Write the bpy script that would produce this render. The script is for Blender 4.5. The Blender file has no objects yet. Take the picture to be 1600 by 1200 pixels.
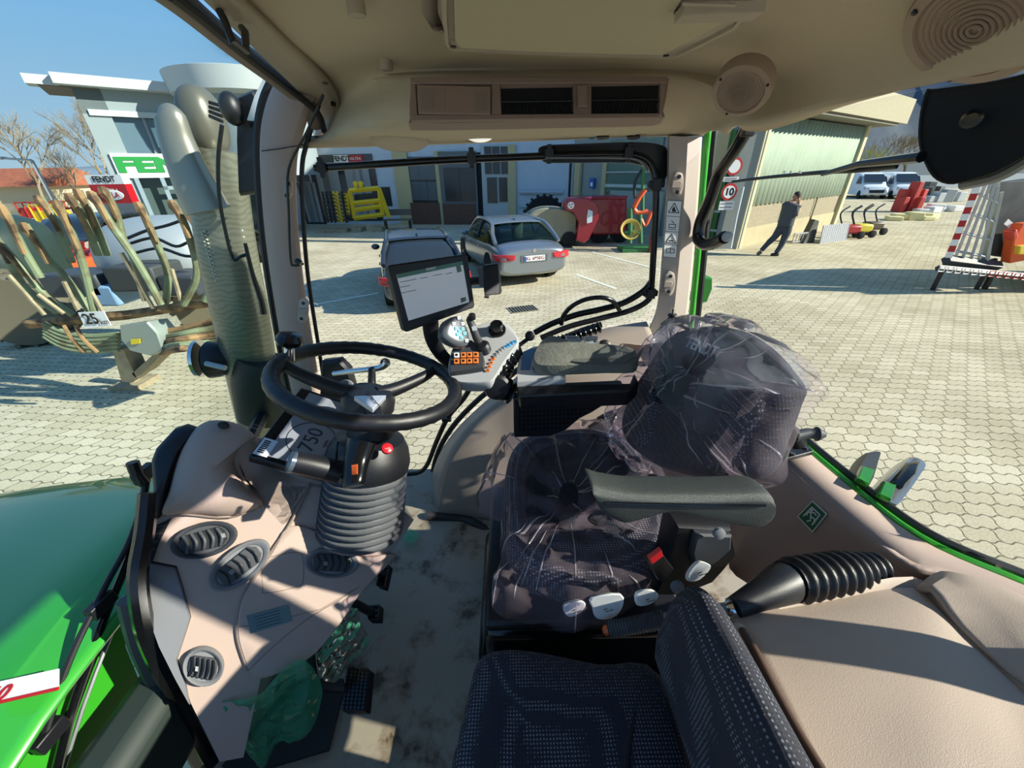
import bpy, math, random
from math import sin, cos, pi, atan, sqrt, radians, atan2, hypot
from mathutils import Vector as V, Matrix
random.seed(7)
SC = bpy.context.scene
COL = SC.collection
# ---------------------------------------------------------------- camera (at the left cab door, 2.6 m above the yard)
H = 2.6
TH = atan(332/600); SR = .0184; CR = sqrt(1-SR*SR)
_c, _s = cos(TH), sin(TH)
FW = V((0, _c, -_s)); U0 = V((0, _s, _c)); X0 = V((1, 0, 0))
RT = CR*X0 - SR*U0; UP = CR*U0 + SR*X0
cd = bpy.data.cameras.new('camera'); cam = bpy.data.objects.new('camera', cd); COL.objects.link(cam)
cd.sensor_fit = 'HORIZONTAL'; cd.sensor_width = 36; cd.lens = 36*600/1600; cd.clip_start = .02; cd.clip_end = 900
m = Matrix.Identity(4)
for i in range(3):
    m[i][0] = RT[i]; m[i][1] = UP[i]; m[i][2] = -FW[i]
m[2][3] = H
cam.matrix_world = m
SC.camera = cam
# ---------------------------------------------------------------- sky, sun, exposure
SUN_AZ = (.975, -.21); SUN_EL = radians(28)
w = bpy.data.worlds.new('sky'); SC.world = w; w.use_nodes = True
wn = w.node_tree.nodes; wl = w.node_tree.links
bg = wn['Background']
tcw = wn.new('ShaderNodeTexCoord'); spw = wn.new('ShaderNodeSeparateXYZ'); wl.new(tcw.outputs['Generated'], spw.inputs[0])
rw_ = wn.new('ShaderNodeValToRGB'); ew = rw_.color_ramp.elements
ew[0].position = 0; ew[0].color = (.52, .70, .90, 1); ew[1].position = .75; ew[1].color = (.12, .32, .74, 1); q = ew.new(.22); q.color = (.28, .58, .98, 1)
wl.new(spw.outputs[2], rw_.inputs[0]); wl.new(rw_.outputs[0], bg.inputs[0]); bg.inputs[1].default_value = .9
sd = bpy.data.lights.new('sun', 'SUN'); sd.energy = 9.3; sd.angle = radians(.6); sd.color = (1, .95, .87)
so = bpy.data.objects.new('sun', sd); COL.objects.link(so)
n_ = hypot(*SUN_AZ)
sdir = V((SUN_AZ[0]/n_*cos(SUN_EL), SUN_AZ[1]/n_*cos(SUN_EL), sin(SUN_EL)))
so.rotation_euler = sdir.to_track_quat('Z', 'Y').to_euler(); so.location = (20, 10, 25)
SC.view_settings.view_transform = 'Standard'; SC.view_settings.look = 'None'
SC.view_settings.exposure = 0; SC.view_settings.gamma = 1; SC.view_settings.use_curve_mapping = False
# ---------------------------------------------------------------- measuring helpers (relative to the eye, z = height - 2.6)
def ray(px, py): return ((px-800)/600)*RT + ((600-py)/600)*UP + FW
def P(px, py, y=None, x=None, z=None, pl=None):
    d = ray(px, py)
    if pl is not None: t = pl[0].dot(pl[1])/d.dot(pl[1])
    elif x is not None: t = x/d.x
    elif z is not None: t = z/d.z
    else: t = y/d.y
    return d*t
def plane3(a, b, c):
    n = (V(b)-V(a)).cross(V(c)-V(a)).normalized()
    if n.dot(V(a)) > 0: n = -n                    # faces the eye
    return (V(a), n)
def vplane(ax, ay, bx, by): return plane3((ax, ay, 0), (bx, by, 0), (ax, ay, 1))
def PL(pl, pts): return [P(a, b, pl=pl) for a, b in pts]
# ---------------------------------------------------------------- materials
MAT = {}
def lin(h):
    r = [int(h[i:i+2], 16)/255 for i in (0, 2, 4)]
    return tuple((c/12.92 if c < .04045 else ((c+.055)/1.055)**2.4) for c in r)
def M(key, col='808080', rough=.5, metal=0, bump=0, bscale=400, var=0, vscale=6, coat=0, emit=0, trans=0, spec=.5, col2=None, v2=(.45, .6)):
    if key in MAT: return MAT[key]
    m = bpy.data.materials.new(key); m.use_nodes = True; nt = m.node_tree; b = nt.nodes['Principled BSDF']
    c = lin(col)+(1,)
    b.inputs['Base Color'].default_value = c; b.inputs['Roughness'].default_value = rough; b.inputs['Metallic'].default_value = metal
    b.inputs['Coat Weight'].default_value = coat; b.inputs['Specular IOR Level'].default_value = spec
    if trans: b.inputs['Transmission Weight'].default_value = trans
    if emit: b.inputs['Emission Color'].default_value = c; b.inputs['Emission Strength'].default_value = emit
    tc = nt.nodes.new('ShaderNodeTexCoord')
    if var or col2:
        n = nt.nodes.new('ShaderNodeTexNoise'); n.inputs['Scale'].default_value = vscale; n.inputs['Detail'].default_value = 6
        nt.links.new(tc.outputs['Object'], n.inputs['Vector'])
        r = nt.nodes.new('ShaderNodeValToRGB'); e = r.color_ramp.elements
        e[0].position, e[1].position = (.3, .7) if not col2 else v2
        e[0].color = tuple(x*(1-var) for x in c[:3])+(1,); e[1].color = tuple(min(1, x*(1+var)) for x in c[:3])+(1,) if not col2 else lin(col2)+(1,)
        nt.links.new(n.outputs['Fac'], r.inputs[0]); nt.links.new(r.outputs[0], b.inputs['Base Color'])
    if bump:
        n = nt.nodes.new('ShaderNodeTexNoise'); n.inputs['Scale'].default_value = bscale; n.inputs['Detail'].default_value = 3
        nt.links.new(tc.outputs['Object'], n.inputs['Vector'])
        bp = nt.nodes.new('ShaderNodeBump'); bp.inputs['Strength'].default_value = bump; bp.inputs['Distance'].default_value = .002
        nt.links.new(n.outputs['Fac'], bp.inputs['Height']); nt.links.new(bp.outputs[0], b.inputs['Normal'])
    MAT[key] = m; return m
def nodes_of(m): return m.node_tree.nodes, m.node_tree.links, m.node_tree.nodes['Principled BSDF']
def glass(key, tint='ffffff', refl=.08, rough=.0, haze=0, bump=0, bscale=30, hazecol='ffffff'):
    if key in MAT: return MAT[key]
    m = bpy.data.materials.new(key); m.use_nodes = True; nt = m.node_tree; nt.nodes.clear()
    o = nt.nodes.new('ShaderNodeOutputMaterial'); t = nt.nodes.new('ShaderNodeBsdfTransparent'); t.inputs[0].default_value = lin(tint)+(1,)
    g = nt.nodes.new('ShaderNodeBsdfGlossy'); g.inputs['Roughness'].default_value = rough
    f = nt.nodes.new('ShaderNodeLayerWeight'); f.inputs[0].default_value = refl
    mx = nt.nodes.new('ShaderNodeMixShader'); nt.links.new(f.outputs['Fresnel'], mx.inputs[0]); nt.links.new(g.outputs[0], mx.inputs[2])
    if haze:
        d = nt.nodes.new('ShaderNodeBsdfDiffuse'); d.inputs[0].default_value = lin(hazecol)+(1,); tr = nt.nodes.new('ShaderNodeBsdfTranslucent'); tr.inputs[0].default_value = lin(hazecol)+(1,)
        a = nt.nodes.new('ShaderNodeMixShader'); nt.links.new(d.outputs[0], a.inputs[1]); nt.links.new(tr.outputs[0], a.inputs[2]); a.inputs[0].default_value = .5
        h = nt.nodes.new('ShaderNodeMixShader'); h.inputs[0].default_value = haze
        nt.links.new(t.outputs[0], h.inputs[1]); nt.links.new(a.outputs[0], h.inputs[2]); nt.links.new(h.outputs[0], mx.inputs[1])
    else: nt.links.new(t.outputs[0], mx.inputs[1])
    if bump:
        hz_ = h if haze else None
        tc = nt.nodes.new('ShaderNodeTexCoord'); mp = nt.nodes.new('ShaderNodeMapping'); mp.inputs['Rotation'].default_value = (.4, .3, .7); mp.inputs['Scale'].default_value = (1, .22, .5); n = nt.nodes.new('ShaderNodeTexNoise'); n.inputs['Scale'].default_value = bscale; n.inputs['Detail'].default_value = 3; n.inputs['Distortion'].default_value = .8; n.noise_type = 'RIDGED_MULTIFRACTAL'
        bp = nt.nodes.new('ShaderNodeBump'); bp.inputs['Strength'].default_value = bump; bp.inputs['Distance'].default_value = .02
        nt.links.new(tc.outputs['Object'], mp.inputs[0]); nt.links.new(mp.outputs[0], n.inputs[0]); nt.links.new(n.outputs['Fac'], bp.inputs['Height'])
        nt.links.new(bp.outputs[0], g.inputs['Normal']); nt.links.new(bp.outputs[0], f.inputs['Normal'])
        if hz_:
            r_ = nt.nodes.new('ShaderNodeValToRGB'); e_ = r_.color_ramp.elements; e_[0].position = .40; e_[0].color = (haze*.7,)*3+(1,); e_[1].position = .68; e_[1].color = (min(1, haze*5),)*3+(1,)  # ridges get denser haze, highlights painted along the folds
            nt.links.new(n.outputs['Fac'], r_.inputs[0]); nt.links.new(r_.outputs[0], hz_.inputs[0])
    nt.links.new(mx.outputs[0], o.inputs[0]); MAT[key] = m; return m
# ---------------------------------------------------------------- mesh builder
def frame(n):
    n = V(n).normalized(); a = V((0, 0, 1)) if abs(n.z) < .9 else V((1, 0, 0))
    u = a.cross(n).normalized(); return u, n.cross(u).normalized(), n
def cr(p0, p1, p2, p3, t):
    return .5*((2*p1)+(-p0+p2)*t+(2*p0-5*p1+4*p2-p3)*t*t+(-p0+3*p1-3*p2+p3)*t**3)
def smooth(pts, k=6, closed=False):
    pts = [V(p) for p in pts]; n = len(pts); out = []
    if n < 3 and not closed: 
        return [pts[0].lerp(pts[1], i/k) for i in range(k+1)]
    for i in range(n if closed else n-1):
        g = (lambda j: pts[j % n]) if closed else (lambda j: pts[min(max(j, 0), n-1)])
        for t in range(k): out.append(cr(g(i-1), g(i), g(i+1), g(i+2), t/k))
    if not closed: out.append(pts[-1])
    return out
class MB:
    def __init__(s): s.v = []; s.f = []; s.mi = []; s.m = 0
    def add(s, vs, fs):
        o = len(s.v); s.v += [V(v) for v in vs]
        for f in fs: s.f.append([i+o for i in f]); s.mi.append(s.m)
        return s
    def box(s, c, sz, ax=None, rz=0):
        c = V(c)
        if ax is None: ax = (V((cos(rz), sin(rz), 0)), V((-sin(rz), cos(rz), 0)), V((0, 0, 1)))
        vs = [c+ax[0]*(i*sz[0]/2)+ax[1]*(j*sz[1]/2)+ax[2]*(k*sz[2]/2) for i in (-1, 1) for j in (-1, 1) for k in (-1, 1)]
        return s.add(vs, [(0, 1, 3, 2), (4, 6, 7, 5), (0, 4, 5, 1), (2, 3, 7, 6), (0, 2, 6, 4), (1, 5, 7, 3)])
    def prism(s, pts, ext):
        pts = [V(p) for p in pts]; ext = V(ext); n = len(pts)
        s.add(pts+[p+ext for p in pts], [list(range(n)), [2*n-1-i for i in range(n)]]+[(i, i+n, (i+1) % n+n, (i+1) % n) for i in range(n)]); return s
    def tube(s, pts, r, seg=10, cap=True, flat=None):
        pts = [V(p) for p in pts]; n = len(pts); rr = r if isinstance(r, (list, tuple)) else [r]*n
        if len(rr) != n: rr = [rr[0]+(rr[-1]-rr[0])*i/(n-1) for i in range(n)]
        u = None; vs = []
        for i, p in enumerate(pts):
            t = (pts[min(i+1, n-1)]-pts[max(i-1, 0)])
            t = t.normalized() if t.length > 1e-9 else V((0, 0, 1))
            if u is None: u, w, _ = frame(t)
            else:
                u = (u-t*u.dot(t)); u = u.normalized() if u.length > 1e-6 else frame(t)[0]; w = t.cross(u)
            if flat and i == 0:
                u = V(flat[0]); u = (u-t*u.dot(t)).normalized(); w = t.cross(u)
            k = flat[1] if flat else 1
            vs += [p+u*(cos(2*pi*j/seg)*rr[i])+w*(sin(2*pi*j/seg)*rr[i]*k) for j in range(seg)]
        fs = [(i*seg+j, i*seg+(j+1) % seg, (i+1)*seg+(j+1) % seg, (i+1)*seg+j) for i in range(n-1) for j in range(seg)]
        if cap: fs += [list(range(seg))[::-1], [(n-1)*seg+j for j in range(seg)]]
        return s.add(vs, fs)
    def ring(s, c, n, R, r, seg=48, q=12, fn=None):
        u, w, n = frame(n); c = V(c); vs = []
        for i in range(seg):
            a = 2*pi*i/seg; d = u*cos(a)+w*sin(a); rr = r if fn is None else fn(a)
            vs += [c+d*(R+cos(2*pi*j/q)*rr)+n*(sin(2*pi*j/q)*rr) for j in range(q)]
        return s.add(vs, [(i*q+j, i*q+(j+1) % q, ((i+1) % seg)*q+(j+1) % q, ((i+1) % seg)*q+j) for i in range(seg) for j in range(q)])
    def lathe(s, c, n, prof, seg=24, sx=1, sy=1, u=None):
        a, b, n = frame(n); c = V(c)
        if u is not None: a = (V(u)-n*V(u).dot(n)).normalized(); b = n.cross(a)
        vs = []
        for r, h in prof: vs += [c+n*h+a*(cos(2*pi*j/seg)*r*sx)+b*(sin(2*pi*j/seg)*r*sy) for j in range(seg)]
        k = len(prof)
        fs = [(i*seg+j, i*seg+(j+1) % seg, (i+1)*seg+(j+1) % seg, (i+1)*seg+j) for i in range(k-1) for j in range(seg)]
        return s.add(vs, fs+[list(range(seg))[::-1], [(k-1)*seg+j for j in range(seg)]])
    def puff(s, out, n, prof, cen=None):
        out = [V(p) for p in out]; N = len(out); n = V(n).normalized()
        c = sum(out, V((0, 0, 0)))/N if cen is None else V(cen)
        vs = []
        for sc, h in prof: vs += [c+(p-c)*sc+n*h for p in out]
        k = len(prof)
        fs = [(i*N+j, i*N+(j+1) % N, (i+1)*N+(j+1) % N, (i+1)*N+j) for i in range(k-1) for j in range(N)]
        return s.add(vs, fs+[list(range(N))[::-1], [(k-1)*N+j for j in range(N)]])
    def grid(s, rows, closed=False):
        n = len(rows[0]); vs = [p for r in rows for p in r]
        return s.add(vs, [(i*n+j, i*n+(j+1) % n, (i+1)*n+(j+1) % n, (i+1)*n+j) for i in range(len(rows)-1) for j in range(n if closed else n-1)])
    def patch(s, rows, k=5, kk=None):
        rows = [smooth(r, k) for r in rows]; kk = kk or k
        cols = [smooth([r[j] for r in rows], kk) for j in range(len(rows[0]))]
        return s.grid([[c[i] for c in cols] for i in range(len(cols[0]))])
    def ell(s, c, r, ax=None, seg=16, e=1.0, e2=1.0, fn=None):
        ax = ax or (V((1, 0, 0)), V((0, 1, 0)), V((0, 0, 1))); c = V(c); rows = []
        f = lambda t, k: (abs(t)**k)*(1 if t >= 0 else -1)
        for i in range(seg+1):
            th = -pi/2+pi*i/seg; th = max(min(th, pi/2-1e-3), -pi/2+1e-3); row = []
            for j in range(2*seg):
                ph = 2*pi*j/(2*seg)
                q = (f(cos(th), e)*f(cos(ph), e2), f(cos(th), e)*f(sin(ph), e2), f(sin(th), e))
                if fn: q = fn(q)
                row.append(c+ax[0]*(q[0]*r[0])+ax[1]*(q[1]*r[1])+ax[2]*(q[2]*r[2]))
            rows.append(row)
        return s.grid(rows, True)
HV = V((0, 0, H))
def obj(name, mb, mat, parent=None, bevel=0, sub=0, solid=0, ang=40, off=-1, label=None, kind=None):
    me = bpy.data.meshes.new(name)
    base = parent.get('_o') if parent is not None else None
    vs = [v+HV for v in mb.v]
    if base is not None: o3 = V(base)
    elif parent is None:
        lo = V([min(v[i] for v in vs) for i in range(3)]); hi = V([max(v[i] for v in vs) for i in range(3)]); o3 = V(((lo.x+hi.x)/2, (lo.y+hi.y)/2, lo.z))
    me.from_pydata([v-o3 for v in vs], [], mb.f)
    mats = mat if isinstance(mat, (list, tuple)) else [mat]
    for q in mats: me.materials.append(q)
    if len(mats) > 1: me.polygons.foreach_set('material_index', mb.mi)
    me.polygons.foreach_set('use_smooth', [True]*len(me.polygons))
    import bmesh
    bm = bmesh.new(); bm.from_mesh(me); bmesh.ops.recalc_face_normals(bm, faces=bm.faces); bm.to_mesh(me); bm.free()
    me.update(); me.set_sharp_from_angle(angle=radians(ang))
    o = bpy.data.objects.new(name, me); COL.objects.link(o)
    if parent is not None: o.parent = parent
    else: o.location = o3
    o['_o'] = list(o3)
    if solid:
        q = o.modifiers.new('solid', 'SOLIDIFY'); q.thickness = solid; q.offset = off
    if bevel:
        q = o.modifiers.new('bevel', 'BEVEL'); q.width = bevel; q.segments = 2; q.limit_method = 'ANGLE'; q.angle_limit = radians(35)
    if sub:
        q = o.modifiers.new('sub', 'SUBSURF'); q.levels = sub; q.render_levels = sub
    if label: o['label'] = label
    if kind: o['kind'] = kind
    return o
def thing(name, label, cat, at, group=None):
    o = bpy.data.objects.new(name, None); COL.objects.link(o); o.location = V(at)+HV; o['_o'] = list(o.location); o.empty_display_size = .05
    o['label'] = label; o['category'] = cat
    if group: o['group'] = group
    return o
def tag(o, label, cat, group=None):
    o['label'] = label; o['category'] = cat
    if group: o['group'] = group
    return o
def struct(name, mb, mat, **k): return obj(name, mb, mat, kind='structure', **k)
def copy_tree(o, parent=None):
    c = o.copy(); COL.objects.link(c)
    if parent is not None: c.parent = parent
    for ch in list(o.children): copy_tree(ch, c)
    return c
def text(name, s, c, xd, yd, size, mat, parent=None, ext=.0006, bold=0, shear=0, space=1, label=None, xs=1):
    cu = bpy.data.curves.new(name, 'FONT'); cu.body = s; cu.size = size; cu.extrude = ext; cu.offset = bold*size; cu.align_x = 'CENTER'; cu.align_y = 'CENTER'; cu.shear = shear; cu.space_character = space
    t = bpy.data.objects.new('t', cu); COL.objects.link(t); dg = bpy.context.evaluated_depsgraph_get(); dg.update()
    me = bpy.data.meshes.new_from_object(t.evaluated_get(dg)); bpy.data.objects.remove(t)
    x = V(xd).normalized(); y = V(yd); y = (y-x*y.dot(x)).normalized(); n = x.cross(y)
    mb = MB(); mb.add([V(c)+x*v.co.x*xs+y*v.co.y+n*v.co.z for v in me.vertices], [list(p.vertices) for p in me.polygons])
    return obj(name, mb, mat, parent, label=label)
from mathutils import noise as NZ
from mathutils.bvhtree import BVHTree
def hit(px, py, o):
    bpy.context.view_layer.update(); dg = bpy.context.evaluated_depsgraph_get(); t = BVHTree.FromObject(o, dg); d = ray(px, py).normalized()
    mw_ = o.matrix_world; org = V((0, 0, H))-mw_.translation; p, n, i, ds = t.ray_cast(org, d)
    if p is None: return P(px, py, z=-.8), V((0, -.5, .8))
    p = p+mw_.translation-HV; return p, (n if n.dot(p) < 0 else -n)
# ---------------------------------------------------------------- shared materials
BEIGE = M('beige_plastic', 'aa968b', .55, bump=.25, bscale=900)
BEIGED = M('taupe_plastic', '857468', .55, bump=.25, bscale=900)
LINER = M('headliner_fabric', 'bcac92', .9, bump=.5, bscale=700)
BLACK = M('black_plastic', '14151a', .42, bump=.15, bscale=800)
BLACKG = M('black_gloss', '0c0d10', .18)
DGREY = M('dark_grey_plastic', '3c3f44', .5, bump=.2, bscale=800)
GREY = M('grey_plastic', '74767a', .5, bump=.2, bscale=800)
LGREY = M('light_grey_plastic', 'a9abad', .45)
WHITE = M('white_plastic', 'e8e8e6', .5)
GREEN = M('green_paint', '2f9a26', .35, coat=.4)
CHROME = M('chrome', 'd8d8d8', .12, 1)
RED = M('red_paint', 'b01420', .4)
# ================================================================ YARD
def paver_mat():
    m = M('interlocking_pavers', 'c2b99a', .95, spec=.06); N, L, b = nodes_of(m)
    tc = N.new('ShaderNodeTexCoord'); mp = N.new('ShaderNodeMapping'); mp.inputs['Rotation'].default_value = (0, 0, radians(6)); L.new(tc.outputs['Object'], mp.inputs[0])
    sp = N.new('ShaderNodeSeparateXYZ'); L.new(mp.outputs[0], sp.inputs[0])
    def math_(op, a, b_=None):
        n = N.new('ShaderNodeMath'); n.operation = op
        for i, q in enumerate((a, b_)):
            if q is None: continue
            if isinstance(q, (int, float)): n.inputs[i].default_value = q
            else: L.new(q, n.inputs[i])
        return n.outputs[0]
    x, y = sp.outputs[0], sp.outputs[1]
    yy = math_('ADD', y, math_('MULTIPLY', math_('SINE', math_('MULTIPLY', x, 2*pi/.12)), .011))
    xx = math_('ADD', x, math_('MULTIPLY', math_('SINE', math_('MULTIPLY', y, 2*pi/.14)), .013))
    cb = N.new('ShaderNodeCombineXYZ'); L.new(xx, cb.inputs[0]); L.new(yy, cb.inputs[1])
    br = N.new('ShaderNodeTexBrick'); L.new(cb.outputs[0], br.inputs[0]); br.inputs['Scale'].default_value = 1
    br.inputs['Brick Width'].default_value = .24; br.inputs['Row Height'].default_value = .14; br.inputs['Mortar Size'].default_value = .0065; br.inputs['Mortar Smooth'].default_value = .3
    br.inputs['Color1'].default_value = lin('d3c9ae')+(1,); br.inputs['Color2'].default_value = lin('c1b79b')+(1,); br.inputs['Mortar'].default_value = lin('7c7663')+(1,)
    n1 = N.new('ShaderNodeTexNoise'); n1.inputs['Scale'].default_value = .5; n1.inputs['Detail'].default_value = 8; L.new(tc.outputs['Object'], n1.inputs[0])
    r = N.new('ShaderNodeValToRGB'); r.color_ramp.elements[0].position = .35; r.color_ramp.elements[1].position = .62; r.color_ramp.elements[0].color = (.62, .6, .56, 1); r.color_ramp.elements[1].color = (1, 1, 1, 1)
    L.new(n1.outputs[0], r.inputs[0])
    mx = N.new('ShaderNodeMixRGB'); mx.blend_type = 'MULTIPLY'; mx.inputs[0].default_value = .6; L.new(br.outputs[0], mx.inputs[1]); L.new(r.outputs[0], mx.inputs[2])
    n2 = N.new('ShaderNodeTexNoise'); n2.inputs['Scale'].default_value = 60; n2.inputs['Detail'].default_value = 6; L.new(tc.outputs['Object'], n2.inputs[0])
    m2 = N.new('ShaderNodeMixRGB'); m2.blend_type = 'OVERLAY'; m2.inputs[0].default_value = .45; L.new(mx.outputs[0], m2.inputs[1]); L.new(n2.outputs[0], m2.inputs[2])
    L.new(m2.outputs[0], b.inputs['Base Color'])
    bp = N.new('ShaderNodeBump'); bp.inputs['Strength'].default_value = .6; bp.inputs['Distance'].default_value = .012; bp.invert = True
    L.new(br.outputs['Fac'], bp.inputs['Height']); L.new(bp.outputs[0], b.inputs['Normal'])
    return m
g = MB(); g.add([(-90, -8, -H), (90, -8, -H), (90, 130, -H), (-90, 130, -H)], [(0, 1, 2, 3)])
gr = struct('ground', g, paver_mat()); gr.location = (0, 0, 0); gr.data.transform(Matrix.Translation((0, 61, 0)))
# ================================================================ CAB SHELL
TINT = glass('tinted_window_glass', 'f8faf8', .035)
# floor mat under clear film, dried dirt and leaf marks
fm = M('cab_floor_carpet', '8f887a', .6, bump=.4, bscale=500); N, L, b = nodes_of(fm)
tc = N.new('ShaderNodeTexCoord'); n1 = N.new('ShaderNodeTexNoise'); n1.inputs['Scale'].default_value = 9; n1.inputs['Detail'].default_value = 7; n1.inputs['Roughness'].default_value = .65
L.new(tc.outputs['Object'], n1.inputs[0]); r = N.new('ShaderNodeValToRGB'); e = r.color_ramp.elements
e[0].position = .36; e[0].color = lin('54432f')+(1,); e[1].position = .50; e[1].color = lin('9a917f')+(1,); q = e.new(.41); q.color = lin('80745f')+(1,)
L.new(n1.outputs[0], r.inputs[0]); L.new(r.outputs[0], b.inputs['Base Color']); b.inputs['Coat Weight'].default_value = .35; b.inputs['Coat Roughness'].default_value = .25
mb = MB(); mb.box((.07, .56, -1.25), (1.62, 1.62, .1)); struct('floor', mb, fm)
# headliner: rows run front to rear, from above the eye out to the right window
rows = [
 [V((-.56, -.35, .27)), V((-.3, -.35, .285)), V((.1, -.35, .29)), V((.45, -.35, .27)), V((.62, -.35, .2)), V((.66, -.35, .12))],
 [V((-.50, .3, .26)), V((-.3, .3, .275)), V((.1, .3, .28)), V((.42, .3, .26)), V((.58, .3, .19)), V((.64, .3, .105))],
 [V((-.47, .68, .245)), V((-.3, .68, .255)), V((.1, .68, .255)), V((.42, .7, .235)), V((.58, .70, .17)), P(1430, 137, z=.1)],
 [P(440, 68, z=.22), P(560, 62, z=.225), P(800, 62, z=.22), P(1050, 62, z=.22), V((.58, .92, .165)), P(1280, 168, z=.098)],
 [P(507, 130, z=.205), P(590, 112, z=.205), P(800, 105, z=.20), P(1050, 105, z=.205), V((.585, 1.08, .16)), P(1190, 189, z=.09)],
 [P(520, 165, z=.175), P(625, 128, z=.178), P(800, 126, z=.172), P(1045, 126, z=.178), P(1120, 155, z=.14), P(1145, 197, z=.085)],
 [P(510, 205, z=.11), P(590, 200, z=.095), P(800, 196, z=.093), P(1030, 197, z=.093), P(1075, 200, z=.095), P(1110, 205, z=.08)],
 [P(468, 232, y=1.36), P(600, 229, y=1.37), P(800, 222, y=1.37), P(1000, 214, y=1.37), P(1050, 214, y=1.37), P(1098, 212, y=1.37)],
]
mb = MB(); mb.patch(rows, 5); struct('ceiling', mb, LINER, solid=.03, off=1)
# outer roof skin so that the sun does not leak round the liner
mb = MB(); mb.patch([[V((x, y, .36-.09*((x-.05)/.6)**2-.1*((y-.55)/.95)**4)) for x in (-.50-.06*(y > 1.2), -.3, 0, .4, .74)] for y in (-.4, .1, .6, 1.1, 1.45)], 4)
struct('trim_1', mb, M('roof_skin', '2c2f2e', .5), solid=.02, off=1)
def lintel(name, a, b, mat, h=.1, t=.06):
    q = MB(); q.tube(smooth([a, (V(a)+V(b))/2, b], 3), t/2, 8, flat=((0, 0, 1), h/t)); return struct(name, q, mat)
# front header bar + inner band with screws (upper left)
h0 = [P(250, -20, z=.235), P(300, 18, z=.235), P(372, 78, z=.225), P(440, 130, z=.205), P(488, 170, z=.16), P(500, 200, z=.12)]
mb = MB(); mb.tube(smooth([p+V((-.012, .005, .01)) for p in h0], 6), .021, 12); struct('trim_2', mb, M('header_plastic', '8d7c6c', .55, bump=.2))
mb = MB(); mb.patch([[P(300, -30, z=.232), P(395, 65, z=.222), P(470, 140, z=.2), P(500, 180, z=.165), P(498, 214, z=.115)],
                     [P(345, -38, z=.234), P(435, 45, z=.226), P(512, 120, z=.205), P(532, 165, z=.17), P(520, 205, z=.115)]], 6, 3)
struct('trim_3', mb, M('band_plastic', '9a8b78', .6, bump=.2), solid=.012)
mb = MB(); mb.tube(smooth([p+V((.012, -.004, -.008)) for p in h0], 6), .0085, 8); struct('trim_4', mb, M('dark_seal', '2c2824', .7))
# front right pillar (A): wide curved moulding
A_out = [(436, 112), (414, 160), (405, 225), (410, 330), (421, 425), (440, 540), (462, 640), (488, 740)]
A_in = [(500, 150), (478, 222), (470, 262), (471, 330), (479, 430), (494, 530), (512, 640), (535, 740)]
mb = MB(); o1 = [P(a, b_, y=1.31) for a, b_ in A_out]; i1 = [P(a, b_, y=1.30) for a, b_ in A_in]
mid = [o1[k].lerp(i1[k], .5)+V((0, -.045, 0)) for k in range(8)]; q1 = [o1[k].lerp(i1[k], .12)+V((0, -.03, 0)) for k in range(8)]; q2 = [o1[k].lerp(i1[k], .88)+V((0, -.03, 0)) for k in range(8)]
bk = [o1[k].lerp(i1[k], .5)+V((0, .04, 0)) for k in range(8)]
R_ = [smooth(c, 5) for c in (o1, q1, mid, q2, i1, bk)]
mb.grid([[c[i] for c in R_] for i in range(len(R_[0]))], True); struct('trim_5', mb, BEIGE, sub=1)
mb = MB(); mb.tube(smooth([P(a-3, b_, y=1.33) for a, b_ in A_out], 5), .012, 8); mb.tube(smooth([P(a+2, b_, y=1.35) for a, b_ in A_in], 5), .007, 8); struct('trim_6', mb, BLACK)
mb = MB(); mb.tube([P(409, 236, y=1.262), P(440, 232, y=1.252), P(474, 226, y=1.262)], .0015, 6); struct('trim_7', mb, M('dark_seal'))
# rear right pillar (C) : inner face and the sunlit side return, green outer skin
c0 = [(1043, 212), (1041, 300), (1034, 400), (1026, 480), (1010, 520)]; c1 = [(1097, 214), (1092, 300), (1084, 400), (1073, 500), (1060, 545)]
a0 = [P(a, b_, y=1.34) for a, b_ in c0]; a1 = [P(a, b_, y=1.34) for a, b_ in c1]
f0 = [P(a+3, b_, y=1.30) for a, b_ in c0]; f1 = [P(a-22, b_, y=1.29) for a, b_ in c1]; f2 = [P(a-3, b_, y=1.31) for a, b_ in c1]
bb = [a0[k].lerp(a1[k], .5)+V((.0, .05, 0)) for k in range(5)]
R_ = [smooth(c, 6) for c in (a0, f0, f1, f2, a1, bb)]
mb = MB(); mb.grid([[c[i] for c in R_] for i in range(len(R_[0]))], True); struct('trim_8', mb, M('pillar_plastic', 'b3a69c', .6, bump=.2), ang=25)
gs = [(1106, 205), (1097, 300), (1090, 400), (1080, 500), (1078, 520)]
mb = MB(); mb.tube(smooth([P(a, b_, y=1.40) for a, b_ in gs], 5), .011, 10); struct('trim_9', mb, GREEN)
mb = MB(); mb.tube(smooth([P(a+10, b_, y=1.41) for a, b_ in gs], 5), .011, 8); struct('trim_10', mb, BLACK)
# right window pane and its black seal
win = [(468, 231), (600, 228), (800, 221), (1000, 213), (1030, 218), (1041, 240), (1036, 330), (1028, 440), (1020, 478), (1000, 497), (940, 507), (895, 522), (850, 545), (800, 585), (750, 622), (705, 670), (680, 720), (668, 790), (655, 765), (600, 770), (540, 770), (512, 660), (492, 520), (478, 430), (470, 330)]
wp = [P(a, b_, y=1.375) for a, b_ in win]
mb = MB(); mb.prism(wp, (0, .005, 0)); struct('window_1', mb, TINT)
mb = MB(); k0 = [P(a, b_, y=1.36) for a, b_ in win[10:20]]; mb.tube(smooth(k0, 4), .012, 8); struct('trim_11', mb, BLACK)
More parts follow.
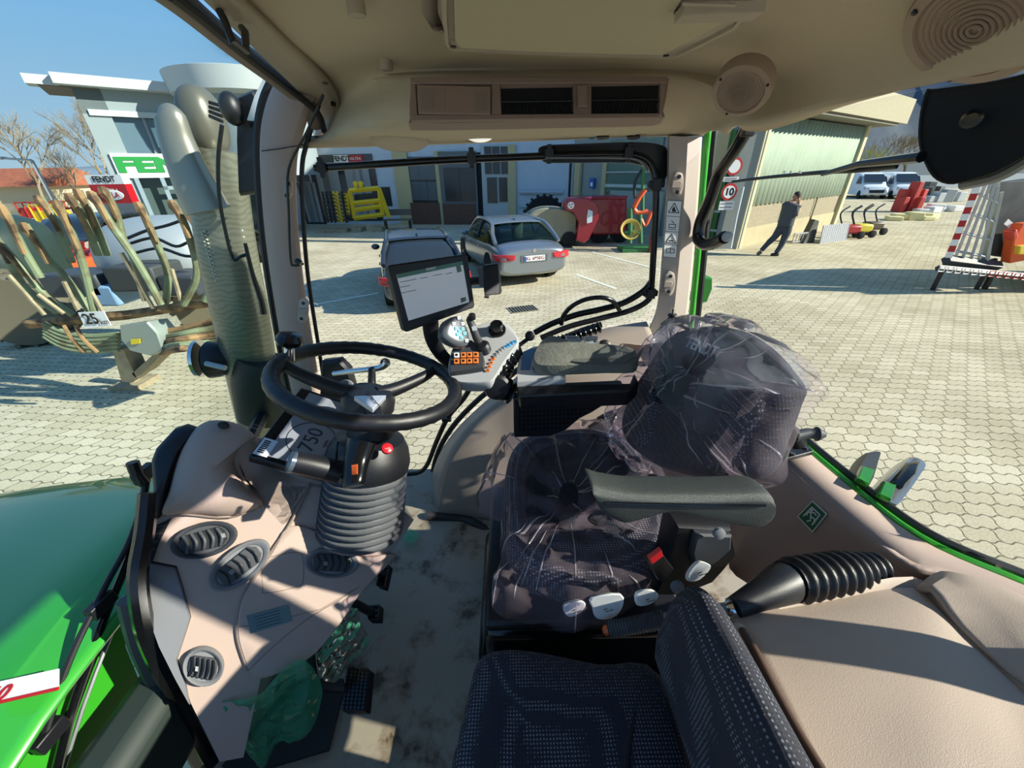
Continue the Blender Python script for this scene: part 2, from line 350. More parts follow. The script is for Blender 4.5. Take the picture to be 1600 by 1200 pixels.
# windscreen: bulges forward from the right pillar to the left, down past the dash
W0 = [P(436, 110, y=1.36), P(372, 78, z=.25), P(250, -20, z=.26), V((-.60, .2, .26)), V((-.55, -.3, .26))]
W1 = [P(405, 225, y=1.38), V((-.84, 1.05, .0)), V((-.88, .7, .0)), V((-.84, .2, .0)), V((-.78, -.3, 0))]
W2 = [P(430, 480, y=1.39), V((-.95, 1.1, -.45)), V((-1.0, .75, -.45)), V((-.97, .2, -.45)), V((-.9, -.3, -.45))]
W3 = [P(480, 720, y=1.39), V((-.93, 1.12, -.9)), V((-.95, .75, -.95)), V((-.9, .2, -.95)), V((-.85, -.3, -.95))]
mb = MB(); mb.patch([W0, W1, W2, W3], 6); struct('window_2', mb, glass('windscreen_glass', 'f4faf7', .04), solid=.004)
# rear window
RW = [[P(1100, 212, y=1.40), V((.70, 1.2, .1)), V((.70, .8, .11)), V((.70, .3, .11)), V((.68, -.3, .11))],
      [P(1092, 380, y=1.42), V((.80, 1.15, -.25)), V((.86, .8, -.25)), V((.87, .3, -.25)), V((.84, -.3, -.25))],
      [P(1078, 520, y=1.40), P(1206, 652, z=-.655), P(1430, 836, z=-.655), P(1600, 911, z=-.655), V((.92, -.2, -.655))]]
mb = MB(); mb.patch(RW, 6); struct('window_3', mb, glass('rear_glass', 'f8f9f5', .03), solid=.004)
# rear right: sill (light top), green skin and black seal, inner quarter wall
sill_o = [P(1080, 520, y=1.36), P(1140, 590, z=-.60), P(1206, 655, z=-.645), P(1300, 738, z=-.65), P(1430, 838, z=-.65), P(1600, 914, z=-.65), P(1760, 980, z=-.65)]
sill_i = [P(1062, 535, y=1.30), P(1120, 610, z=-.61), P(1196, 693, z=-.65), P(1250, 745, z=-.655), P(1400, 872, z=-.655), P(1480, 905, z=-.655), P(1640, 985, z=-.655)]
wall_b = [V((.50, 1.3, -.9)), V((.52, 1.2, -1.0)), P(1120, 830, z=-.95), P(1150, 900, z=-.95), P(1290, 960, z=-.93), P(1400, 1000, z=-.93), V((.8, .2, -.93))]
mb = MB(); mb.patch([sill_o, sill_i], 5, 2); mb.patch([sill_i, [a.lerp(b_, .5) for a, b_ in zip(sill_i, wall_b)], wall_b], 5, 4)
struct('wall_rear', mb, BEIGE, solid=.015, ang=35)
mb = MB(); mb.tube(smooth([p+V((.016, .006, -.010)) for p in sill_o], 5), .010, 8); struct('trim_12', mb, GREEN)
mb = MB(); mb.tube(smooth([p+V((.042, .018, -.012)) for p in sill_o], 5), .012, 8); struct('trim_13', mb, BLACK)
# right side wall: wheel arch moulding below the window
ow = [(668, 812), (670, 765), (684, 715), (712, 672), (755, 630), (803, 592), (852, 553), (900, 527), (950, 512), (1010, 502)]
O_ = [P(a, b_, y=1.33) for a, b_ in ow]
I_ = [P(682, 815, y=1.1), P(688, 765, y=1.12), P(702, 715, y=1.13), P(730, 672, y=1.14), P(772, 634, y=1.15), P(815, 602, y=1.15), P(860, 580, y=1.16), P(905, 570, y=1.16), P(960, 565, y=1.17), P(1030, 545, y=1.2)]
B_ = [P(682, 815, y=1.1), P(730, 815, y=1.09), P(755, 812, y=1.07), P(790, 822, y=1.05), P(820, 830, y=1.05), V((.05, 1.07, -1.2)), V((.15, 1.08, -1.2)), V((.25, 1.1, -1.2)), V((.35, 1.1, -1.2)), V((.55, 1.1, -1.2))]
mb = MB(); mb.patch([O_, I_], 5, 3); mb.patch([I_, [a.lerp(b_, .5)+V((0, -.01, 0)) for a, b_ in zip(I_, B_)], B_], 5, 5)
struct('wall_right', mb, M('arch_plastic', 'a89a8f', .6, bump=.2), solid=.012, ang=35)
mb = MB(); mb.tube(smooth([P(668, 806, y=1.085), P(720, 812, y=1.075), P(742, 818, y=1.05), P(765, 832, y=1.02), P(790, 838, y=1.0)], 4), .018, 8); struct('baseboard_right', mb, M('skirt_plastic', '2f2e30', .5))
# shell on the unseen left side (door frame, lower front, outer corners) keeps daylight honest
mb = MB(); mb.box((-.05, -.33, -1.0), (1.7, .04, .55)); struct('wall_left', mb, BEIGED)
mb = MB(); mb.tube(smooth([V((.66, -.33, .15)), V((.8, -.33, -.3)), V((.9, -.3, -.7)), V((.9, -.3, -1.1))], 4), .05, 10); struct('trim_14', mb, BEIGED)
mb = MB(); mb.tube(smooth([V((-.56, -.35, .25)), V((-.8, -.33, -.2)), V((-.88, -.3, -.7)), V((-.85, -.3, -1.2))], 4), .035, 10); struct('trim_15', mb, BEIGED)

mb = MB(); mb.tube(smooth([V((.64, .21, .14)), V((.82, .21, -.25)), V((.87, .21, -.66))], 4), .04, 10); struct('trim_21', mb, BEIGED)
# ================================================================ DASHBOARD
def ellpx(cx, cy, a, b_, rot=0, n=28):
    r = radians(rot); return [(cx+a*cos(t)*cos(r)-b_*sin(t)*sin(r), cy+a*cos(t)*sin(r)+b_*sin(t)*cos(r)) for t in [2*pi*i/n for i in range(n)]]
DP = plane3(P(320, 843, z=-.68), P(517, 879, z=-.82), P(319, 1037, z=-.86)); DN = DP[1]
def dd(pts, h=0): return [p+DN*h for p in PL(DP, pts)]
dash = thing('dashboard', 'beige moulded dashboard with round grey air vents below the steering wheel', 'dashboard', P(420, 950, pl=DP)-V((0, 0, .3)))
out = [(232, 815), (234, 876), (275, 884), (285, 915), (298, 964), (277, 1030), (297, 1100), (343, 1193), (380, 1186), (408, 1058), (450, 1045), (492, 1019), (535, 968), (562, 925), (590, 895), (616, 860), (648, 812), (600, 770), (520, 760), (480, 752), (437, 735), (410, 700), (385, 676), (330, 680), (290, 720), (262, 770)]
mb = MB(); mb.puff(dd(out), DN, [(.97, -.09), (1, -.07), (1, -.008), (.992, 0)], P(400, 900, pl=DP)); obj('dash_body', mb, BEIGE, dash, ang=30)
lo = [(408, 1058), (388, 1044), (372, 1000), (372, 965), (383, 925), (424, 862), (452, 822), (500, 832), (560, 868), (618, 864), (590, 897), (561, 928), (533, 970), (492, 1020), (450, 1044)]
mb = MB(); mb.puff(dd(smooth([V((a, b_, 0)) for a, b_ in lo], 3, True) and [(p.x, p.y) for p in smooth([V((a, b_, 0)) for a, b_ in lo], 3, True)]), DN, [(1, -.002), (.995, .009), (.97, .012)]); obj('knee_panel', mb, BEIGE, dash)
# raised cowl at the top left
cw = [(254, 806), (264, 769), (274, 730), (286, 697), (302, 672), (329, 657), (368, 661), (398, 682), (376, 700), (366, 722), (380, 752), (412, 790), (360, 806), (300, 803)]
cws = [(p.x, p.y) for p in smooth([V((a, b_, 0)) for a, b_ in cw], 4, True)]
mb = MB(); mb.puff(dd(cws), DN, [(1, -.08), (1, 0), (.97, .012), (.85, .03), (.6, .045), (.25, .052)], P(325, 745, pl=DP)); obj('cowl', mb, BEIGE, dash, ang=60)
pn = [(398, 682), (372, 706), (370, 728), (384, 757), (412, 792), (440, 822), (455, 815), (482, 760), (540, 768), (575, 768), (560, 735), (470, 700)]
mb = MB(); mb.puff(dd(pn, -.006), DN, [(1, -.02), (1, 0), (.97, .006)]); obj('column_surround', mb, M('beige_plastic'), dash)
mb = MB(); mb.tube(smooth(dd([(484, 757), (455, 815), (424, 862), (384, 926), (372, 965), (373, 1000), (388, 1045)], .006), 5), .0035, 6)
mb.tube(dd([(373, 978), (440, 965), (500, 950), (560, 915)], .012), .0008, 5); mb.tube(smooth(dd([(388, 1045), (430, 1005), (480, 965), (530, 935), (560, 915)], .012), 5), .0012, 5)
mb.tube(smooth(dd([(410, 880), (420, 870), (465, 862), (473, 875), (473, 905), (465, 915), (415, 925), (411, 915)], .012), 4, True), .0009, 5)
mb.tube(smooth(dd([(254, 806), (300, 804), (362, 808), (412, 790)], .012), 4), .0015, 5)
obj('panel_seam', mb, BEIGED, dash)
mb = MB(); mb.tube(dd([(376, 728), (382, 745), (392, 758), (404, 770)], .022), [.001, .006, .006, .001], 8, flat=(DN, .3)); obj('slot', mb, BLACK, dash)
mb = MB(); mb.puff(dd(ellpx(352, 668, 9, 5), .035), DN, [(1, -.02), (1, .004), (.7, .006)]); obj('sun_sensor', mb, BLACK, dash)
# grey side cover and slotted defroster outlet
sc_ = [(236, 880), (275, 887), (285, 915), (298, 964), (277, 1032), (292, 1070), (297, 1100), (275, 1060), (250, 1010), (232, 960), (221, 919), (222, 885)]
mb = MB(); mb.puff(dd(sc_, .004), DN, [(1.02, -.08), (1.0, 0), (.96, .006)]); obj('side_cover', mb, GREY, dash, ang=60)
mb = MB(); mb.prism(dd([(268, 810), (246, 820), (232, 850), (226, 878), (238, 880), (250, 846)], .004), -DN*.03); dv = obj('defroster_outlet', mb, BLACK, dash)
mb = MB()
for k in range(5):
    t = (k+.5)/5; a = P(262-34*t, 812+64*t, pl=DP); b_ = P(250-22*t-2, 820+58*t, pl=DP); mb.tube([P(264-30*t, 814+62*t, pl=DP)+DN*.006, P(240-14*t, 818+60*t, pl=DP)+DN*.006], .002, 5)
obj('slat', mb, DGREY, dv)
def vent(cx, cy, a, b_, rot, open_, fr=GREY):
    f = MB(); o = dd(ellpx(cx, cy, a, b_, rot), .012)
    f.puff(o, DN, [(1, -.01), (1, .004), (.94, .008), (.80, .005), (.76, .001)]); fo = obj('air_vent', f, fr, dash, ang=50)
    r = radians(rot); L = lambda u, v, h: P(cx+u*a*cos(r)-v*b_*sin(r), cy+u*a*sin(r)+v*b_*cos(r), pl=DP)+DN*h
    mb = MB(); mb.prism([L(*q, .014) for q in ((-.66, -.3), (-.5, -.52), (.5, -.56), (.68, -.25), (.68, .25), (.5, .56), (-.5, .52), (-.66, .3))], DN*.006); obj('vent_core', mb, BLACK if open_ else DGREY, fo, bevel=.001)
    n = 5
    for k in range(n):
        u = -.5+k*.25; mb = MB(); mb.tube(smooth([L(u-.04, -.5, .022), L(u+.06, 0, .026), L(u-.04, .5, .022)], 4), .0036 if open_ else .002, 6); obj('louvre', mb, DGREY if open_ else BLACK, fo)
    mb = MB()
    for k in range(3): mb.tube([L(.56+k*.04 if open_ else -.3+k*.05, -.12, .03), L(.58+k*.04 if open_ else -.28+k*.05, .12, .03)], .0008, 4)
    obj('airflow_mark', mb, LGREY, fo)
vent(320, 843, 53, 27, -14, True, DGREY); vent(375, 882, 56, 27, -38, False); vent(517, 878, 42, 24, 2, False); vent(319, 1038, 32, 30, 10, False)
mb = MB(); mb.prism(dd([(386, 960), (450, 943), (456, 968), (392, 987)], .013), DN*.001); npz = obj('type_plate', mb, M('plate_metal', '53605f', .3, .6), dash)
mb = MB()
for k in range(5): mb.tube([P(398+k*.8, 962+k*4.5, pl=DP)+DN*.0148, P(436+k, 951+k*4.5, pl=DP)+DN*.0148], .0005, 4)
obj('plate_print', mb, M('plate_ink', '1c2a2a', .5), npz)
mb = MB(); mb.puff(dd([(237, 720), (245, 700), (256, 688), (275, 668), (294, 662), (312, 668), (288, 700), (274, 735), (262, 775), (252, 808), (238, 815), (241, 780)], -.02), DN, [(1, -.05), (1, .02), (.9, .035), (.6, .045)]); obj('edge_pad', mb, BLACK, dash, ang=60)
mb = MB(); mb.tube(smooth([P(a, b_, x=-.72) for a, b_ in [(232, 770), (226, 830), (216, 890), (218, 940), (232, 1000), (268, 1075), (310, 1150), (345, 1215)]], 5), .016, 8); struct('trim_16', mb, BLACKG)
mb = MB(); mb.tube(smooth([P(a, b_, x=-.76) for a, b_ in [(205, 935), (225, 1010), (262, 1085), (305, 1165), (340, 1230)]], 5), .022, 8); struct('trim_17', mb, DGREY)
# green protective film left on the dash foot and pedals
FILM = glass('green_film', 'c4f4de', .2, .14, .55, 1.0, 14, '6ae0ae')
def crumple(p, n, amp, sc, seed, dirv):
    d = V(dirv).normalized(); e = n.cross(d).normalized()
    q = V((p.dot(e)*sc, p.dot(d)*sc*.28, p.dot(n)*sc*.4+seed)); r1 = 1-2*abs(NZ.noise(q)); q2 = V((p.dot(e)*sc*.6+p.dot(d)*sc*.9, p.dot(d)*sc*.3-p.dot(e)*sc*.2, seed*2)); r2 = 1-2*abs(NZ.noise(q2))
    return n*(amp*(r1*.6+r2*.5-.4)+amp*.5*NZ.noise(p*sc*1.8))
def film(name, label, pts, mat=FILM, amp=.012, sc=26, dirv=(0, .3, 1)):
    n = len(pts); c = sum(pts, V((0, 0, 0)))/n; o = smooth(pts, 10, True); rows = []
    for k in range(26):
        t = 1-k/25.01; rows.append([c+(p-c)*t+crumple(c+(p-c)*t, DN, amp*min(1, (1-t)*4+.35), sc, len(pts), dirv) for i, p in enumerate(o)])
    mb = MB(); mb.grid(rows, True); o = obj(name, mb, mat, ang=180); return tag(o, label, 'plastic film')
film('protective_film', 'large crumpled green film hanging from the foot of the dashboard', [P(316, 1110, z=-.98), P(342, 1095, z=-.93), P(401, 1087, z=-.93), P(436, 1052, z=-.90), P(477, 1030, z=-.92), P(504, 1084, z=-1.02), P(476, 1152, z=-1.1), P(434, 1160, z=-1.12), P(410, 1196, z=-1.14), P(380, 1168, z=-1.08)], amp=.035)
film('protective_film', 'narrow green film twisted round the pedal arm, reaching up the dash edge', [P(496, 1019, z=-.96), P(530, 972, z=-.93), P(557, 950, z=-.95), P(562, 968, z=-1.0), P(576, 1003, z=-1.1), P(548, 1035, z=-1.12), P(520, 1069, z=-1.12), P(503, 1055, z=-1.05)], amp=.022)
film('protective_film', 'small dark green film scrap on the floor behind the column bellows', [P(634, 825, z=-1.18), P(654, 834, z=-1.18), P(646, 848, z=-1.17), P(629, 842, z=-1.17)], amp=.003)
mb = MB(); mb.prism([P(346, 1197, z=-1.185), P(410, 1120, z=-1.185), P(460, 1060, z=-1.185), P(536, 1060, z=-1.185), P(534, 1085, z=-1.185), P(512, 1170, z=-1.185), P(400, 1203, z=-1.185)], (0, 0, -.015)); tag(obj('rubber_mat', mb, M('rubber', '2b2e30', .7, bump=.4)), 'dark rubber mat under the green film at the dash foot', 'floor mat')
# pedals
def pedal(label, pad, arm, z, cols):
    t = thing('foot_pedal', label, 'pedal', P(*pad[2], z=z-.04)); c = [P(a, b_, z=z) for a, b_ in pad]; mb = MB(); mb.prism(c, (0.01, 0, -.022)); p = obj('pedal_pad', mb, BLACK, t, bevel=.003)
    mb = MB()
    for i in range(cols[0]):
        for j in range(cols[1]):
            u, v = (i+.5)/cols[0], (j+.5)/cols[1]; q = c[0].lerp(c[1], u).lerp(c[3].lerp(c[2], u), v); mb.box(q+V((0, 0, .002)), (.006, .006, .006))
    obj('grip_studs', mb, BLACKG, p)
    if arm: mb = MB(); mb.tube(smooth(arm, 4), .011, 8); obj('pedal_arm', mb, BLACK, t)
pedal('black studded brake pedal on a bent arm beside the green film', [(543, 1041), (577, 1045), (570, 1110), (533, 1110)], [P(484, 1015, z=-.98), P(488, 1050, z=-1.02), P(500, 1072, z=-1.04), P(548, 1077, z=-1.06)], -1.05, (6, 11))
pedal('black ribbed accelerator pedal below the column bellows', [(598, 878), (608, 882), (600, 918), (587, 914)], [P(560, 890, z=-.90), P(585, 888, z=-1.0), P(597, 900, z=-1.11)], -1.1, (3, 8))
pedal('small dark brown pedal wrapped in film near the accelerator', [(575, 945), (593, 944), (591, 968), (574, 968)], [P(520, 935, z=-.93), P(548, 940, z=-1.0), P(580, 957, z=-1.08)], -1.09, (3, 3))
# ================================================================ STEERING
WC = V((-.333, .801, -.423)); WNn = V((.249, .104, .963)).normalized()
def rimp(a, R=.2, h=0):   # angle in the wheel plane
    u = (X0-WNn*X0.dot(WNn)).normalized(); v = WNn.cross(u); return WC+u*(cos(a)*R)+v*(sin(a)*R)+WNn*h
sw = thing('steering_wheel', 'black three-spoke steering wheel with spinner knob', 'steering wheel', WC-WNn*.05)
mb = MB(); mb.ring(WC, WNn, .2, .0175, 96, 14, fn=lambda a: .0172+.0008*sin(a*40)); obj('rim', mb, BLACK, sw)
spo = [P(452, 570, pl=(WC, WNn)), P(688, 575, pl=(WC, WNn)), P(600, 668, pl=(WC, WNn))]
hc = WC-WNn*.045
for p in spo:
    d = (p-WC).normalized(); mb = MB(); mb.tube(smooth([hc+d*.02, hc+d*.08+WNn*.006, WC+d*.16-WNn*.018, WC+d*.192], 5), [.020, .016, .013, .012], 10, flat=(WNn, .95)); obj('spoke', mb, BLACK, sw)
mb = MB(); mb.lathe(hc, WNn, [(.03, -.06), (.062, -.03), (.062, -.005), (.05, .012), (.03, .016)], 24); obj('hub', mb, BLACK, sw)
bt = [P(553, 618, pl=(WC+WNn*.022, WNn)), P(604, 617, pl=(WC+WNn*.022, WNn)), P(583, 638, pl=(WC+WNn*.022, WNn))]
mb = MB(); mb.prism(bt, -WNn*.012); bd = obj('badge', mb, M('badge_silver', 'c6cdd6', .25, .5), sw, bevel=.002)
text('badge_text', 'FENDT', (bt[0]+bt[1]+bt[2])/3+WNn*.0004+(bt[1]-bt[0])*.03+V((0, .004, 0)), rimp(-.9)-WC*1, V((-.2, .0, 0))+WNn*0+(rimp(.8)-WC), .017, BLACKG, bd, bold=.02)
kb = rimp(0, .2)*0+P(447, 540, y=.86); kbase = P(452, 562, pl=(WC, WNn))
mb = MB(); mb.lathe(kbase, WNn, [(.012, 0), (.011, .03), (.016, .036)], 16); kn = obj('spinner_knob', mb, CHROME, sw)
mb = MB(); mb.lathe(kbase+WNn*.034, WNn, [(.014, 0), (.027, .006), (.030, .016), (.024, .028), (.008, .032)], 24); obj('knob_cap', mb, BLACKG, kn)
# column
sc = thing('steering_column', 'black steering column with ribbed grey bellows and stalks', 'steering column', P(562, 850, pl=DP))
base = P(564, 826, pl=DP); top = P(575, 722, y=.735); ax = (top-base).normalized(); Lc = (top-base).length
prof = []
nr = 11
for k in range(nr):
    h = Lc*k/nr; r = .112-.010*k/nr; prof += [(r-.010, h), (r, h+.004), (r+.001, h+.010), (r-.008, h+.0125)]
mb = MB(); mb.lathe(base, ax, prof, 40, 1, .92); obj('bellows', mb, M('bellows_rubber', '55585c', .45, bump=.1), sc, ang=60)
mb = MB(); mb.lathe(top-ax*.01, ax, [(.106, 0), (.108, .02), (.1, .05), (.085, .075), (.05, .085)], 36, 1, .92); hd = obj('column_head', mb, BLACK, sc)
mb = MB(); mb.lathe(P(605, 701, y=.665), (P(605, 701, y=.66)-P(605, 701, y=.70)).normalized()*.4+V((.5, -.2, .8)), [(.012, -.004), (.012, .003), (.009, .005)], 16); hz = obj('hazard_button', mb, M('hazard_red', 'c8202a', .3), sc)
mb = MB(); c_ = P(605, 701, y=.665)+V((.003, -.002, .0052)); mb.tube([c_+V((.005, -.002, 0)), c_+V((-.004, .004, 0)), c_+V((-.005, -.005, 0)), c_+V((.005, -.002, 0))], .0006, 4); obj('hazard_triangle', mb, WHITE, hz)
nk = MB(); nk.tube(smooth([top+ax*.05, (top+hc)/2+ax*.03, hc-WNn*.03], 5), [.055, .045, .042], 18); obj('column_neck', nk, BLACK, sc)
mb = MB(); mb.tube(smooth([P(566, 690, y=.63), P(557, 720, y=.60), P(553, 750, y=.565), P(553, 760, y=.555)], 4), [.03, .034, .032, .018], 14, flat=((1, 0, 0), .7)); lv = obj('tilt_lever', mb, BLACKG, sc)
mb = MB(); mb.puff([P(549, 727, y=.545), P(559, 725, y=.545), P(559, 741, y=.542), P(550, 742, y=.542)], (.3, -.8, .5), [(1, -.003), (1, .003), (.8, .005)]); obj('orange_switch', mb, M('orange_plastic', 'd8602a', .4), lv)
mb = MB(); mb.tube(smooth([P(530, 738, y=.615), P(490, 728, y=.60), P(460, 722, y=.59)], 4), [.024, .022, .021], 14); st = obj('multi_switch_stalk', mb, BLACK, sc)
e = P(458, 722, y=.588); mb = MB(); mb.lathe(e, e-P(490, 728, y=.60), [(.021, -.002), (.0215, .006), (.014, .010), (.006, .011)], 18); obj('stalk_end_cap', mb, M('cap_grey', '5d6b78', .2, .4), st)
mb = MB(); mb.tube(smooth([P(582, 628, y=.86), P(581, 600, y=.89), P(581, 580, y=.90), P(580, 576, y=.90)], 4), [.012, .016, .013, .008], 12); obj('gear_stalk', mb, BLACK, sc)
mb = MB(); mb.tube(smooth([P(528, 690, y=.63), P(526, 705, y=.62), P(528, 735, y=.61), P(540, 752, y=.6)], 5), .0025, 6); obj('cable', mb, BLACKG, sc)
# instrument display
TL = P(388, 712, z=-.545); TR = P(446, 636, z=-.52); BL = P(548, 768, y=.665)
e1 = (TR-TL).normalized(); e2 = (BL-TL); e2 = (e2-e1*e2.dot(e1)); hgt = e2.length; e2.normalize(); wd = .25; nn = e1.cross(e2).normalized(); nn = nn if nn.z > 0 else -nn
ds = thing('instrument_display', 'tilted instrument screen beside the steering column showing 750 rpm', 'display', TL+V((.1, .1, -.15)))
def dq(u, v, h=0): return TL+e1*(u*wd)+e2*(v*hgt)+nn*h
mb = MB(); mb.prism([dq(0, 0, -.002), dq(1, 0, -.002), dq(1, 1, -.002), dq(0, 1, -.002)], -nn*.022); obj('housing', mb, BLACK, ds, bevel=.004)
mb = MB(); mb.prism([dq(.02, .02, -.001), dq(.98, .02, -.001), dq(.98, .98, -.001), dq(.02, .98, -.001)], nn*.001); obj('bezel_glass', mb, BLACKG, ds)
sm = M('dash_screen', '7d8288', .15, emit=.04); N, L, b = nodes_of(sm)
mb = MB(); mb.prism([dq(.05, .12, .0005), dq(.95, .12, .0005), dq(.95, .82, .0005), dq(.05, .82, .0005)], nn*.0006); so_ = obj('screen', mb, sm, ds)
mb = MB(); mb.prism([dq(.03, .02, .001), dq(.23, .02, .001), dq(.23, .15, .001), dq(.03, .15, .001)], nn*.0006); lb = obj('barcode_label', mb, M('label_paper', 'd8dce4', .6), ds)
mb = MB()
for k in range(7): mb.prism([dq(.06+k*.022, .04, .0018), dq(.072+k*.022, .04, .0018), dq(.072+k*.022, .10, .0018), dq(.06+k*.022, .10, .0018)], nn*.0002)
obj('barcode', mb, BLACKG, lb)
INK = M('screen_ink', '30343c', .4)
text('rpm_number', '750', dq(.36, .42, .0013), e1, -e2, .05, INK, so_); text('rpm_unit', 'rpm', dq(.36, .56, .0013), e1, -e2, .014, INK, so_)
mb = MB(); mb.tube([dq(.36, .42, .0014)+e1*(cos(a)*.055)+(-e2)*(sin(a)*.055) for a in [radians(-50+k*10) for k in range(29)]], .0012, 5); obj('rpm_arc', mb, INK, so_)
mb = MB()
for k in range(4): mb.prism([dq(.62, .25+k*.13, .0013), dq(.88, .25+k*.13, .0013), dq(.88, .27+k*.13, .0013), dq(.62, .27+k*.13, .0013)], nn*.0002)
obj('screen_lines', mb, M('screen_soft', '6d7f94', .4), so_)
# side lever bracket by the pillar with chrome handle
ih = thing('parking_lever', 'chrome lever on a black bracket beyond the steering wheel', 'lever', P(545, 650, y=1.2))
mb = MB(); mb.puff([P(a, b_, y=1.2) for a, b_ in [(504, 563), (530, 560), (545, 575), (552, 600), (557, 625), (540, 650), (512, 655), (500, 620)]], (0, -1, .2), [(1, -.03), (1, 0), (.9, .01)]); br_ = obj('bracket', mb, BLACK, ih)
mb = MB(); mb.puff([P(a, b_, y=1.185) for a, b_ in ellpx(541, 602, 12, 9)], (0, -1, .2), [(1, 0), (1, .01), (.7, .012), (.6, .004)]); obj('grey_catch', mb, GREY, br_)
mb = MB(); mb.tube(smooth([P(521, 584, y=1.14), P(550, 580, y=1.13), P(580, 577, y=1.12), P(598, 573, y=1.12), P(604, 566, y=1.12)], 4), [.008, .011, .011, .010, .012], 12); obj('chrome_handle', mb, CHROME, ih)
mb = MB(); mb.lathe(P(602, 567, y=1.125), (.3, -1, .5), [(.014, -.01), (.016, 0), (.012, .006), (.006, .004)], 16); obj('pivot_ring', mb, BLACK, ih)
# bent black pull tube by the door sill
bt_ = thing('grab_tube', 'bent black tube running from below the joystick console to the door sill', 'grab tube', P(650, 742, y=1.27))
mb = MB(); mb.tube(smooth([P(742, 592, y=1.16), P(725, 622, y=1.18), P(700, 652, y=1.2), P(682, 690, y=1.22), P(668, 725, y=1.25), P(655, 738, y=1.27), P(636, 741, y=1.27)], 6), .0095, 10); obj('tube', mb, BLACK, bt_)
mb = MB(); mb.box(P(698, 655, y=1.19), (.035, .02, .014)); obj('tube_clip', mb, BLACKG, bt_, bevel=.003)
mb = MB(); mb.tube([P(640, 763, y=1.3), P(668, 758, y=1.3)], .012, 8); struct('trim_18', mb, BLACK)
# ================================================================ TERMINAL + JOYSTICK CONSOLE
TP = plane3(P(608, 415, y=.90), P(632, 517, y=.88), P(730, 398, y=1.02)); TN = TP[1]
te = thing('terminal_display', 'tablet-like terminal with a light grey screen in front of the two parked cars', 'display', P(700, 540, y=1.0))
mb = MB(); mb.prism(PL(TP, [(606, 417), (610, 414), (728, 397), (731, 400), (742, 477), (740, 481), (636, 519), (632, 517)]), -TN*.028); obj('housing', mb, BLACK, te, bevel=.004)
scr = M('terminal_screen', 'b9bec4', .2, emit=.22)
mb = MB(); mb.prism([p+TN*.0006 for p in PL(TP, [(619, 429), (722, 408), (733, 472), (638, 501)])], TN*.0006); ts = obj('screen', mb, scr, te)
mb = MB(); mb.prism([p+TN*.0014 for p in PL(TP, [(619, 429), (722, 408), (723, 414), (621, 435)])], TN*.0003); obj('screen_header', mb, M('header_green', '4f7a68', .3), ts)
tr_ = (P(722, 408, pl=TP)-P(619, 429, pl=TP)).normalized(); tu = (P(619, 429, pl=TP)-P(638, 501, pl=TP)).normalized()
text('screen_brand', 'FENDT', P(673, 420, pl=TP)+TN*.002, tr_, tu, .0085, WHITE, ts)
mb = MB()
for a, b_, c_, d_ in [(624, 441, 650, 436), (656, 435, 668, 433), (676, 431, 690, 428), (625, 449, 640, 446), (626, 458, 650, 453), (696, 428, 706, 426)]: mb.tube([P(a, b_, pl=TP)+TN*.0014, P(c_, d_, pl=TP)+TN*.0014], .0008, 4)
obj('menu_line', mb, M('menu_grey', '85898f', .5), ts)
for q in (((712, 416), (719, 415), (721, 424), (714, 426)), ((719, 466), (727, 464), (728, 470), (720, 473))):
    mb = MB(); mb.prism([p+TN*.0014 for p in PL(TP, q)], TN*.0005); obj('menu_key', mb, M('key_green', '5a7466', .4), ts)
mb = MB(); mb.tube(smooth([P(672, 500, y=.97), P(676, 530, y=.98), P(690, 555, y=.99), P(712, 575, y=1.0)], 4), [.022, .02, .02, .02], 10, flat=((1, 0, 0), .5)); obj('bracket', mb, BLACK, te)
ph = thing('phone_holder', 'black clamp phone holder beside the terminal screen', 'phone holder', P(765, 462, y=1.03))
mb = MB(); mb.prism([P(750, 416, y=1.04), P(778, 412, y=1.06), P(782, 460, y=1.03), P(757, 463, y=1.01)], (.004, .02, 0)); obj('cradle', mb, BLACK, ph, bevel=.003)
mb = MB(); mb.tube([P(753, 414, y=1.02), P(757, 412, y=1.02)], .006, 6); mb.tube([P(757, 462, y=1.0), P(764, 463, y=1.0)], .006, 6); mb.box(P(752, 432, y=1.02), (.012, .02, .05)); obj('clamp_jaw', mb, DGREY, ph)
mb = MB(); mb.tube([P(733, 440, y=1.04), P(756, 438, y=1.05)], .011, 8); obj('arm', mb, BLACK, ph)
# joystick pod
JP = plane3(P(720, 596, y=.86), P(770, 592, y=.86), P(775, 507, y=1.02)); JN = JP[1]
def jj(pts, h=0): return [p+JN*h for p in PL(JP, pts)]
jc = thing('joystick_console', 'grey control pod with two joysticks and coloured buttons on the armrest front', 'control console', P(750, 590, y=.95))
pod = [(700, 570), (708, 545), (728, 520), (758, 503), (790, 503), (810, 530), (800, 548), (786, 568), (771, 592), (758, 598), (720, 598), (704, 590)]
mb = MB(); mb.puff([p for p in smooth(jj(pod), 3, True)], JN, [(.93, -.05), (1, -.03), (1, -.004), (.97, 0)]); obj('pod_body', mb, LGREY, jc, ang=50)
mb = MB(); mb.puff(jj([(704, 588), (706, 556), (712, 540), (738, 536), (752, 548), (758, 566), (757, 580), (735, 584)], .0), JN, [(1, -.01), (1, .012), (.95, .016)]); kp = obj('keypad', mb, DGREY, jc)
OR = M('button_orange', 'e07a35', .4, emit=.15); TQ = M('button_turquoise', '35c5d8', .4, emit=.25); BL_ = M('button_blue', '4aa6e0', .4, emit=.1)
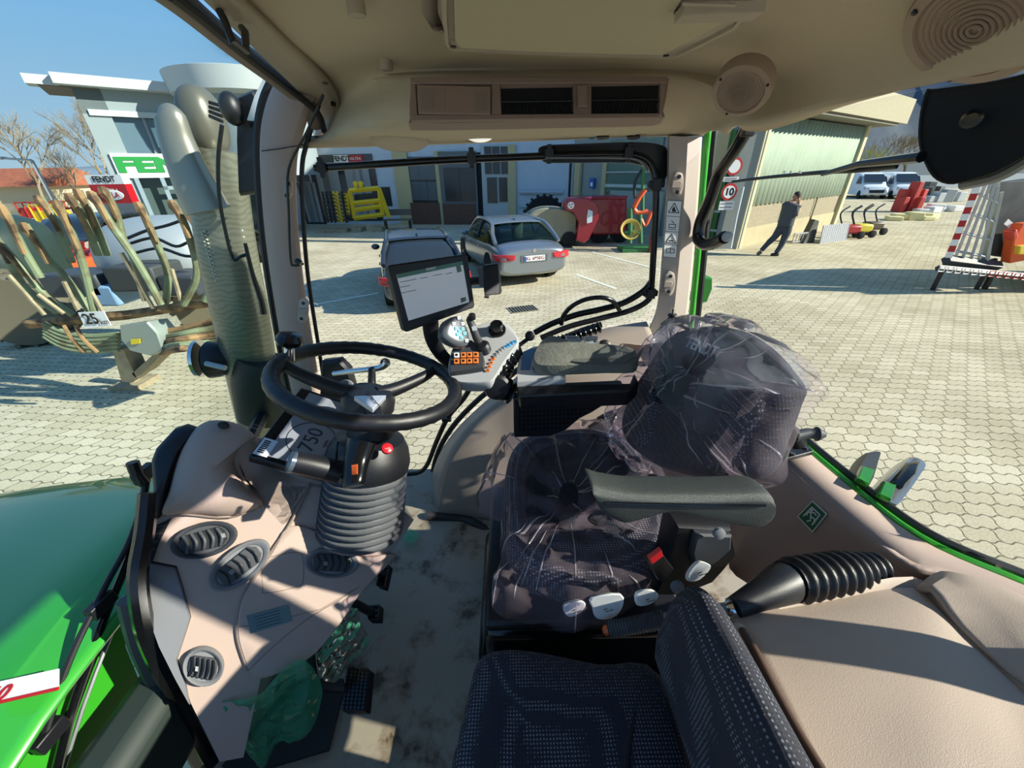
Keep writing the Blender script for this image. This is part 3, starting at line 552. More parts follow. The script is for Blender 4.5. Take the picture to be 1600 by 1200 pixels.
def button(pts, h, mat, t=.004, hole=True, par=jc, n=None, nm='button'):
    n = n or JN; c = sum(pts, V((0, 0, 0)))/len(pts); mb = MB(); mb.prism([c+(p-c)+n*h for p in pts], n*t); b_ = obj(nm, mb, mat, par, bevel=.0008)
    if hole:
        mb = MB(); mb.prism([c+(p-c)*.45+n*(h+t) for p in pts], n*.0005); obj('button_symbol', mb, BLACK, b_)
for i, x in enumerate((715.5, 726, 735.5, 745)):
    for j, y in enumerate((562, 571.5)):
        y2 = y-i*.3; button(jj([(x-4, y2-3.6), (x+4, y2-4), (x+4.4, y2+3.6), (x-3.6, y2+4)]), .017, WHITE if i == 0 and j == 0 else OR)
arc = [(762, 580), (764, 574), (767, 568), (770, 562), (774, 557), (778, 553), (782, 549), (786, 546), (790, 543), (794, 541), (799, 538), (804, 535)]
for i, (x, y) in enumerate(arc):
    button(jj([(x-4, y-1.2), (x+3.4, y-2.6), (x+4.6, y+.6), (x-2.6, y+1.8)]), .001, OR if i < 4 else LGREY if i < 8 else BL_, .003, True)
mb = MB(); c_ = P(777, 517, pl=JP); mb.lathe(c_, JN, [(.024, 0), (.024, .006), (.0175, .008), (.0175, .026), (.015, .028), (.010, .026)], 24); obj('rotary_dial', mb, BLACKG, jc)
# multi-function lever (left) and crane stick (right)
mb = MB(); mb.tube(smooth([P(722, 548, pl=JP), P(716, 535, y=.93), P(712, 520, y=.92)], 4), .012, 10); ml = obj('drive_lever', mb, DGREY, jc)
LP_ = plane3(P(700, 535, y=.87), P(730, 540, y=.9), P(715, 496, y=.93)); gp = [(691, 528), (690, 514), (696, 501), (712, 494), (721, 500), (729, 517), (732, 534), (726, 542), (710, 541)]
mb = MB(); mb.puff(smooth(PL(LP_, gp), 3, True), LP_[1], [(.8, -.03), (1, -.015), (1, 0), (.93, .007), (.6, .010)]); g_ = obj('lever_grip', mb, M('lever_silver', '54595f', .4, .2), ml, ang=60)
for (x, y, mt) in [(705, 508, WHITE), (713, 499, WHITE), (719, 508, WHITE), (725, 534, WHITE), (709, 515, TQ), (714, 520, TQ), (711, 524, TQ), (719, 516, TQ), (722, 523, TQ), (717, 529, TQ)]:
    button(PL(LP_, [(x-2.8, y-2.2), (x+2, y-2.8), (x+2.8, y+2.2), (x-2, y+2.8)]), .010, mt, .003, True, g_, LP_[1])
mb = MB(); mb.lathe(P(756, 547, pl=JP), JN, [(.020, 0), (.016, .006), (.019, .010), (.015, .016), (.018, .020), (.012, .027)], 16); js = obj('crane_joystick', mb, BLACK, jc)
mb = MB(); mb.tube(smooth([P(752, 541, y=.95), P(745, 528, y=.94), P(739, 512, y=.94), P(734, 500, y=.95), P(737, 496, y=.955)], 5), [.012, .017, .022, .018, .008], 12); g_ = obj('joystick_grip', mb, DGREY, js)
mb = MB(); mb.lathe(P(738, 498, y=.945), (0, -.2, 1), [(.009, 0), (.009, .012), (.005, .015)], 12); obj('thumb_button', mb, BLACK, g_)
c_ = P(741, 513, y=.915); mb = MB(); mb.box(c_, (.011, .002, .011), (V((1, 0, .2)), V((0, 1, 0)), V((-.2, 0, 1)))); obj('white_key', mb, WHITE, g_)
# corrugated cable guard between pod and armrest
mb = MB(); gpth = smooth([P(800, 548, y=.99), P(790, 562, y=.95), P(781, 582, y=.92), P(784, 604, y=.90), P(800, 615, y=.9)], 8)
mb.tube(gpth, [.030+.005*sin(i*1.9) for i in range(len(gpth))], 12); ca = obj('cable_guard', mb, BLACKG, jc, ang=70)
mb = MB(); mb.lathe(P(777, 606, y=.875), (0, -1, .1), [(.03, -.02), (.036, 0), (.03, .008), (.01, .01)], 24); obj('pivot_cap', mb, BLACK, jc)
# right armrest
ra = thing('right_armrest', 'right-hand armrest with grey front plate and black body beside the driver seat', 'armrest', P(890, 640, y=.9)-V((0, 0, .05)))
AP = plane3(P(810, 580, z=-.46), P(990, 580, z=-.45), P(880, 545, z=-.44)); AN = AP[1]
def aa(pts, h=0): return [p+AN*h for p in PL(AP, pts)]
mb = MB(); mb.puff(aa([(812, 552), (834, 541), (880, 541), (882, 560), (884, 592), (808, 597), (808, 575)]), AN, [(1, -.03), (1, -.003), (.98, 0)]); obj('front_plate', mb, LGREY, ra)
mb = MB(); mb.prism(aa([(818, 550), (832, 545), (838, 546), (830, 562), (828, 578), (813, 578)], .001), AN*.001); obj('blue_panel', mb, M('panel_blue', '2c4f78', .3), ra)
for k in range(6):
    x = 836+k*1.2-k*.1; y = 578-k*6; button(aa([(x-4, y-2), (x+5, y-2.4), (x+5, y+1.6), (x-4, y+2)]), .003, DGREY, .004, False, ra, AN, 'rocker_switch')
mb = MB(); mb.prism(aa([(806, 597), (890, 593), (985, 592), (992, 575), (1000, 590), (985, 604), (890, 608), (812, 612)], -.012), -AN*.05); obj('armrest_body', mb, BLACK, ra, bevel=.006)
sp_ = [P(a, b_, y=.86) for a, b_ in [(802, 624), (840, 608), (975, 602), (968, 618), (925, 645), (905, 655), (885, 672), (860, 682), (803, 684)]]
mb = MB(); mb.prism(sp_, (0, .03, 0)); sk = obj('side_skirt', mb, BLACK, ra, bevel=.004)
mb = MB()
for i in range(24):
    for j in range(9):
        x = 812+i*6.3; y = 618+j*6.6-i*.3
        if y < 674-(max(0, x-870))*.62: mb.box(P(x, y, y=.859), (.005, .004, .005))
obj('embossed_dots', mb, BLACKG, sk)
for cx, cy in ((899, 546), (929, 547)):
    mb = MB(); o = aa([(cx-11, cy-5), (cx+9, cy-5), (cx+12, cy+6), (cx-9, cy+6)], .01); o = [p+V((0, .05, 0)) for p in o]
    mb.tube(o+[o[0]], .003, 6); mb.prism([p-AN*.004 for p in o], -AN*.02); obj('silver_frame_switch', mb, LGREY, ra)
cov = aa([(844, 548), (858, 538), (866, 541), (877, 545), (882, 550), (900, 549), (937, 553), (976, 556), (990, 561), (995, 568), (990, 583), (950, 584), (900, 586), (866, 587), (838, 584), (834, 567)], .008)
mb = MB(); mb.puff(smooth(cov, 3, True), AN, [(1, -.006), (1.01, .010), (.97, .022), (.7, .03), (.3, .033)]); tag(obj('armrest_pad', mb, M('suede', '6f7168', .95, bump=1, bscale=90, var=.15, vscale=30), ang=50), 'loose grey suede cover lying on the right armrest', 'armrest cover')
mb = MB(); fp = aa([(893, 583), (912, 566), (940, 573), (965, 560), (985, 566), (990, 575), (975, 585), (940, 588)], .034); mb.prism(fp, AN*.003); obj('folded_flap', mb, M('suede_dark', '5e6058', .95, bump=1, bscale=90), bpy.data.objects['armrest_pad'])
# shelf fittings on the right wheel arch
mb = MB(); mb.puff([P(a, b_, y=1.2) for a, b_ in [(893, 553), (905, 541), (925, 538), (933, 545), (925, 556), (900, 560)]], (0, -1, .6), [(1, -.01), (1, .003), (.85, .004), (.8, -.002)]); tag(obj('socket_recess', mb, DGREY), 'dark oval socket recess in the beige wheel arch shelf', 'socket')
mb = MB(); mb.lathe(P(944, 540, y=1.2), (0, -1, .5), [(.02, -.01), (.02, .01), (.014, .014), (.006, .014)], 18); tag(obj('round_socket', mb, BLACK), 'small round black socket cap on the right wheel arch shelf', 'socket')
ch_ = [P(a, b_, y=1.18) for a, b_ in [(966, 545), (972, 538), (1000, 541), (1036, 537), (1040, 552), (1030, 566), (975, 566)]]
mb = MB(); mb.puff(smooth(ch_, 3, True), (0, -.7, .7), [(1, -.03), (1, .012), (.9, .014), (.82, .006), (.8, -.02)]); tag(obj('cup_holder', mb, BEIGE), 'beige cup holder beside the rear right pillar', 'cup holder')
mb = MB(); pth = smooth([P(863, 536, y=1.26), P(885, 530, y=1.27), P(910, 521, y=1.28), P(938, 511, y=1.29)], 16)
mb.tube(pth, [.017+.005*sin(i*1.55) for i in range(len(pth))], 12); tag(obj('corrugated_hose', mb, BLACKG, ang=70), 'short black corrugated hose under the window wiper rail', 'hose')
# ================================================================ DRIVER SEAT
def seatfab(key, base, dot, scale=150, thr=.30, soft=.06):
    m = M(key, base, .85, bump=.3, bscale=500); N, L, b = nodes_of(m); tc = N.new('ShaderNodeTexCoord')
    v = N.new('ShaderNodeTexVoronoi'); v.inputs['Scale'].default_value = scale; v.inputs['Randomness'].default_value = .12; L.new(tc.outputs['Object'], v.inputs['Vector'])
    r = N.new('ShaderNodeValToRGB'); e = r.color_ramp.elements; e[0].position = thr; e[0].color = lin(dot)+(1,); e[1].position = thr+soft; e[1].color = lin(base)+(1,)
    L.new(v.outputs['Distance'], r.inputs[0]); L.new(r.outputs[0], b.inputs['Base Color'])
    bp = N.new('ShaderNodeBump'); bp.inputs['Strength'].default_value = .5; bp.inputs['Distance'].default_value = .002; bp.invert = True
    L.new(v.outputs['Distance'], bp.inputs['Height']); L.new(bp.outputs[0], b.inputs['Normal']); return m
FAB = seatfab('driver_seat_fabric', '1c1f28', '777b84', 170, .30)
FAB2 = seatfab('driver_seat_dark', '15171e', '3e434e', 170, .26)
def zz(pts, z): return [P(a, b_, z=z) for a, b_ in pts]
ds_ = thing('driver_seat', 'dark dotted driver seat wrapped in clear plastic film, with FENDT lettering on the head part', 'seat', (.2, .72, -1.15))
cu_ = zz([(805, 690), (850, 673), (930, 668), (985, 690), (1030, 760), (1052, 830), (1050, 865), (1010, 895), (940, 915), (860, 905), (805, 880), (785, 820), (787, 740)], -.70)
cs = smooth(cu_, 4, True); cc = sum(cu_, V((0, 0, 0)))/13
mb = MB(); mb.puff(cs, (0, 0, 1), [(.88, -.09), (.97, -.075), (1.0, -.045), (.985, -.015), (.93, .008), (.8, .018), (.55, .012), (.25, .0)]); cush = obj('seat_cushion', mb, FAB, ds_, ang=60)
mb = MB(); mid_ = zz([(830, 720), (920, 690), (985, 730), (1010, 800), (960, 840), (880, 850), (825, 830)], -.69); mb.puff(smooth(mid_, 4, True), (0, 0, 1), [(1, -.01), (1, .012), (.92, .017), (.5, .01)]); obj('cushion_insert', mb, FAB2, cush, ang=60)
BP = plane3((.29, .5, -.66), (.29, .95, -.66), (.47, .7, -.28)); BN = BP[1]
def bb_(pts, h=0): return [p+BN*h for p in PL(BP, pts)]
bo = [(1085, 508), (1140, 508), (1190, 535), (1228, 580), (1222, 610), (1196, 680), (1168, 735), (1100, 742), (1020, 725), (975, 690), (968, 655), (985, 610), (1010, 570), (1042, 525)]
bs = smooth(bb_(bo), 4, True)
mb = MB(); mb.puff(bs, BN, [(.78, -.085), (.93, -.065), (1.0, -.025), (.97, -.004), (.88, .008), (.6, .002), (.3, -.006)]); back = obj('backrest', mb, FAB2, ds_, ang=60)
for o_ in ([(1010, 600), (1040, 560), (1030, 640), (1010, 700), (985, 680), (985, 640)], [(1150, 600), (1200, 620), (1180, 680), (1150, 730), (1110, 735), (1130, 670)]):
    mb = MB(); mb.puff(smooth(bb_(o_, .002), 4, True), BN, [(1, -.02), (1, .006), (.85, .018), (.4, .02)]); obj('side_bolster', mb, FAB, back, ang=60)
mb = MB(); mb.puff(smooth(bb_([(1060, 530), (1100, 515), (1150, 520), (1195, 560), (1180, 600), (1150, 610), (1100, 590), (1060, 565)], .004), 4, True), BN, [(1, -.02), (1, .006), (.9, .016), (.5, .018)]); hr = obj('head_panel', mb, M('head_vinyl', '1e2630', .4, bump=.3), back, ang=60)
bx = (P(1140, 563, pl=BP)-P(1095, 545, pl=BP)).normalized()
text('seat_lettering', 'FENDT', P(1117, 553, pl=BP)+BN*.036, bx, bx.cross(BN)*-1, .034, M('letter_silver', 'c9ced4', .4), hr, bold=.012, ext=.0012)
# clear wrinkled covers
GLINT = glass('crease_glint_white', 'ffffff', .3, .15, .38, 0, 1, 'f6eef6'); CLEAR = glass('clear_wrap', 'f6f2f8', .12, .10, .15, .8, 12, 'f0dcee'); CLEARB = glass('clear_wrap_cool', 'f2f6fa', .13, .10, .18, .8, 12, 'd8e6ee')
def wrap(name, label, out, n, prof, mat, amp=.012, ph=0, cen=None, dirv=(0, 1, .2), sc=24):
    o = smooth(out, 9, True); c = sum(out, V((0, 0, 0)))/len(out) if cen is None else V(cen); n = V(n).normalized(); rows = []
    for q in smooth([V((a, b_, 0)) for a, b_ in prof], 7):
        row = []
        for i, p in enumerate(o):
            u = c+(p-c)*q.x+n*q.y; r = (p-c).normalized(); row.append(u+crumple(u, n, amp*1.3, sc, ph, dirv)+r*(amp*.9*NZ.noise(u*16+V((ph, 0, 0)))*q.x))
        rows.append(row)
    mb = MB(); mb.grid(rows, True); ob = obj(name, mb, mat, ang=180); tag(ob, label, 'plastic film')
    rf = random.Random(int(ph*100)); d0 = V(dirv).normalized(); R0, N0 = len(rows), len(rows[0])
    cm = MB()  # white streaks along the creases, painted sun glints on the film
    for k in range(40):
        r_ = rf.uniform(.25, .97)*(R0-1); a_ = rf.uniform(0, N0); da = rf.uniform(-2, 2); dr = rf.choice((-1, 1))*rf.uniform(.15, .45)*R0; pts = []
        for j in range(9):
            t = j/8; ri = min(max(r_+dr*t, 0), R0-1.01); ai = (a_+da*t+.25*sin(t*4+k)) % N0; i0, j0 = int(ri), int(ai) % N0; j1 = (j0+1) % N0; f = ai-int(ai); g = ri-i0
            pts.append(rows[i0][j0].lerp(rows[i0][j1], f).lerp(rows[i0+1][j0].lerp(rows[i0+1][j1], f), g)+n*.0012)
        cm.tube(pts, [.0003, .0009, .0014, .0018, .0018, .0015, .0011, .0007, .0003], 5, cap=False)
    cr_o = obj('crease_glint', cm, GLINT, ob, ang=180, kind='stuff'); return ob
wo = zz([(765, 735), (800, 675), (850, 664), (930, 660), (990, 680), (1040, 750), (1062, 820), (1050, 872), (1010, 905), (960, 925), (900, 945), (840, 935), (790, 920), (778, 890), (790, 850), (785, 790), (752, 765)], -.70)
wrap('seat_film', 'clear pinkish plastic film over the driver seat cushion', wo, (0, 0, 1), [(1.04, -.075), (1.05, -.045), (1.01, -.005), (.93, .02), (.7, .032), (.4, .028), (.1, .03)], CLEAR, .020, 3.1, None, (.7, -.6, .2), 15)
wb = bb_([(1080, 500), (1150, 503), (1205, 535), (1262, 600), (1228, 618), (1205, 690), (1180, 745), (1090, 748), (1000, 732), (962, 700), (958, 650), (980, 590), (1010, 550), (1040, 520)])
wrap('seat_film', 'clear plastic film pulled over the driver seat backrest and its bolsters', wb, BN, [(1.0, -.05), (1.02, -.02), (.99, .01), (.9, .03), (.6, .038), (.2, .03)], CLEAR, .020, 1.3, None, (-.3, -.5, -1), 14)
wh = bb_([(1080, 501), (1150, 503), (1205, 530), (1262, 598), (1230, 612), (1170, 625), (1120, 680), (1080, 665), (1050, 620), (1030, 590), (1040, 525)], .012)
wrap('seat_film', 'second bluish clear plastic bag over the head part, hanging to a point', wh, BN, [(1.0, -.03), (1.02, 0), (.97, .025), (.6, .04), (.2, .035)], CLEARB, .020, 2.6, None, (.5, -.5, -.7), 14)
mb = MB(); mb.prism([P(a, b_, y=.63) for a, b_ in [(1190, 640), (1226, 615), (1214, 650), (1165, 742), (1160, 770), (1140, 760)]], (0, .03, 0)); obj('back_shell', mb, BLACK, ds_, bevel=.004)
# left armrest
def asec(xt, yt, yb, xb=None):   # px of the near top edge, its lower edge; rounded section running away from the eye
    t0 = P(xt, yt, y=.40); b0 = P(xb or xt, yb, y=.40); w_ = V((0, .060, -.012)); h_ = b0-t0
    return [t0, t0+V((0, -.004, 0))+h_*.18, b0+V((0, -.002, 0))-h_*.2, b0+V((0, .008, 0)), b0+w_*.85, b0+w_-h_*.3, t0+w_*1.05+h_*.2, t0+w_*.9+V((0, 0, .004)), t0+w_*.4+V((0, 0, .007)), t0+w_*.1+V((0, 0, .005))]
A_s = [asec(926, 768, 778, 930), asec(930, 768, 790, 934), asec(945, 772, 806), asec(975, 777, 820), asec(1000, 779, 815), asec(1050, 780, 802), asec(1100, 780, 813), asec(1150, 779, 824), asec(1185, 778, 828), asec(1204, 780, 818), asec(1210, 786, 806)]
A_c = [smooth(r, 3, True) for r in A_s]; A_l = [smooth([r[j] for r in A_c], 4) for j in range(len(A_c[0]))]; A_g = [[c[i] for c in A_l] for i in range(len(A_l[0]))]
mb = MB(); mb.grid(A_g, True); mb.add(A_g[0], [list(range(len(A_g[0])))]); mb.add(A_g[-1], [list(range(len(A_g[0])))])
arm = obj('left_armrest', mb, M('armrest_foam', '3a3f3e', .42, bump=.6, bscale=900, var=.35, vscale=500), ds_, ang=60)
mb = MB(); mb.tube([P(945, 786, y=.394), P(1060, 789, y=.394), P(1196, 790, y=.394)], .0022, 6); obj('armrest_seam', mb, BLACKG, arm)
# mechanism under the cushion
mb = MB(); mb.puff([P(a, b_, y=.47) for a, b_ in [(1055, 815), (1140, 820), (1148, 860), (1128, 885), (1110, 905), (1060, 925), (1020, 925), (1040, 880)]], (0, -1, .2), [(1, -.05), (1, 0), (.94, .01)]); mech = obj('side_bracket', mb, BLACK, ds_, ang=40)
mb = MB(); mb.puff([P(a, b_, y=.455) for a, b_ in [(1085, 830), (1140, 832), (1138, 855), (1115, 875), (1085, 890), (1078, 860)]], (0, -1, .3), [(1, -.01), (1, .006), (.9, .01)]); obj('pivot_cover', mb, DGREY, mech)
mb = MB(); mb.lathe(P(1122, 832, y=.44), (0, -1, .3), [(.010, 0), (.010, .006), (.006, .008)], 14); obj('pivot_bolt', mb, GREY, mech)
mb = MB(); mb.lathe(P(1057, 915, y=.44), (0, -1, .3), [(.012, 0), (.012, .008), (.007, .010)], 14); obj('pivot_bolt', mb, GREY, mech)
mb = MB(); mb.box((.16, .68, -.95), (.46, .44, .16)); mb.box((.22, .56, -1.14), (.64, .72, .12)); obj('suspension_base', mb, BLACKG, ds_, bevel=.02)
mb = MB(); mb.box((.15, .68, -.865), (.44, .42, .03)); obj('seat_frame', mb, BLACK, ds_, bevel=.01)
mb = MB(); mb.puff([P(a, b_, y=.41) for a, b_ in [(1012, 876), (1034, 864), (1052, 888), (1040, 910), (1028, 906)]], (0, -1, .6), [(1, -.02), (1, 0), (.93, .003)]); bk_ = obj('belt_buckle', mb, BLACK, ds_)
mb = MB(); mb.puff([P(a, b_, y=.40) for a, b_ in [(1014, 872), (1033, 858), (1036, 868), (1018, 881)]], (0, -1, .6), [(1, -.01), (1, 0), (.9, .003)]); obj('release_button', mb, M('buckle_red', 'd8232a', .35), bk_)
def lever_tag(o_, z, mark):
    c = [P(a, b_, y=.42) for a, b_ in o_]; mb = MB(); mb.puff(smooth(c, 3, True), (0, -.7, .7), [(1, -.008), (1, 0), (.93, .003)]); l_ = obj('adjustment_lever', mb, BLACK if mark is None else WHITE, ds_, label='white paper-wrapped seat lever')
    q = sum(c, V((0, 0, 0)))/len(c); mb = MB()
    for dx, dy in ((-.006, .004), (-.002, -.002), (.005, .001)): mb.tube([q+V((dx, -.008, .002+dy)), q+V((dx+.006, -.008, .006+dy))], .0007, 5)
    obj('lever_mark', mb, BLACK, l_)
lever_tag([(882, 944), (905, 938), (915, 944), (908, 956), (892, 964), (882, 958)], -.84, 1)
lever_tag([(924, 934), (970, 928), (972, 950), (955, 966), (932, 966), (926, 950)], -.83, 1)
lever_tag([(995, 926), (1020, 922), (1029, 932), (1015, 944), (996, 946)], -.82, 1)
lever_tag([(1075, 896), (1090, 878), (1105, 880), (1110, 888), (1092, 906), (1076, 908)], -.78, 1)
mb = MB(); mb.tube(smooth([P(935, 655, y=1.02), P(955, 645, y=1.0), P(985, 640, y=.98), P(1000, 650, y=.97), P(975, 662, y=.98)], 4), .008, 8); mb.tube(smooth([P(920, 668, y=1.0), P(950, 652, y=1.02), P(990, 655, y=1.0)], 4), .006, 8); tag(obj('cable_loom', mb, DGREY), 'grey cables behind the driver seat cushion, below the right armrest', 'cable')
# ================================================================ PASSENGER SEAT
FAB3 = seatfab('passenger_fabric', '20222e', '6c717c', 205, .25, .05)
ps = thing('passenger_seat', 'dark navy dotted passenger seat nearest the camera, with a lit backrest', 'seat', (.12, .12, -1.15))
pc = [P(745, 1024, z=-.74), P(782, 1008, z=-.73), P(838, 1011, z=-.73), P(935, 1030, z=-.73), P(1040, 1050, z=-.73), V((.24, .1, -.73)), V((.22, -.12, -.74)), V((-.06, -.12, -.74)), P(700, 1240, z=-.74), P(712, 1150, z=-.74), P(728, 1080, z=-.74)]
cs = smooth(pc, 4, True); mb = MB(); mb.puff(cs, (0, 0, 1), [(.9, -.12), (1, -.1), (1.0, -.03), (.97, -.008), (.9, .004), (.6, .006), (.3, .0)]); sc_o = obj('seat_cushion', mb, FAB3, ps, ang=60)
mb = MB(); mb.tube(smooth([P(1000, 1075, z=-.732), P(985, 1150, z=-.728), P(975, 1240, z=-.728)], 5), .004, 6); obj('cushion_seam', mb, M('navy_piping', '14161f', .8), sc_o)
# backrest: slab leaning back, built from cross-sections between the far and near side
far = [P(1028, 1040, y=.30), P(1040, 985, y=.295), P(1060, 948, y=.29), P(1090, 930, y=.285), P(1118, 938, y=.28), P(1140, 968, y=.275), P(1150, 1010, y=.28), P(1120, 1080, y=.30)]
def bsec(dy, dx, s=1.0):
    c = sum(far, V((0, 0, 0)))/8; return [c+(p-c)*s+V((dx, dy, 0)) for p in far]
R_ = [bsec(.03, 0, .55), bsec(.02, 0, .85), bsec(0, 0, 1), bsec(-.06, .004, 1.03), bsec(-.14, .008, 1.04), bsec(-.24, .012, 1.05), bsec(-.36, .014, 1.03), bsec(-.44, .015, .8)]
R_ = [smooth(r, 4, True) for r in R_]
mb = MB(); mb.grid(R_, True); mb.add([p for p in R_[0]], [list(range(len(R_[0])))]); mb.add([p for p in R_[-1]], [list(range(len(R_[0])))]); obj('backrest', mb, FAB3, ps, ang=60)
mb = MB(); mb.box((.10, .1, -.98), (.24, .3, .26)); obj('seat_box', mb, M('seat_box_dark', '22252b', .7), ps, bevel=.02)
# ================================================================ LEFT-REAR CONSOLE (fender) near the camera
cp = [P(1146, 964, z=-.605), P(1280, 942, z=-.62), P(1430, 919, z=-.635), P(1500, 985, z=-.62), P(1570, 1050, z=-.61), P(1640, 1120, z=-.6)]
cq = [P(1180, 1030, z=-.58), P(1320, 1030, z=-.575), P(1440, 1030, z=-.58), P(1520, 1080, z=-.58), P(1600, 1140, z=-.58), P(1680, 1200, z=-.57)]
cr_ = [P(1225, 1110, z=-.57), P(1350, 1130, z=-.565), P(1450, 1140, z=-.56), P(1540, 1180, z=-.56), P(1630, 1230, z=-.56), P(1720, 1280, z=-.55)]
cs2 = [P(1300, 1260, z=-.57), P(1400, 1280, z=-.565), P(1500, 1290, z=-.56), P(1580, 1310, z=-.56), P(1680, 1350, z=-.56), P(1780, 1390, z=-.55)]
mb = MB(); mb.patch([[p+V((.0, .0, -.3)) for p in cp], [p+V((0, .004, -.03)) for p in cp], cp, cq, cr_, cs2], 4)
CREAM = M('console_beige', 'ad9c8d', .6, bump=.25, bscale=700)
struct('wall_left', mb, CREAM, solid=.01)
w2 = [P(1432, 917, z=-.628), P(1470, 892, z=-.63), P(1530, 905, z=-.63), P(1600, 935, z=-.62), P(1700, 985, z=-.6)]
w3 = [P(1500, 978, z=-.61), P(1560, 985, z=-.6), P(1610, 1010, z=-.59), P(1680, 1050, z=-.58), P(1760, 1100, z=-.57)]
w4 = [P(1576, 1052, z=-.6), P(1620, 1080, z=-.59), P(1670, 1110, z=-.58), P(1720, 1150, z=-.57), P(1800, 1200, z=-.56)]
mb = MB(); mb.patch([[p+V((0, .0, -.25)) for p in w2], w2, w3, w4], 4); struct('wall_corner', mb, M('console_beige'), solid=.01)
mb = MB(); mb.tube(smooth([P(1160, 985, z=-.575), P(1178, 1015, z=-.565), P(1196, 1050, z=-.56), P(1222, 1100, z=-.555), P(1250, 1150, z=-.55), P(1290, 1215, z=-.545)], 5), .006, 10); struct('trim_19', mb, M('brown_strip', '4a3428', .5))
mb = MB(); mb.tube(smooth([P(1150, 985, z=-.59), P(1172, 1030, z=-.58), P(1200, 1090, z=-.575), P(1230, 1150, z=-.57), P(1265, 1215, z=-.565)], 5), .014, 10); struct('trim_20', mb, M('console_beige'))
hc_, hn_ = hit(1362, 878, bpy.data.objects['wall_rear']); mb = MB(); mb.lathe(hc_+hn_*.002, hn_, [(.017, 0), (.013, -.002), (.004, -.003)], 20); tag(obj('screw_cap', mb, BEIGED), 'small round beige cap on the rear quarter panel', 'cap')
# parking-brake lever with gaiter
hb = thing('hand_brake', 'black hand brake lever with ribbed grip, orange tip and bellows gaiter', 'lever', P(1200, 930, z=-.72))
a, b_, c, d = P(1372, 886, z=-.64), P(1232, 908, z=-.60), P(1146, 950, z=-.60), P(1050, 966, z=-.66)
gp_ = [a.lerp(b_, i/72) for i in range(73)]
mb = MB(); mb.tube(gp_, [.022+.011*min(1, i/30)+.004*sin(i*2*pi/7.2) for i in range(73)], 20, flat=((0, 1, 0), 1)); obj('bellows', mb, BLACK, hb, ang=80)
mb = MB(); mb.tube([b_.lerp(c, -.02), b_.lerp(c, .1), b_.lerp(c, .6), c], [.029, .031, .021, .015], 20); obj('taper_sleeve', mb, BLACK, hb)
mb = MB(); mb.lathe(c, d-c, [(.012, -.004), (.0145, 0), (.0145, .006), (.01, .008)], 20); obj('collar', mb, CHROME, hb)
e_ = P(1038, 968, z=-.70); f_ = P(952, 984, z=-.74)
mb = MB(); mb.tube([c, e_], [.010, .011], 12); obj('rod', mb, GREY, hb)
hp = [e_.lerp(f_, i/60) for i in range(61)]; mb = MB(); mb.tube(hp, [.0145+.0012*sin(i*2.1) for i in range(61)], 14); gr_ = obj('grip', mb, DGREY, hb, ang=70)
mb = MB(); mb.lathe(f_, f_-e_, [(.009, -.002), (.009, .008), (.005, .012)], 14); obj('release_tip', mb, M('orange_plastic'), gr_)
# ================================================================ WALL FITTINGS
def sign_plane(p, n, up):
    n = V(n).normalized(); u = V(up)-n*V(up).dot(n); u.normalize(); return V(p), u.cross(n), u, n
hc_, qn = hit(1271, 807, bpy.data.objects['wall_rear'])
q4 = [P(a, b_, pl=(hc_, qn)) for a, b_ in ((1272, 782), (1295, 803), (1272, 832), (1248, 807))]
qc = sum(q4, V((0, 0, 0)))/4; es = thing('exit_sticker', 'green emergency exit sticker with running figure on the rear quarter panel', 'sticker', qc)
G_ = M('sign_green', '0f6a44', .4)
q4 = [p-qc for p in q4]; lift = qn*.004
mb = MB(); mb.prism([qc+lift+p for p in q4], qn*.0008); obj('border', mb, WHITE, es)
mb = MB(); mb.prism([qc+lift+p*.9+qn*.001 for p in q4], qn*.0006); obj('field', mb, G_, es)
mb = MB()
fr_ = [qc+lift+p*.55+qn*.002 for p in q4]
for i, j in ((0, 1), (1, 2), (0, 3)): mb.tube([fr_[i], fr_[j]], .0016, 4)
ux = (q4[1]-q4[0]+q4[2]-q4[3]).normalized(); uy = qn.cross(ux); uy = uy if uy.z > 0 else -uy; o_ = qc+lift+qn*.002
ux, uy = (ux+uy).normalized(), (uy-ux).normalized()
def ep(x, y): return o_+ux*x*.022+uy*y*.022
mb.lathe(ep(.1, .55), qn, [(.003, 0), (.003, .001)], 10)
for l in ([(0, .35), (-.1, -.1)], [(0, .35), (.35, .3), (.5, .05)], [(0, .35), (-.4, .3), (-.5, 0)], [(-.1, -.1), (.25, -.3), (.15, -.7)], [(-.1, -.1), (-.2, -.5), (-.6, -.6)]): mb.tube([ep(*p) for p in l], .0016, 4)
obj('running_figure', mb, WHITE, es)
# pillar latch plates
def latch(cx, cy, y, label, s=1, side=-1):
    t = thing('pillar_latch', label, 'latch', P(cx, cy, y=y), 'oval latch plates on the window pillars')
    o = lambda pts, dy=0: [P(cx+a*s, cy+b_*s, y=y)+V((0, -dy, 0)) for a, b_ in pts]
    pl_ = [(-2, -18), (3, -19), (8, -15), (9, 0), (6, 14), (1, 19), (-4, 17), (-7, 12), (-6, -2), (-5, -14)]
    mb = MB(); mb.puff(smooth(o(pl_), 3, True), (0, -1, 0), [(1, -.004), (1, .003), (.9, .005)]); p_ = obj('plate', mb, M('pillar_plastic'), t)
    for a, b_ in ((2, -12), (-1, 12)):
        mb = MB(); mb.lathe(P(cx+a*s, cy+b_*s, y=y)+V((0, -.005, 0)), (0, -1, 0), [(.0058, 0), (.0058, .002), (.003, .0025)], 12); obj('screw', mb, BLACK, p_)
    mb = MB(); mb.box(P(cx+side*3*s, cy, y=y)+V((0, -.009, 0)), (.028*s, .008, .02*s)); obj('catch', mb, M('catch_beige', 'a3948a', .5), t, bevel=.002)
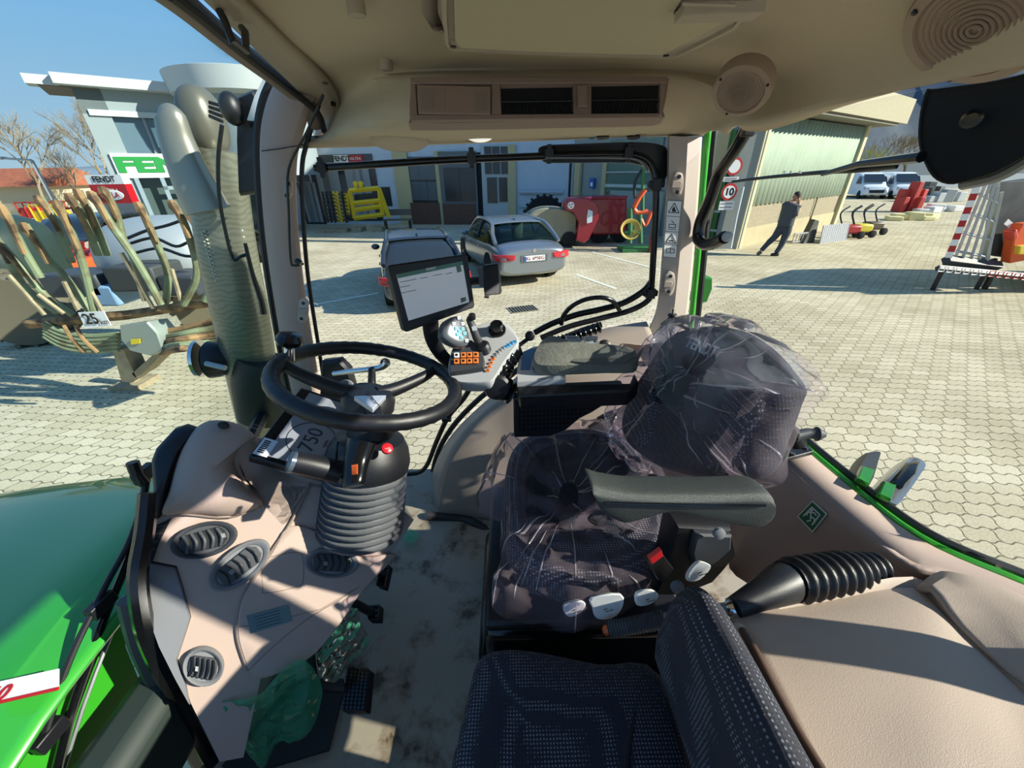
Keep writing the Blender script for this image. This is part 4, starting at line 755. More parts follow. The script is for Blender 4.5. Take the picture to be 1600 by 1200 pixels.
latch(1058, 288, 1.285, 'upper oval latch plate on the rear right pillar, above the warning stickers')
latch(1045, 443, 1.285, 'lower oval latch plate on the rear right pillar, below the warning stickers')
latch(473, 485, 1.262, 'oval latch plate on the front right pillar above the steering wheel rim', side=1)
latch(450, 296, 1.262, 'oval latch plate high on the front right pillar beside the hanging cord', .8, 1)
# warning sticker column
wt = thing('warning_sticker', 'white column of four pictogram warnings on the rear right pillar', 'sticker', P(1045, 400, y=1.285))
ST = plane3(P(1042, 312, y=1.283), P(1065, 313, y=1.283), P(1037, 402, y=1.283)); 
def sp4(u, v, h=0):
    a_, b2, c2, d2 = P(1042.5, 313, pl=ST), P(1065, 314, pl=ST), P(1056, 403, pl=ST), P(1036, 401, pl=ST)
    return a_.lerp(b2, u).lerp(d2.lerp(c2, u), v)+ST[1]*h
mb = MB(); mb.prism([sp4(0, 0, .001), sp4(1, 0, .001), sp4(1, 1, .001), sp4(0, 1, .001)], ST[1]*.001); obj('paper', mb, WHITE, wt)
mb = MB()
for v0 in (0, .265, .53, .765, 1): mb.tube([sp4(0, v0, .0022), sp4(1, v0, .0022)], .0007, 4)
for u0 in (0, 1): mb.tube([sp4(u0, 0, .0022), sp4(u0, 1, .0022)], .0006, 4)
for v0 in (.04, .57):
    tri = [sp4(.5, v0, .0024), sp4(.88, v0+.16, .0024), sp4(.12, v0+.16, .0024)]
    for i in range(3): mb.tube([tri[i], tri[(i+1) % 3]], .0011, 4)
mb.prism([sp4(.5, .09, .0022), sp4(.68, .18, .0022), sp4(.42, .19, .0022), sp4(.35, .15, .0022)], ST[1]*.0005)
mb.prism([sp4(.35, .68, .0022), sp4(.65, .68, .0022), sp4(.65, .70, .0022), sp4(.35, .70, .0022)], ST[1]*.0005)
bxs = [sp4(.25, .40, .0024), sp4(.72, .40, .0024), sp4(.72, .46, .0024), sp4(.25, .46, .0024)]
for i in range(4): mb.tube([bxs[i], bxs[(i+1) % 4]], .001, 4)
mb.tube([sp4(.4, .34, .0024), sp4(.6, .38, .0024)], .001, 4); mb.tube([sp4(.2, .49, .0024), sp4(.8, .49, .0024)], .0006, 4)
for k in range(2):
    bk2 = [sp4(.2+.3*k, .84, .0024), sp4(.5+.3*k, .83 if k == 0 else .84, .0024), sp4(.5+.3*k, .91, .0024), sp4(.2+.3*k, .92, .0024)]
    for i in range(4): mb.tube([bk2[i], bk2[(i+1) % 4]], .0009, 4)
obj('pictograms', mb, BLACK, wt)
# ribbed stud with chrome tip by the pillar foot
gs_ = thing('ribbed_stud', 'black ribbed stud with chrome tip at the foot of the rear right pillar', 'stud', P(1048, 528, y=1.17))
p0, p1 = P(1046, 528, y=1.17), P(1052, 482, y=1.17)
pp = [p0.lerp(p1, i/40) for i in range(41)]; mb = MB(); mb.tube(pp[:34], [.0125+.0025*sin(i*1.26) for i in range(34)], 12); obj('grip', mb, BLACK, gs_, ang=70)
mb = MB(); mb.tube([pp[33], p1], .006, 10); obj('tip', mb, CHROME, gs_)
# window rail, vertical tube and casing on the right window
wr = thing('window_rail', 'black tube rail along the top and rear edge of the right window', 'rail', P(1015, 460, y=1.33))
mb = MB(); mb.tube(smooth([P(492, 263, y=1.345), P(600, 256, y=1.345), P(700, 250, y=1.345), P(850, 244, y=1.345), P(960, 241, y=1.345), P(1000, 245, y=1.34), P(1019, 262, y=1.335), P(1025, 300, y=1.33), P(1022, 380, y=1.33), P(1017, 465, y=1.33)], 6), .0105, 12); obj('tube', mb, BLACKG, wr)
mb = MB(); mb.tube(smooth([P(852, 247, y=1.325), P(960, 247, y=1.325), P(998, 251, y=1.325), P(1012, 268, y=1.322)], 6), .003, 6); obj('bright_edge', mb, GREY, wr)
mb = MB(); mb.puff(smooth([P(a, b_, y=1.36) for a, b_ in [(841, 240), (848, 228), (900, 225), (990, 222), (1030, 226), (1041, 236), (1040, 275), (1030, 285), (1015, 268), (985, 255), (870, 255), (848, 252)]], 3, True), (0, -1, 0), [(1, -.004), (1, .010), (.97, .014)]); obj('casing', mb, BLACK, wr)
for cx, cy, hh in ((503, 262, .055), (737, 247, .055), (858, 241, .05), (982, 238, .05)):
    mb = MB(); mb.box(P(cx, cy, y=1.333), (.014, .02, hh)); mb.box(P(cx, cy, y=1.333), (.026, .018, .028)); obj('bracket', mb, BLACK, wr, bevel=.002)
for cx, cy in ((1025, 288), (1016, 458)):
    mb = MB(); mb.box(P(cx, cy, y=1.33), (.05, .02, .02)); mb.box(P(cx, cy, y=1.33), (.03, .03, .035)); obj('bracket', mb, BLACK, wr, bevel=.003)
lr = thing('wiper_rail', 'black curved wiper rail and handle along the lower rear edge of the right window', 'rail', P(930, 500, y=1.33))
mb = MB(); mb.tube(smooth([P(835, 520, y=1.335), P(862, 506, y=1.335), P(900, 492, y=1.335), P(940, 483, y=1.335), P(975, 473, y=1.335), P(1005, 455, y=1.335), P(1018, 440, y=1.335)], 6), [.011, .016, .017, .016, .016, .014, .011], 12); obj('rail', mb, BLACKG, lr)
mb = MB(); mb.tube(smooth([P(845, 528, y=1.325), P(890, 510, y=1.325), P(940, 497, y=1.325), P(985, 485, y=1.325), P(1012, 470, y=1.325), P(1018, 455, y=1.325)], 6), .010, 10); obj('lower_rail', mb, BLACK, lr)
mb = MB(); mb.tube(smooth([P(877, 507, y=1.32), P(880, 494, y=1.31), P(893, 479, y=1.30), P(915, 468, y=1.30), P(940, 465, y=1.30), P(958, 471, y=1.31), P(968, 485, y=1.32)], 6), .008, 10); obj('handle', mb, BLACKG, lr)
mb = MB(); mb.tube([P(828, 527, y=1.32), P(800, 548, y=1.3)], .008, 8); mb.lathe(P(828, 525, y=1.31), (0, -1, .3), [(.018, -.01), (.018, .006), (.01, .01)], 16); obj('end_joint', mb, BLACK, lr)
# hanging cord from the roof corner to the pillar
mb = MB(); mb.tube(smooth([P(505, 148, y=1.22), P(480, 205, y=1.235), P(451, 264, y=1.245), P(451, 330, y=1.25), P(454, 405, y=1.25), P(460, 415, y=1.25), P(474, 412, y=1.25)], 5), .0035, 8)
mb.lathe(P(466, 409, y=1.235), (0, -1, .3), [(.010, -.006), (.010, .004), (.005, .007)], 14); tag(obj('black_cord', mb, BLACKG), 'thin black cord from the roof corner down the front right pillar', 'cord')
hk = MB(); hk.tube([P(340, 12, z=.225), P(350, 30, z=.20), P(364, 68, z=.165), P(384, 79, z=.165), P(383, 50, z=.2), P(378, 44, z=.21)], .0055, 8); tag(obj('grab_hook', hk, BLACK), 'small black angular grab hook on the windscreen header', 'hook')
# ================================================================ CEILING FITTINGS
OP = plane3(P(645, 130, z=.162), P(1037, 129, z=.162), P(645, 199, z=.083)); ON = OP[1]
def oo(pts, h=0): return [p+ON*h for p in PL(OP, pts)]
MAUVE = M('console_mauve', '8d7668', .5, bump=.2)
oc = thing('overhead_console', 'brown overhead console with a flap and two dark netted pockets above the right window', 'console', P(840, 195, pl=OP))
fo = [(644, 140), (650, 131), (720, 132), (840, 131), (960, 130), (1033, 129), (1040, 137), (1032, 180), (1024, 192), (900, 195), (760, 198), (652, 199), (642, 192)]
mb = MB(); mb.puff(smooth(oo(fo, .0), 2, True), ON, [(1.0, -.01), (1.0, .012), (.995, .014)]); obj('console_body', mb, MAUVE, oc)
def bar(pts, h0, h1, mat, nm, par=oc, bev=.0015):
    mb = MB(); mb.prism(oo(pts, h0), ON*(h1-h0)); return obj(nm, mb, mat, par, bevel=bev)
for r_ in ([(644, 133), (1036, 131), (1034, 141), (646, 143)], [(644, 190), (1026, 187), (1023, 194), (646, 199)]): bar(r_, .012, .022, MAUVE, 'frame_bar')
for r_ in ([(644, 140), (652, 140), (655, 192), (646, 193)], [(768, 142), (781, 142), (783, 192), (768, 192)], [(892, 142), (920, 142), (920, 190), (893, 190)], [(1025, 140), (1034, 140), (1028, 190), (1023, 190)]): bar(r_, .012, .021, MAUVE, 'frame_bar')
fl = bar([(654, 145), (766, 148), (766, 190), (657, 189)], .014, .024, M('flap_mauve', '92796a', .5), 'flap')
for r_ in ([(660, 151), (681, 152), (681, 183), (661, 183)], [(743, 155), (761, 156), (761, 184), (743, 185)]):
    g_ = bar(r_, .0235, .0245, BEIGED, 'speaker_mesh', fl, 0)
bar([(683, 151), (698, 152), (698, 184), (683, 184)], .0235, .0245, MAUVE, 'switch_blank', fl, .0006)
for r_ in ([(782, 147), (891, 145), (892, 189), (784, 190)], [(921, 144), (1024, 142), (1021, 187), (920, 188)]):
    pk = bar(r_, .0145, .0155, M('pocket_shade', '0c0a0a', .9), 'pocket', oc, 0)  # flat dark panel, paints the shade inside the pocket
    a_, b2, c2, d2 = oo(r_, .022); mb = MB()
    for k in range(9):
        t0, t1 = k/9, (k+1)/9
        A = [d2.lerp(c2, t0), a_.lerp(b2, (t0+t1)/2).lerp(d2.lerp(c2, (t0+t1)/2), .55), d2.lerp(c2, t1)]; mb.tube(A, .0008, 4)
        mb.tube([a_.lerp(b2, t0).lerp(d2.lerp(c2, t0), .55), d2.lerp(c2, (t0+t1)/2), a_.lerp(b2, t1).lerp(d2.lerp(c2, t1), .55)], .0008, 4)
    mb.tube([a_.lerp(d2, .55), b2.lerp(c2, .55)], .0014, 5); obj('net', mb, BLACK, pk)
bar([(896, 150), (911, 150), (912, 181), (898, 181)], .027, .030, M('flap_mauve'), 'rocker_plate', oc, .001)
def disc(name, label, cat, c, n, prof, mat, sx=1, sy=1, u=None, **k):
    mb = MB(); mb.lathe(c, n, prof, 32, sx, sy, u); o = obj(name, mb, mat, **k); return tag(o, label, cat) if cat else o
disc('round_cover', 'shallow round beige cover on the roof lining left of the dome light', 'cover', P(624, 219, z=.078), (0, -.25, -1), [(.075, -.02), (.075, .004), (.066, .01), (.05, .012)], M('liner_plastic', 'a3917c', .55, bump=.2))
dl = thing('dome_light', 'oval dome light with a white lens above the right window', 'lamp', P(740, 213, z=.084))
disc('housing', None, None, P(741, 211, z=.090), (0, -.3, -1), [(.06, -.01), (.06, .003), (.055, .006)], BLACK, 1, .5, (1, 0, 0), parent=dl)
disc('lens', None, None, P(750, 212, z=.087), (0, -.3, -1), [(.034, -.004), (.032, .008), (.02, .013)], M('lens_white', 'f4f0e6', .3, emit=.7), 1, .55, (1, 0, 0), parent=dl)
for x, l in ((942, 'twin black roof socket with a blue plug, nearer the dome light'), (990, 'twin black roof socket nearer the rear right pillar')):
    t = thing('roof_socket', l, 'socket', P(x, 212, z=.08)); mb = MB(); mb.lathe(P(x, 206, z=.092), (0, -.4, -1), [(.024, -.02), (.024, .006), (.018, .01), (.018, .016), (.012, .018)], 18, 1, .6, (1, 0, 0)); obj('socket_body', mb, BLACK, t)
    mb = MB(); mb.box(P(x+12, 207, z=.088), (.03, .02, .01)); obj('clip', mb, BLACKG, t, bevel=.002)
    if x == 942: mb = MB(); mb.lathe(P(925, 211, z=.088), (0, -.4, -1), [(.008, -.004), (.008, .008)], 12); obj('blue_plug', mb, M('plug_blue', '3a7288', .4), t)
def speaker(label, c, n, R, u=None):
    t = thing('roof_speaker', label, 'speaker', c); mb = MB(); mb.lathe(c, n, [(R, -.015), (R, .006), (R*.96, .012), (R*.80, .014), (R*.78, .010)], 48); sr = obj('speaker_ring', mb, M('speaker_beige', '97816f', .5), t)
    mb = MB(); n = V(n).normalized()
    for k in range(10): mb.ring(c+n*(.012-.0003*k), n, R*(.08+.075*k), R*.022, 40, 6)
    obj('speaker_grille', mb, M('grille_beige', '8a7463', .6), sr)
    u_, v_, _ = frame(n)
    for a in (2.4, .2, 4.2): mb = MB(); mb.lathe(c+n*.012+u_*(cos(a)*R*.88)+v_*(sin(a)*R*.88), n, [(R*.045, 0), (R*.045, .003), (R*.02, .0035)], 10); obj('screw', mb, BLACK, sr)
speaker('round brown roof speaker beside the overhead console', P(1160, 137, z=.135), (-.45, -.55, -.7), .053)
speaker('large round roof speaker at the top right edge, partly out of view', P(1535, 34, z=.155), (-.6, -.15, -.75), .082)
# roof hatch
HP = (V((0, 0, .18)), V((0, 0, -1)))
def hh_(pts, h=0): return [P(a, b_, z=.18-h) for a, b_ in pts]
rh = thing('roof_hatch', 'beige roof hatch panel with raised rim in the middle of the headliner', 'roof hatch', P(880, 40, z=.19))
ho = [(684, -160), (690, 20), (695, 68), (705, 76), (800, 81), (920, 86), (1042, 89), (1062, 86), (1110, 63), (1155, 40), (1176, 10), (1230, -60), (1300, -160)]
mb = MB(); mb.puff(hh_(ho), (0, 0, -1), [(1.0, -.04), (1, -.004), (.985, .004), (.96, .004), (.955, .0)], P(900, -20, z=.18)); obj('hatch_rim', mb, M('hatch_beige', 'a39480', .6, bump=.2), rh)
hi = [(706, -150), (711, 60), (720, 71), (800, 76), (920, 80), (1034, 83), (1090, 55), (1138, 27), (1120, 22), (1052, 19), (1062, 0), (1120, -80), (1170, -150)]
mb = MB(); mb.prism(hh_(hi, .006), (0, 0, -.003)); obj('hatch_lining', mb, M('hatch_fabric', 'b5a98c', .9, bump=.6, bscale=600), rh, bevel=.001)
mb = MB(); mb.prism(hh_([(1055, 18), (1070, 2), (1200, -2), (1178, 14)], .008), (0, 0, -.012)); mb.tube(hh_([(1066, 6), (1150, 8)], .022), .002, 5); obj('hatch_handle', mb, M('hatch_beige'), rh, bevel=.003)
for a, b_ in ((708, 72), (1041, 86)):
    mb = MB(); mb.lathe(P(a, b_, z=.174), (0, 0, -1), [(.005, 0), (.005, .002)], 10); obj('screw', mb, BLACK, rh)
mb = MB(); mb.tube([P(668, -30, z=.215), P(672, 20, z=.215), P(684, 44, z=.21), P(690, 50, z=.18)], [.012, .012, .01, .004], 8, flat=((1, 0, 0), .5)); tag(obj('hatch_latch', mb, BEIGED), 'brown latch arm left of the roof hatch', 'latch')
for i, (a, b_, z, l) in enumerate([(459, 75, .222, 'uppermost of the three dark screws in the front roof band'), (508, 129, .197, 'middle of the three dark screws in the front roof band'), (521, 164, .166, 'lowest of the three dark screws in the front roof band')]):
    mb = MB(); mb.lathe(P(a, b_, z=z-.003), (0, -.3, -1), [(.007, -.006), (.007, .002), (.004, .003)], 10); tag(obj('trim_screw', mb, M('screw_dark', '2a2320', .4, .5)), l, 'screw', 'screws in the front roof band')
for a, b_, l in ((558, 21, 'small round vent button in the headliner near the windscreen'), (604, 107, 'small round button in the headliner above the overhead console corner')):
    mb = MB(); mb.lathe(P(a, b_, z=.222 if b_ < 50 else .200), (0, 0, -1), [(.014, -.03), (.014, .003), (.011, .004)], 18); tag(obj('liner_button', mb, M('hatch_beige')), l, 'button')
# rear window fittings: bent handle, wiper, work-light housing, hinge
rp = thing('rear_grab_handle', 'bent black grab handle hanging in the rear window beside the pillar', 'grab handle', P(1120, 385, x=.60))
mb = MB(); mb.tube(smooth([P(1168, 196, x=.60), P(1160, 215, x=.60), P(1146, 238, x=.60), P(1124, 270, x=.60), P(1110, 310, x=.60), P(1095, 345, x=.595), P(1091, 370, x=.595), P(1098, 381, x=.595), P(1115, 380, x=.60), P(1132, 371, x=.60)], 6), [.016, .018, .019, .013, .0125, .0125, .0125, .0125, .014, .018], 12); obj('handle_tube', mb, BLACKG, rp)
mb = MB(); mb.lathe(P(1136, 370, x=.60), (-.3, -1, .2), [(.012, -.01), (.014, .003), (.008, .008)], 14); obj('end_bolt', mb, LGREY, rp)
mb = MB(); mb.box(P(1169, 196, x=.60), (.03, .03, .05)); obj('roof_mount', mb, BLACK, rp, bevel=.005)
rw = thing('rear_wiper', 'black rear window wiper with its arm running to the upper right', 'wiper', P(1290, 268, x=.93))
mb = MB(); mb.tube(smooth([P(1144, 284, x=.93), P(1200, 277, x=.94), P(1290, 269, x=.94), P(1340, 266, x=.94), P(1402, 259, x=.94)], 5), [.005, .011, .013, .011, .007], 10, flat=((0, 0, 1), .6)); obj('wiper_blade', mb, BLACK, rw)
mb = MB(); mb.tube([P(1285, 272, x=.935), P(1345, 256, x=.93), P(1440, 245, x=.92)], [.006, .009, .012], 8); obj('wiper_arm', mb, BLACKG, rw)
mb = MB()
for x in (1226, 1236, 1250): mb.box(P(x, 269, x=.925), (.003, .011, .007))
obj('wiper_label', mb, WHITE, rw)
ml_ = thing('rear_work_light', 'large black work light housing hanging at the upper right of the rear window', 'work light', P(1530, 270, x=.98))
mo = [(1447, 140), (1462, 138), (1560, 124), (1640, 104), (1700, 100), (1700, 190), (1640, 225), (1600, 246), (1555, 270), (1510, 284), (1480, 288), (1456, 276), (1440, 245), (1434, 215), (1437, 175)]
mb = MB(); mb.puff(smooth([P(a, b_, x=.98) for a, b_ in mo], 3, True), (-.75, -.65, .0), [(.9, -.09), (1, -.06), (1, -.005), (.985, 0), (.95, .001), (.93, -.003)]); lh = obj('housing', mb, M('housing_black', '1b1a1a', .8, spec=.2), ml_, ang=50)
mb = MB(); c_ = P(1518, 186, x=.96); mb.lathe(c_, (-.75, -.65, 0), [(.016, -.01), (.017, .004), (.011, .005), (.010, .000), (.005, .000), (.005, .004)], 18); obj('pivot_bolt', mb, BLACKG, lh)
mb = MB(); mb.tube(smooth([P(1505, 288, x=1.03), P(1560, 275, x=1.03), P(1610, 248, x=1.03), P(1680, 205, x=1.03)], 5), .012, 8); obj('chrome_rim', mb, GREY, lh)
hg = thing('window_stay_mount', 'black bolted bracket with a pin on the rear sill next to the driver seat', 'bracket', P(1243, 700, z=-.64))
hq = [P(1209, 694, z=-.625), P(1252, 684, z=-.625), P(1272, 705, z=-.625), P(1226, 717, z=-.625)]
mb = MB(); mb.prism(hq, (0, 0, -.012)); hpz = obj('mounting_plate', mb, BLACK, hg, bevel=.002)
for a, b_ in ((1222, 694), (1238, 710), (1258, 700)): mb = MB(); mb.lathe(P(a, b_, z=-.624), (0, 0, 1), [(.007, 0), (.006, .004)], 6); obj('bolt', mb, DGREY, hpz)
mb = MB(); mb.tube(smooth([P(1212, 640, z=-.48), P(1225, 660, z=-.53), P(1238, 678, z=-.57), P(1246, 692, z=-.60)], 4), [.010, .013, .016, .020], 10); obj('hinge_arm', mb, BLACK, hg)
mb = MB(); mb.tube([P(1240, 682, z=-.575), P(1262, 677, z=-.57), P(1272, 678, z=-.57), P(1276, 678, z=-.57), P(1289, 679, z=-.57)], [.014, .013, .013, .018, .007], 14); obj('hinge_pin', mb, DGREY, hg)
gl = thing('marker_lamp', 'small green-lit lamp on a black bracket behind the rear right pillar', 'lamp', P(1098, 475, y=1.5))
mb = MB(); mb.puff([P(a, b_, y=1.5) for a, b_ in [(1091, 432), (1112, 434), (1112, 450), (1103, 472), (1092, 474)]], (0, -1, 0), [(1, -.04), (1, 0), (.9, .008)]); obj('green_lens', mb, M('lens_green', '2c7a2c', .2), gl)
mb = MB(); mb.tube([P(1072, 460, y=1.44), P(1088, 462, y=1.48)], .012, 8); mb.box(P(1080, 462, y=1.46), (.03, .03, .03)); obj('bracket', mb, BLACK, gl, bevel=.003)
# ================================================================ BUILDINGS
WALLB = M('blue_white_render', 'b9c6d2', .9, var=.05, vscale=2); WHITEW = M('white_render', 'bfc3c2', .9)
FAp = vplane(-11.05, 25.1, .06, 23.4)
def slab(name, pl, px, mat, parent, h=.0, t=.05, bevel=0):
    """rectangle on a wall plane between two measured corners (bottom-left, top-right)"""
    a, b_ = P(px[0], px[1], pl=pl), P(px[2], px[3], pl=pl); n = pl[1]
    q = [V((a.x, a.y, a.z)), V((b_.x, b_.y, a.z)), V((b_.x, b_.y, b_.z)), V((a.x, a.y, b_.z))]
    mb = MB(); mb.prism([p+n*h for p in q], n*t); return obj(name, mb, mat, parent, bevel=bevel)
def wallbox(name, ax, ay, bx, by, z0, z1, t, mat, parent):
    a, b_ = V((ax, ay, z0)), V((bx, by, z0)); d = (b_-a).normalized(); n = V((-d.y, d.x, 0)); n = n if n.y > 0 else -n
    mb = MB(); mb.prism([a, b_, b_+n*t, a+n*t], (0, 0, z1-z0)); return obj(name, mb, mat, parent)
G0 = -H
ws = thing('workshop_building', 'long pale blue workshop with tall glazed doors across the yard, in shade', 'building', (-3, 25, G0))
wallbox('wall', -13.7, 25.5, 3.4, 22.89, G0, 3.6, .6, WALLB, ws)
DGL = M('dark_glazing', '2b3236', .15); BRN = M('brown_boards', '5c4032', .7, var=.2, vscale=12); YEL = M('cream_pillar', 'b9ad84', .8); FRM = M('grey_frame', '8e9598', .5)
slab('dark_band', FAp, (500, 254, 581, 240), M('sign_dark', '4a4c50', .6), ws, 0, .06)
w1 = slab('white_sign', FAp, (524, 254, 546.5, 242), WHITE, ws, .06, .05); w2_ = slab('red_sign', FAp, (546.5, 254, 567, 242), RED, ws, .06, .05)
fn = FAp[1]; fx = V((11.11, -1.7, 0)).normalized(); uz = V((0, 0, 1))
text('sign_text', 'FENDT', P(535, 248.2, pl=FAp)+fn*.13, fx, uz, .34, BLACKG, w1, bold=.03); text('sign_text', 'VALTRA', P(556.5, 248, pl=FAp)+fn*.13, fx, uz, .19, WHITE, w2_)
for r_ in ((503, 345, 535, 262), (544, 345, 586, 262), (480, 350, 496, 285)): 
    g_ = slab('glazed_gate', FAp, r_, DGL, ws, 0, .04)
    for k in range(1, 4): slab('bar', FAp, (r_[0]+(r_[2]-r_[0])*k/4-.3, r_[1]-3, r_[0]+(r_[2]-r_[0])*k/4+.4, r_[3]), FRM, g_, .04, .04)
slab('narrow_window', FAp, (599, 322, 609, 292), M('window_dark', '20282a', .3), ws, 0, .04)
slab('banner', FAp, (466, 284, 481, 268), M('banner_grey', '5a6068', .6), ws, 0, .08)
slab('gate_recess', FAp, (632, 350, 692, 244), DGL, ws, 0, .05)
for r_ in ((629, 352, 636, 236), (795, 352, 806, 226), (690, 352, 694, 236)): slab('pillar', FAp, r_, YEL, ws, 0, .16)
for k in range(3):
    for j in range(2): slab('window_pane', FAp, (640+15*k, 313-32*j, 653+15*k, 284-36*j), M('pane_grey', '525c60', .2), ws, .06, .03)
slab('brown_gate_leaf', FAp, (647, 350, 688, 316), BRN, ws, .1, .1)
slab('folded_gate_leaf', FAp, (696, 355, 744, 236), M('leaf_grey', '5d6364', .5), ws, .1, .12); slab('brown_gate_leaf', FAp, (697, 355, 744, 318), BRN, ws, .24, .05)
for k in range(2): slab('window_pane', FAp, (699+23*k, 314, 719+23*k, 262), DGL, ws, .24, .03)
slab('open_doorway', FAp, (746, 350, 758, 238), M('doorway_shade', '121414', .8), ws, 0, .04)  # flat black slab painted for the unlit inside of the doorway
wd_ = slab('white_door', FAp, (757, 352, 795, 226), M('door_white', 'aab2b4', .6), ws, .02, .1)
for r_ in ((763, 317, 777, 277), (781, 315, 793, 277), (759, 272, 768, 229), (771, 272, 781, 229), (784, 272, 794, 229)): slab('door_glass', FAp, r_, DGL, wd_, .13, .03)
mb = MB(); mb.tube([P(813, 300, pl=FAp)+fn*.15, P(880, 300, pl=FAp)+fn*.15], .11, 8); obj('wall_pipe', mb, M('pipe_grey', 'a7b3bb', .4), ws)
mb = MB(); mb.tube([P(812, 322, pl=FAp)+fn*.15, P(846, 324, pl=FAp)+fn*.15], .08, 8); obj('wall_pipe', mb, M('pipe_grey'), ws)
# gate hall running towards the eye, right of the blue wall
FB = vplane(3.4, 22.8, 8.3, 15.2); fb = thing('gate_hall', 'glazed green gate hall with cream pillars between the blue wall and the corner', 'building', (6, 19, G0))
wallbox('wall', 3.4, 22.9, 8.3, 15.3, G0, 4.2, .6, M('hall_grey', '8f9591', .8), fb)
for r_ in ((895, 372, 912, 225), (940, 378, 948, 225), (1103, 400, 1110, 205)): slab('pillar', FB, r_, YEL, fb, 0, .15)
slab('downpipe', FB, (888, 372, 894, 225), M('pipe_dark', '3b3632', .6), fb, 0, .12)
slab('gate_glass', FB, (948, 300, 1040, 212), M('gate_glass_green', '54726a', .2), fb, 0, .08); slab('gate_panel', FB, (948, 380, 1040, 300), M('gate_panel_grey', '9aa39a', .6), fb, 0, .1)
for y in (240, 268, 290): slab('gate_rail', FB, (948, y+2, 1042, y-1), M('rail_pale', 'b9c6bf', .5), fb, .1, .03)
bs_ = slab('blue_notice', FB, (923, 294, 931, 278), M('notice_blue', '2a5fa8', .5), fb, .02, .1)
slab('notice_white', FB, (925, 291, 929, 285), WHITE, bs_, .12, .01)
slab('green_gate', FB, (1111, 392, 1128, 205), M('gate_green', '3f7a3c', .5), fb, .02, .06)
for y in (230, 262, 295, 330, 360): slab('gate_rail', FB, (1111, y+1, 1128, y-1), M('rail_pale'), fb, .08, .03)
# right building with ribbed cladding
RBa, RBb = (8.3, 14.7), (15.8, 20.1); RB = vplane(*RBa, *RBb); rn = RB[1]; rx = V((7.5, 5.4, 0)).normalized()
rb = thing('ribbed_warehouse', 'warehouse with pale ribbed cladding over pebble-dash panels behind the walking person', 'building', (12, 17.4, G0))
wallbox('concrete_plinth', 8.3, 14.7, 15.8, 20.1, G0, -1.95, .5, M('plinth_concrete', 'b3a887', .9, var=.08, vscale=2), rb)
wallbox('pebble_panel', 8.3, 14.74, 15.8, 20.14, -1.95, -1.2, .4, M('pebble_dash', '988f78', .95, bump=1, bscale=14, var=.25, vscale=22), rb)
a = V((8.3, 14.74, 0)); mb = MB(); n_r = 27; L_ = 9.24; pts = []
for i in range(n_r*2+1):
    pts.append(a+rx*(L_*i/(n_r*2))+rn*(.08 if i % 2 else -.0))
mb.grid([[p+V((0, 0, z)) for p in pts] for z in (-1.2, 1.45)]); obj('ribbed_cladding', mb, M('cladding_pale', '9aab98', .85, var=.08, vscale=1.5), rb, ang=10, solid=.02)
wallbox('wall', 8.45, 15.1, 15.9, 20.5, G0, 1.4, .5, M('hall_grey'), rb)
for s_ in (0, 9.24): mb = MB(); mb.box(a+rx*s_+V((0, 0, -.55)), (.34, .3, 4.1), (rx, rn, uz)); obj('corner_pilaster', mb, M('cream_pilaster', 'bdb593', .8), rb)
for s_ in (3.1, 6.2): mb = MB(); mb.box(a+rx*s_+rn*.06+V((0, 0, -1.9)), (.03, .04, 1.4), (rx, rn, uz)); obj('panel_joint', mb, M('joint_dark', '6d664f', .9), rb)
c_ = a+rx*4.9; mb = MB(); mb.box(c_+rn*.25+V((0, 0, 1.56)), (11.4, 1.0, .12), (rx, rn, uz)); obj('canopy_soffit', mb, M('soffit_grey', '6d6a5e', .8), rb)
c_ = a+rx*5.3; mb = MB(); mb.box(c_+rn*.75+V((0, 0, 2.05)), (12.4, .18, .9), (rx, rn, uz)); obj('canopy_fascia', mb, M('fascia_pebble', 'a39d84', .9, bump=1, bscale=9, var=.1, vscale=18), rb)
mb = MB(); mb.prism([V((8.6, 15.55, G0)), V((15.8, 20.9, G0)), V((13, 27, G0)), V((4.4, 24.0, G0))], (0, 0, 12.2)); obj('shade_block', mb, M('hall_grey'), rb)  # unseen tall block added behind the walls to cast the yard shadow
mb = MB(); p0 = P(1160, 290, pl=RB); 
mb.tube([P(1161, 292, y=14.3), P(1150, 340, y=14.3), P(1141, 388, y=14.3)], .05, 8); obj('downpipe', mb, M('pipe_pale', 'c5cbc8', .4), rb)
# wall with the two traffic signs at the corner
wallbox('corner_wall', 7.6, 14.6, 8.35, 14.55, G0, 9.6, .4, M('hall_grey'), rb)  # upper part is unseen, added height to carry the shadow across the yard
def road_sign(cx, cy, r, label, num=None):
    c = P(cx, cy, y=14.35); t = thing('road_sign', label, 'sign', c-V((0, 0, r)), 'round road signs at the warehouse corner'); n = V((0, -1, .0))
    mb = MB(); mb.lathe(c, n, [(r, 0), (r, .02)], 32); d = obj('sign_disc', mb, M('sign_red', 'c0302c', .4), t); mb = MB(); mb.lathe(c+n*.02, n, [(r*.74, 0), (r*.74, .006)], 32); obj('white_field', mb, WHITE, d)
    if num: text('number', num, c+n*.03, X0, uz, r*1.15, BLACKG, d, bold=.03)
road_sign(1147, 260, .26, 'upper round sign, plain white disc with red rim'); road_sign(1139, 300, .26, 'lower round sign with red rim reading 10', '10')
for cx, cy, w_, h_ in ((1142, 280, .5, .14), (1135, 321, .5, .28)):
    mb = MB(); mb.box(P(cx, cy, y=14.36), (w_, .02, h_)); o = obj('sign_plate', mb, WHITE); tag(o, 'small white text plate '+('between the two round signs' if cy < 300 else 'below the lower round sign reading 10'), 'sign')
    for k in range(2): mb = MB(); mb.box(P(cx, cy, y=14.345)+V((0, 0, h_*(.2-.4*k))), (w_*.8, .006, .025)); obj('print_line', mb, M('print_grey', '6b6b6b', .6), o)
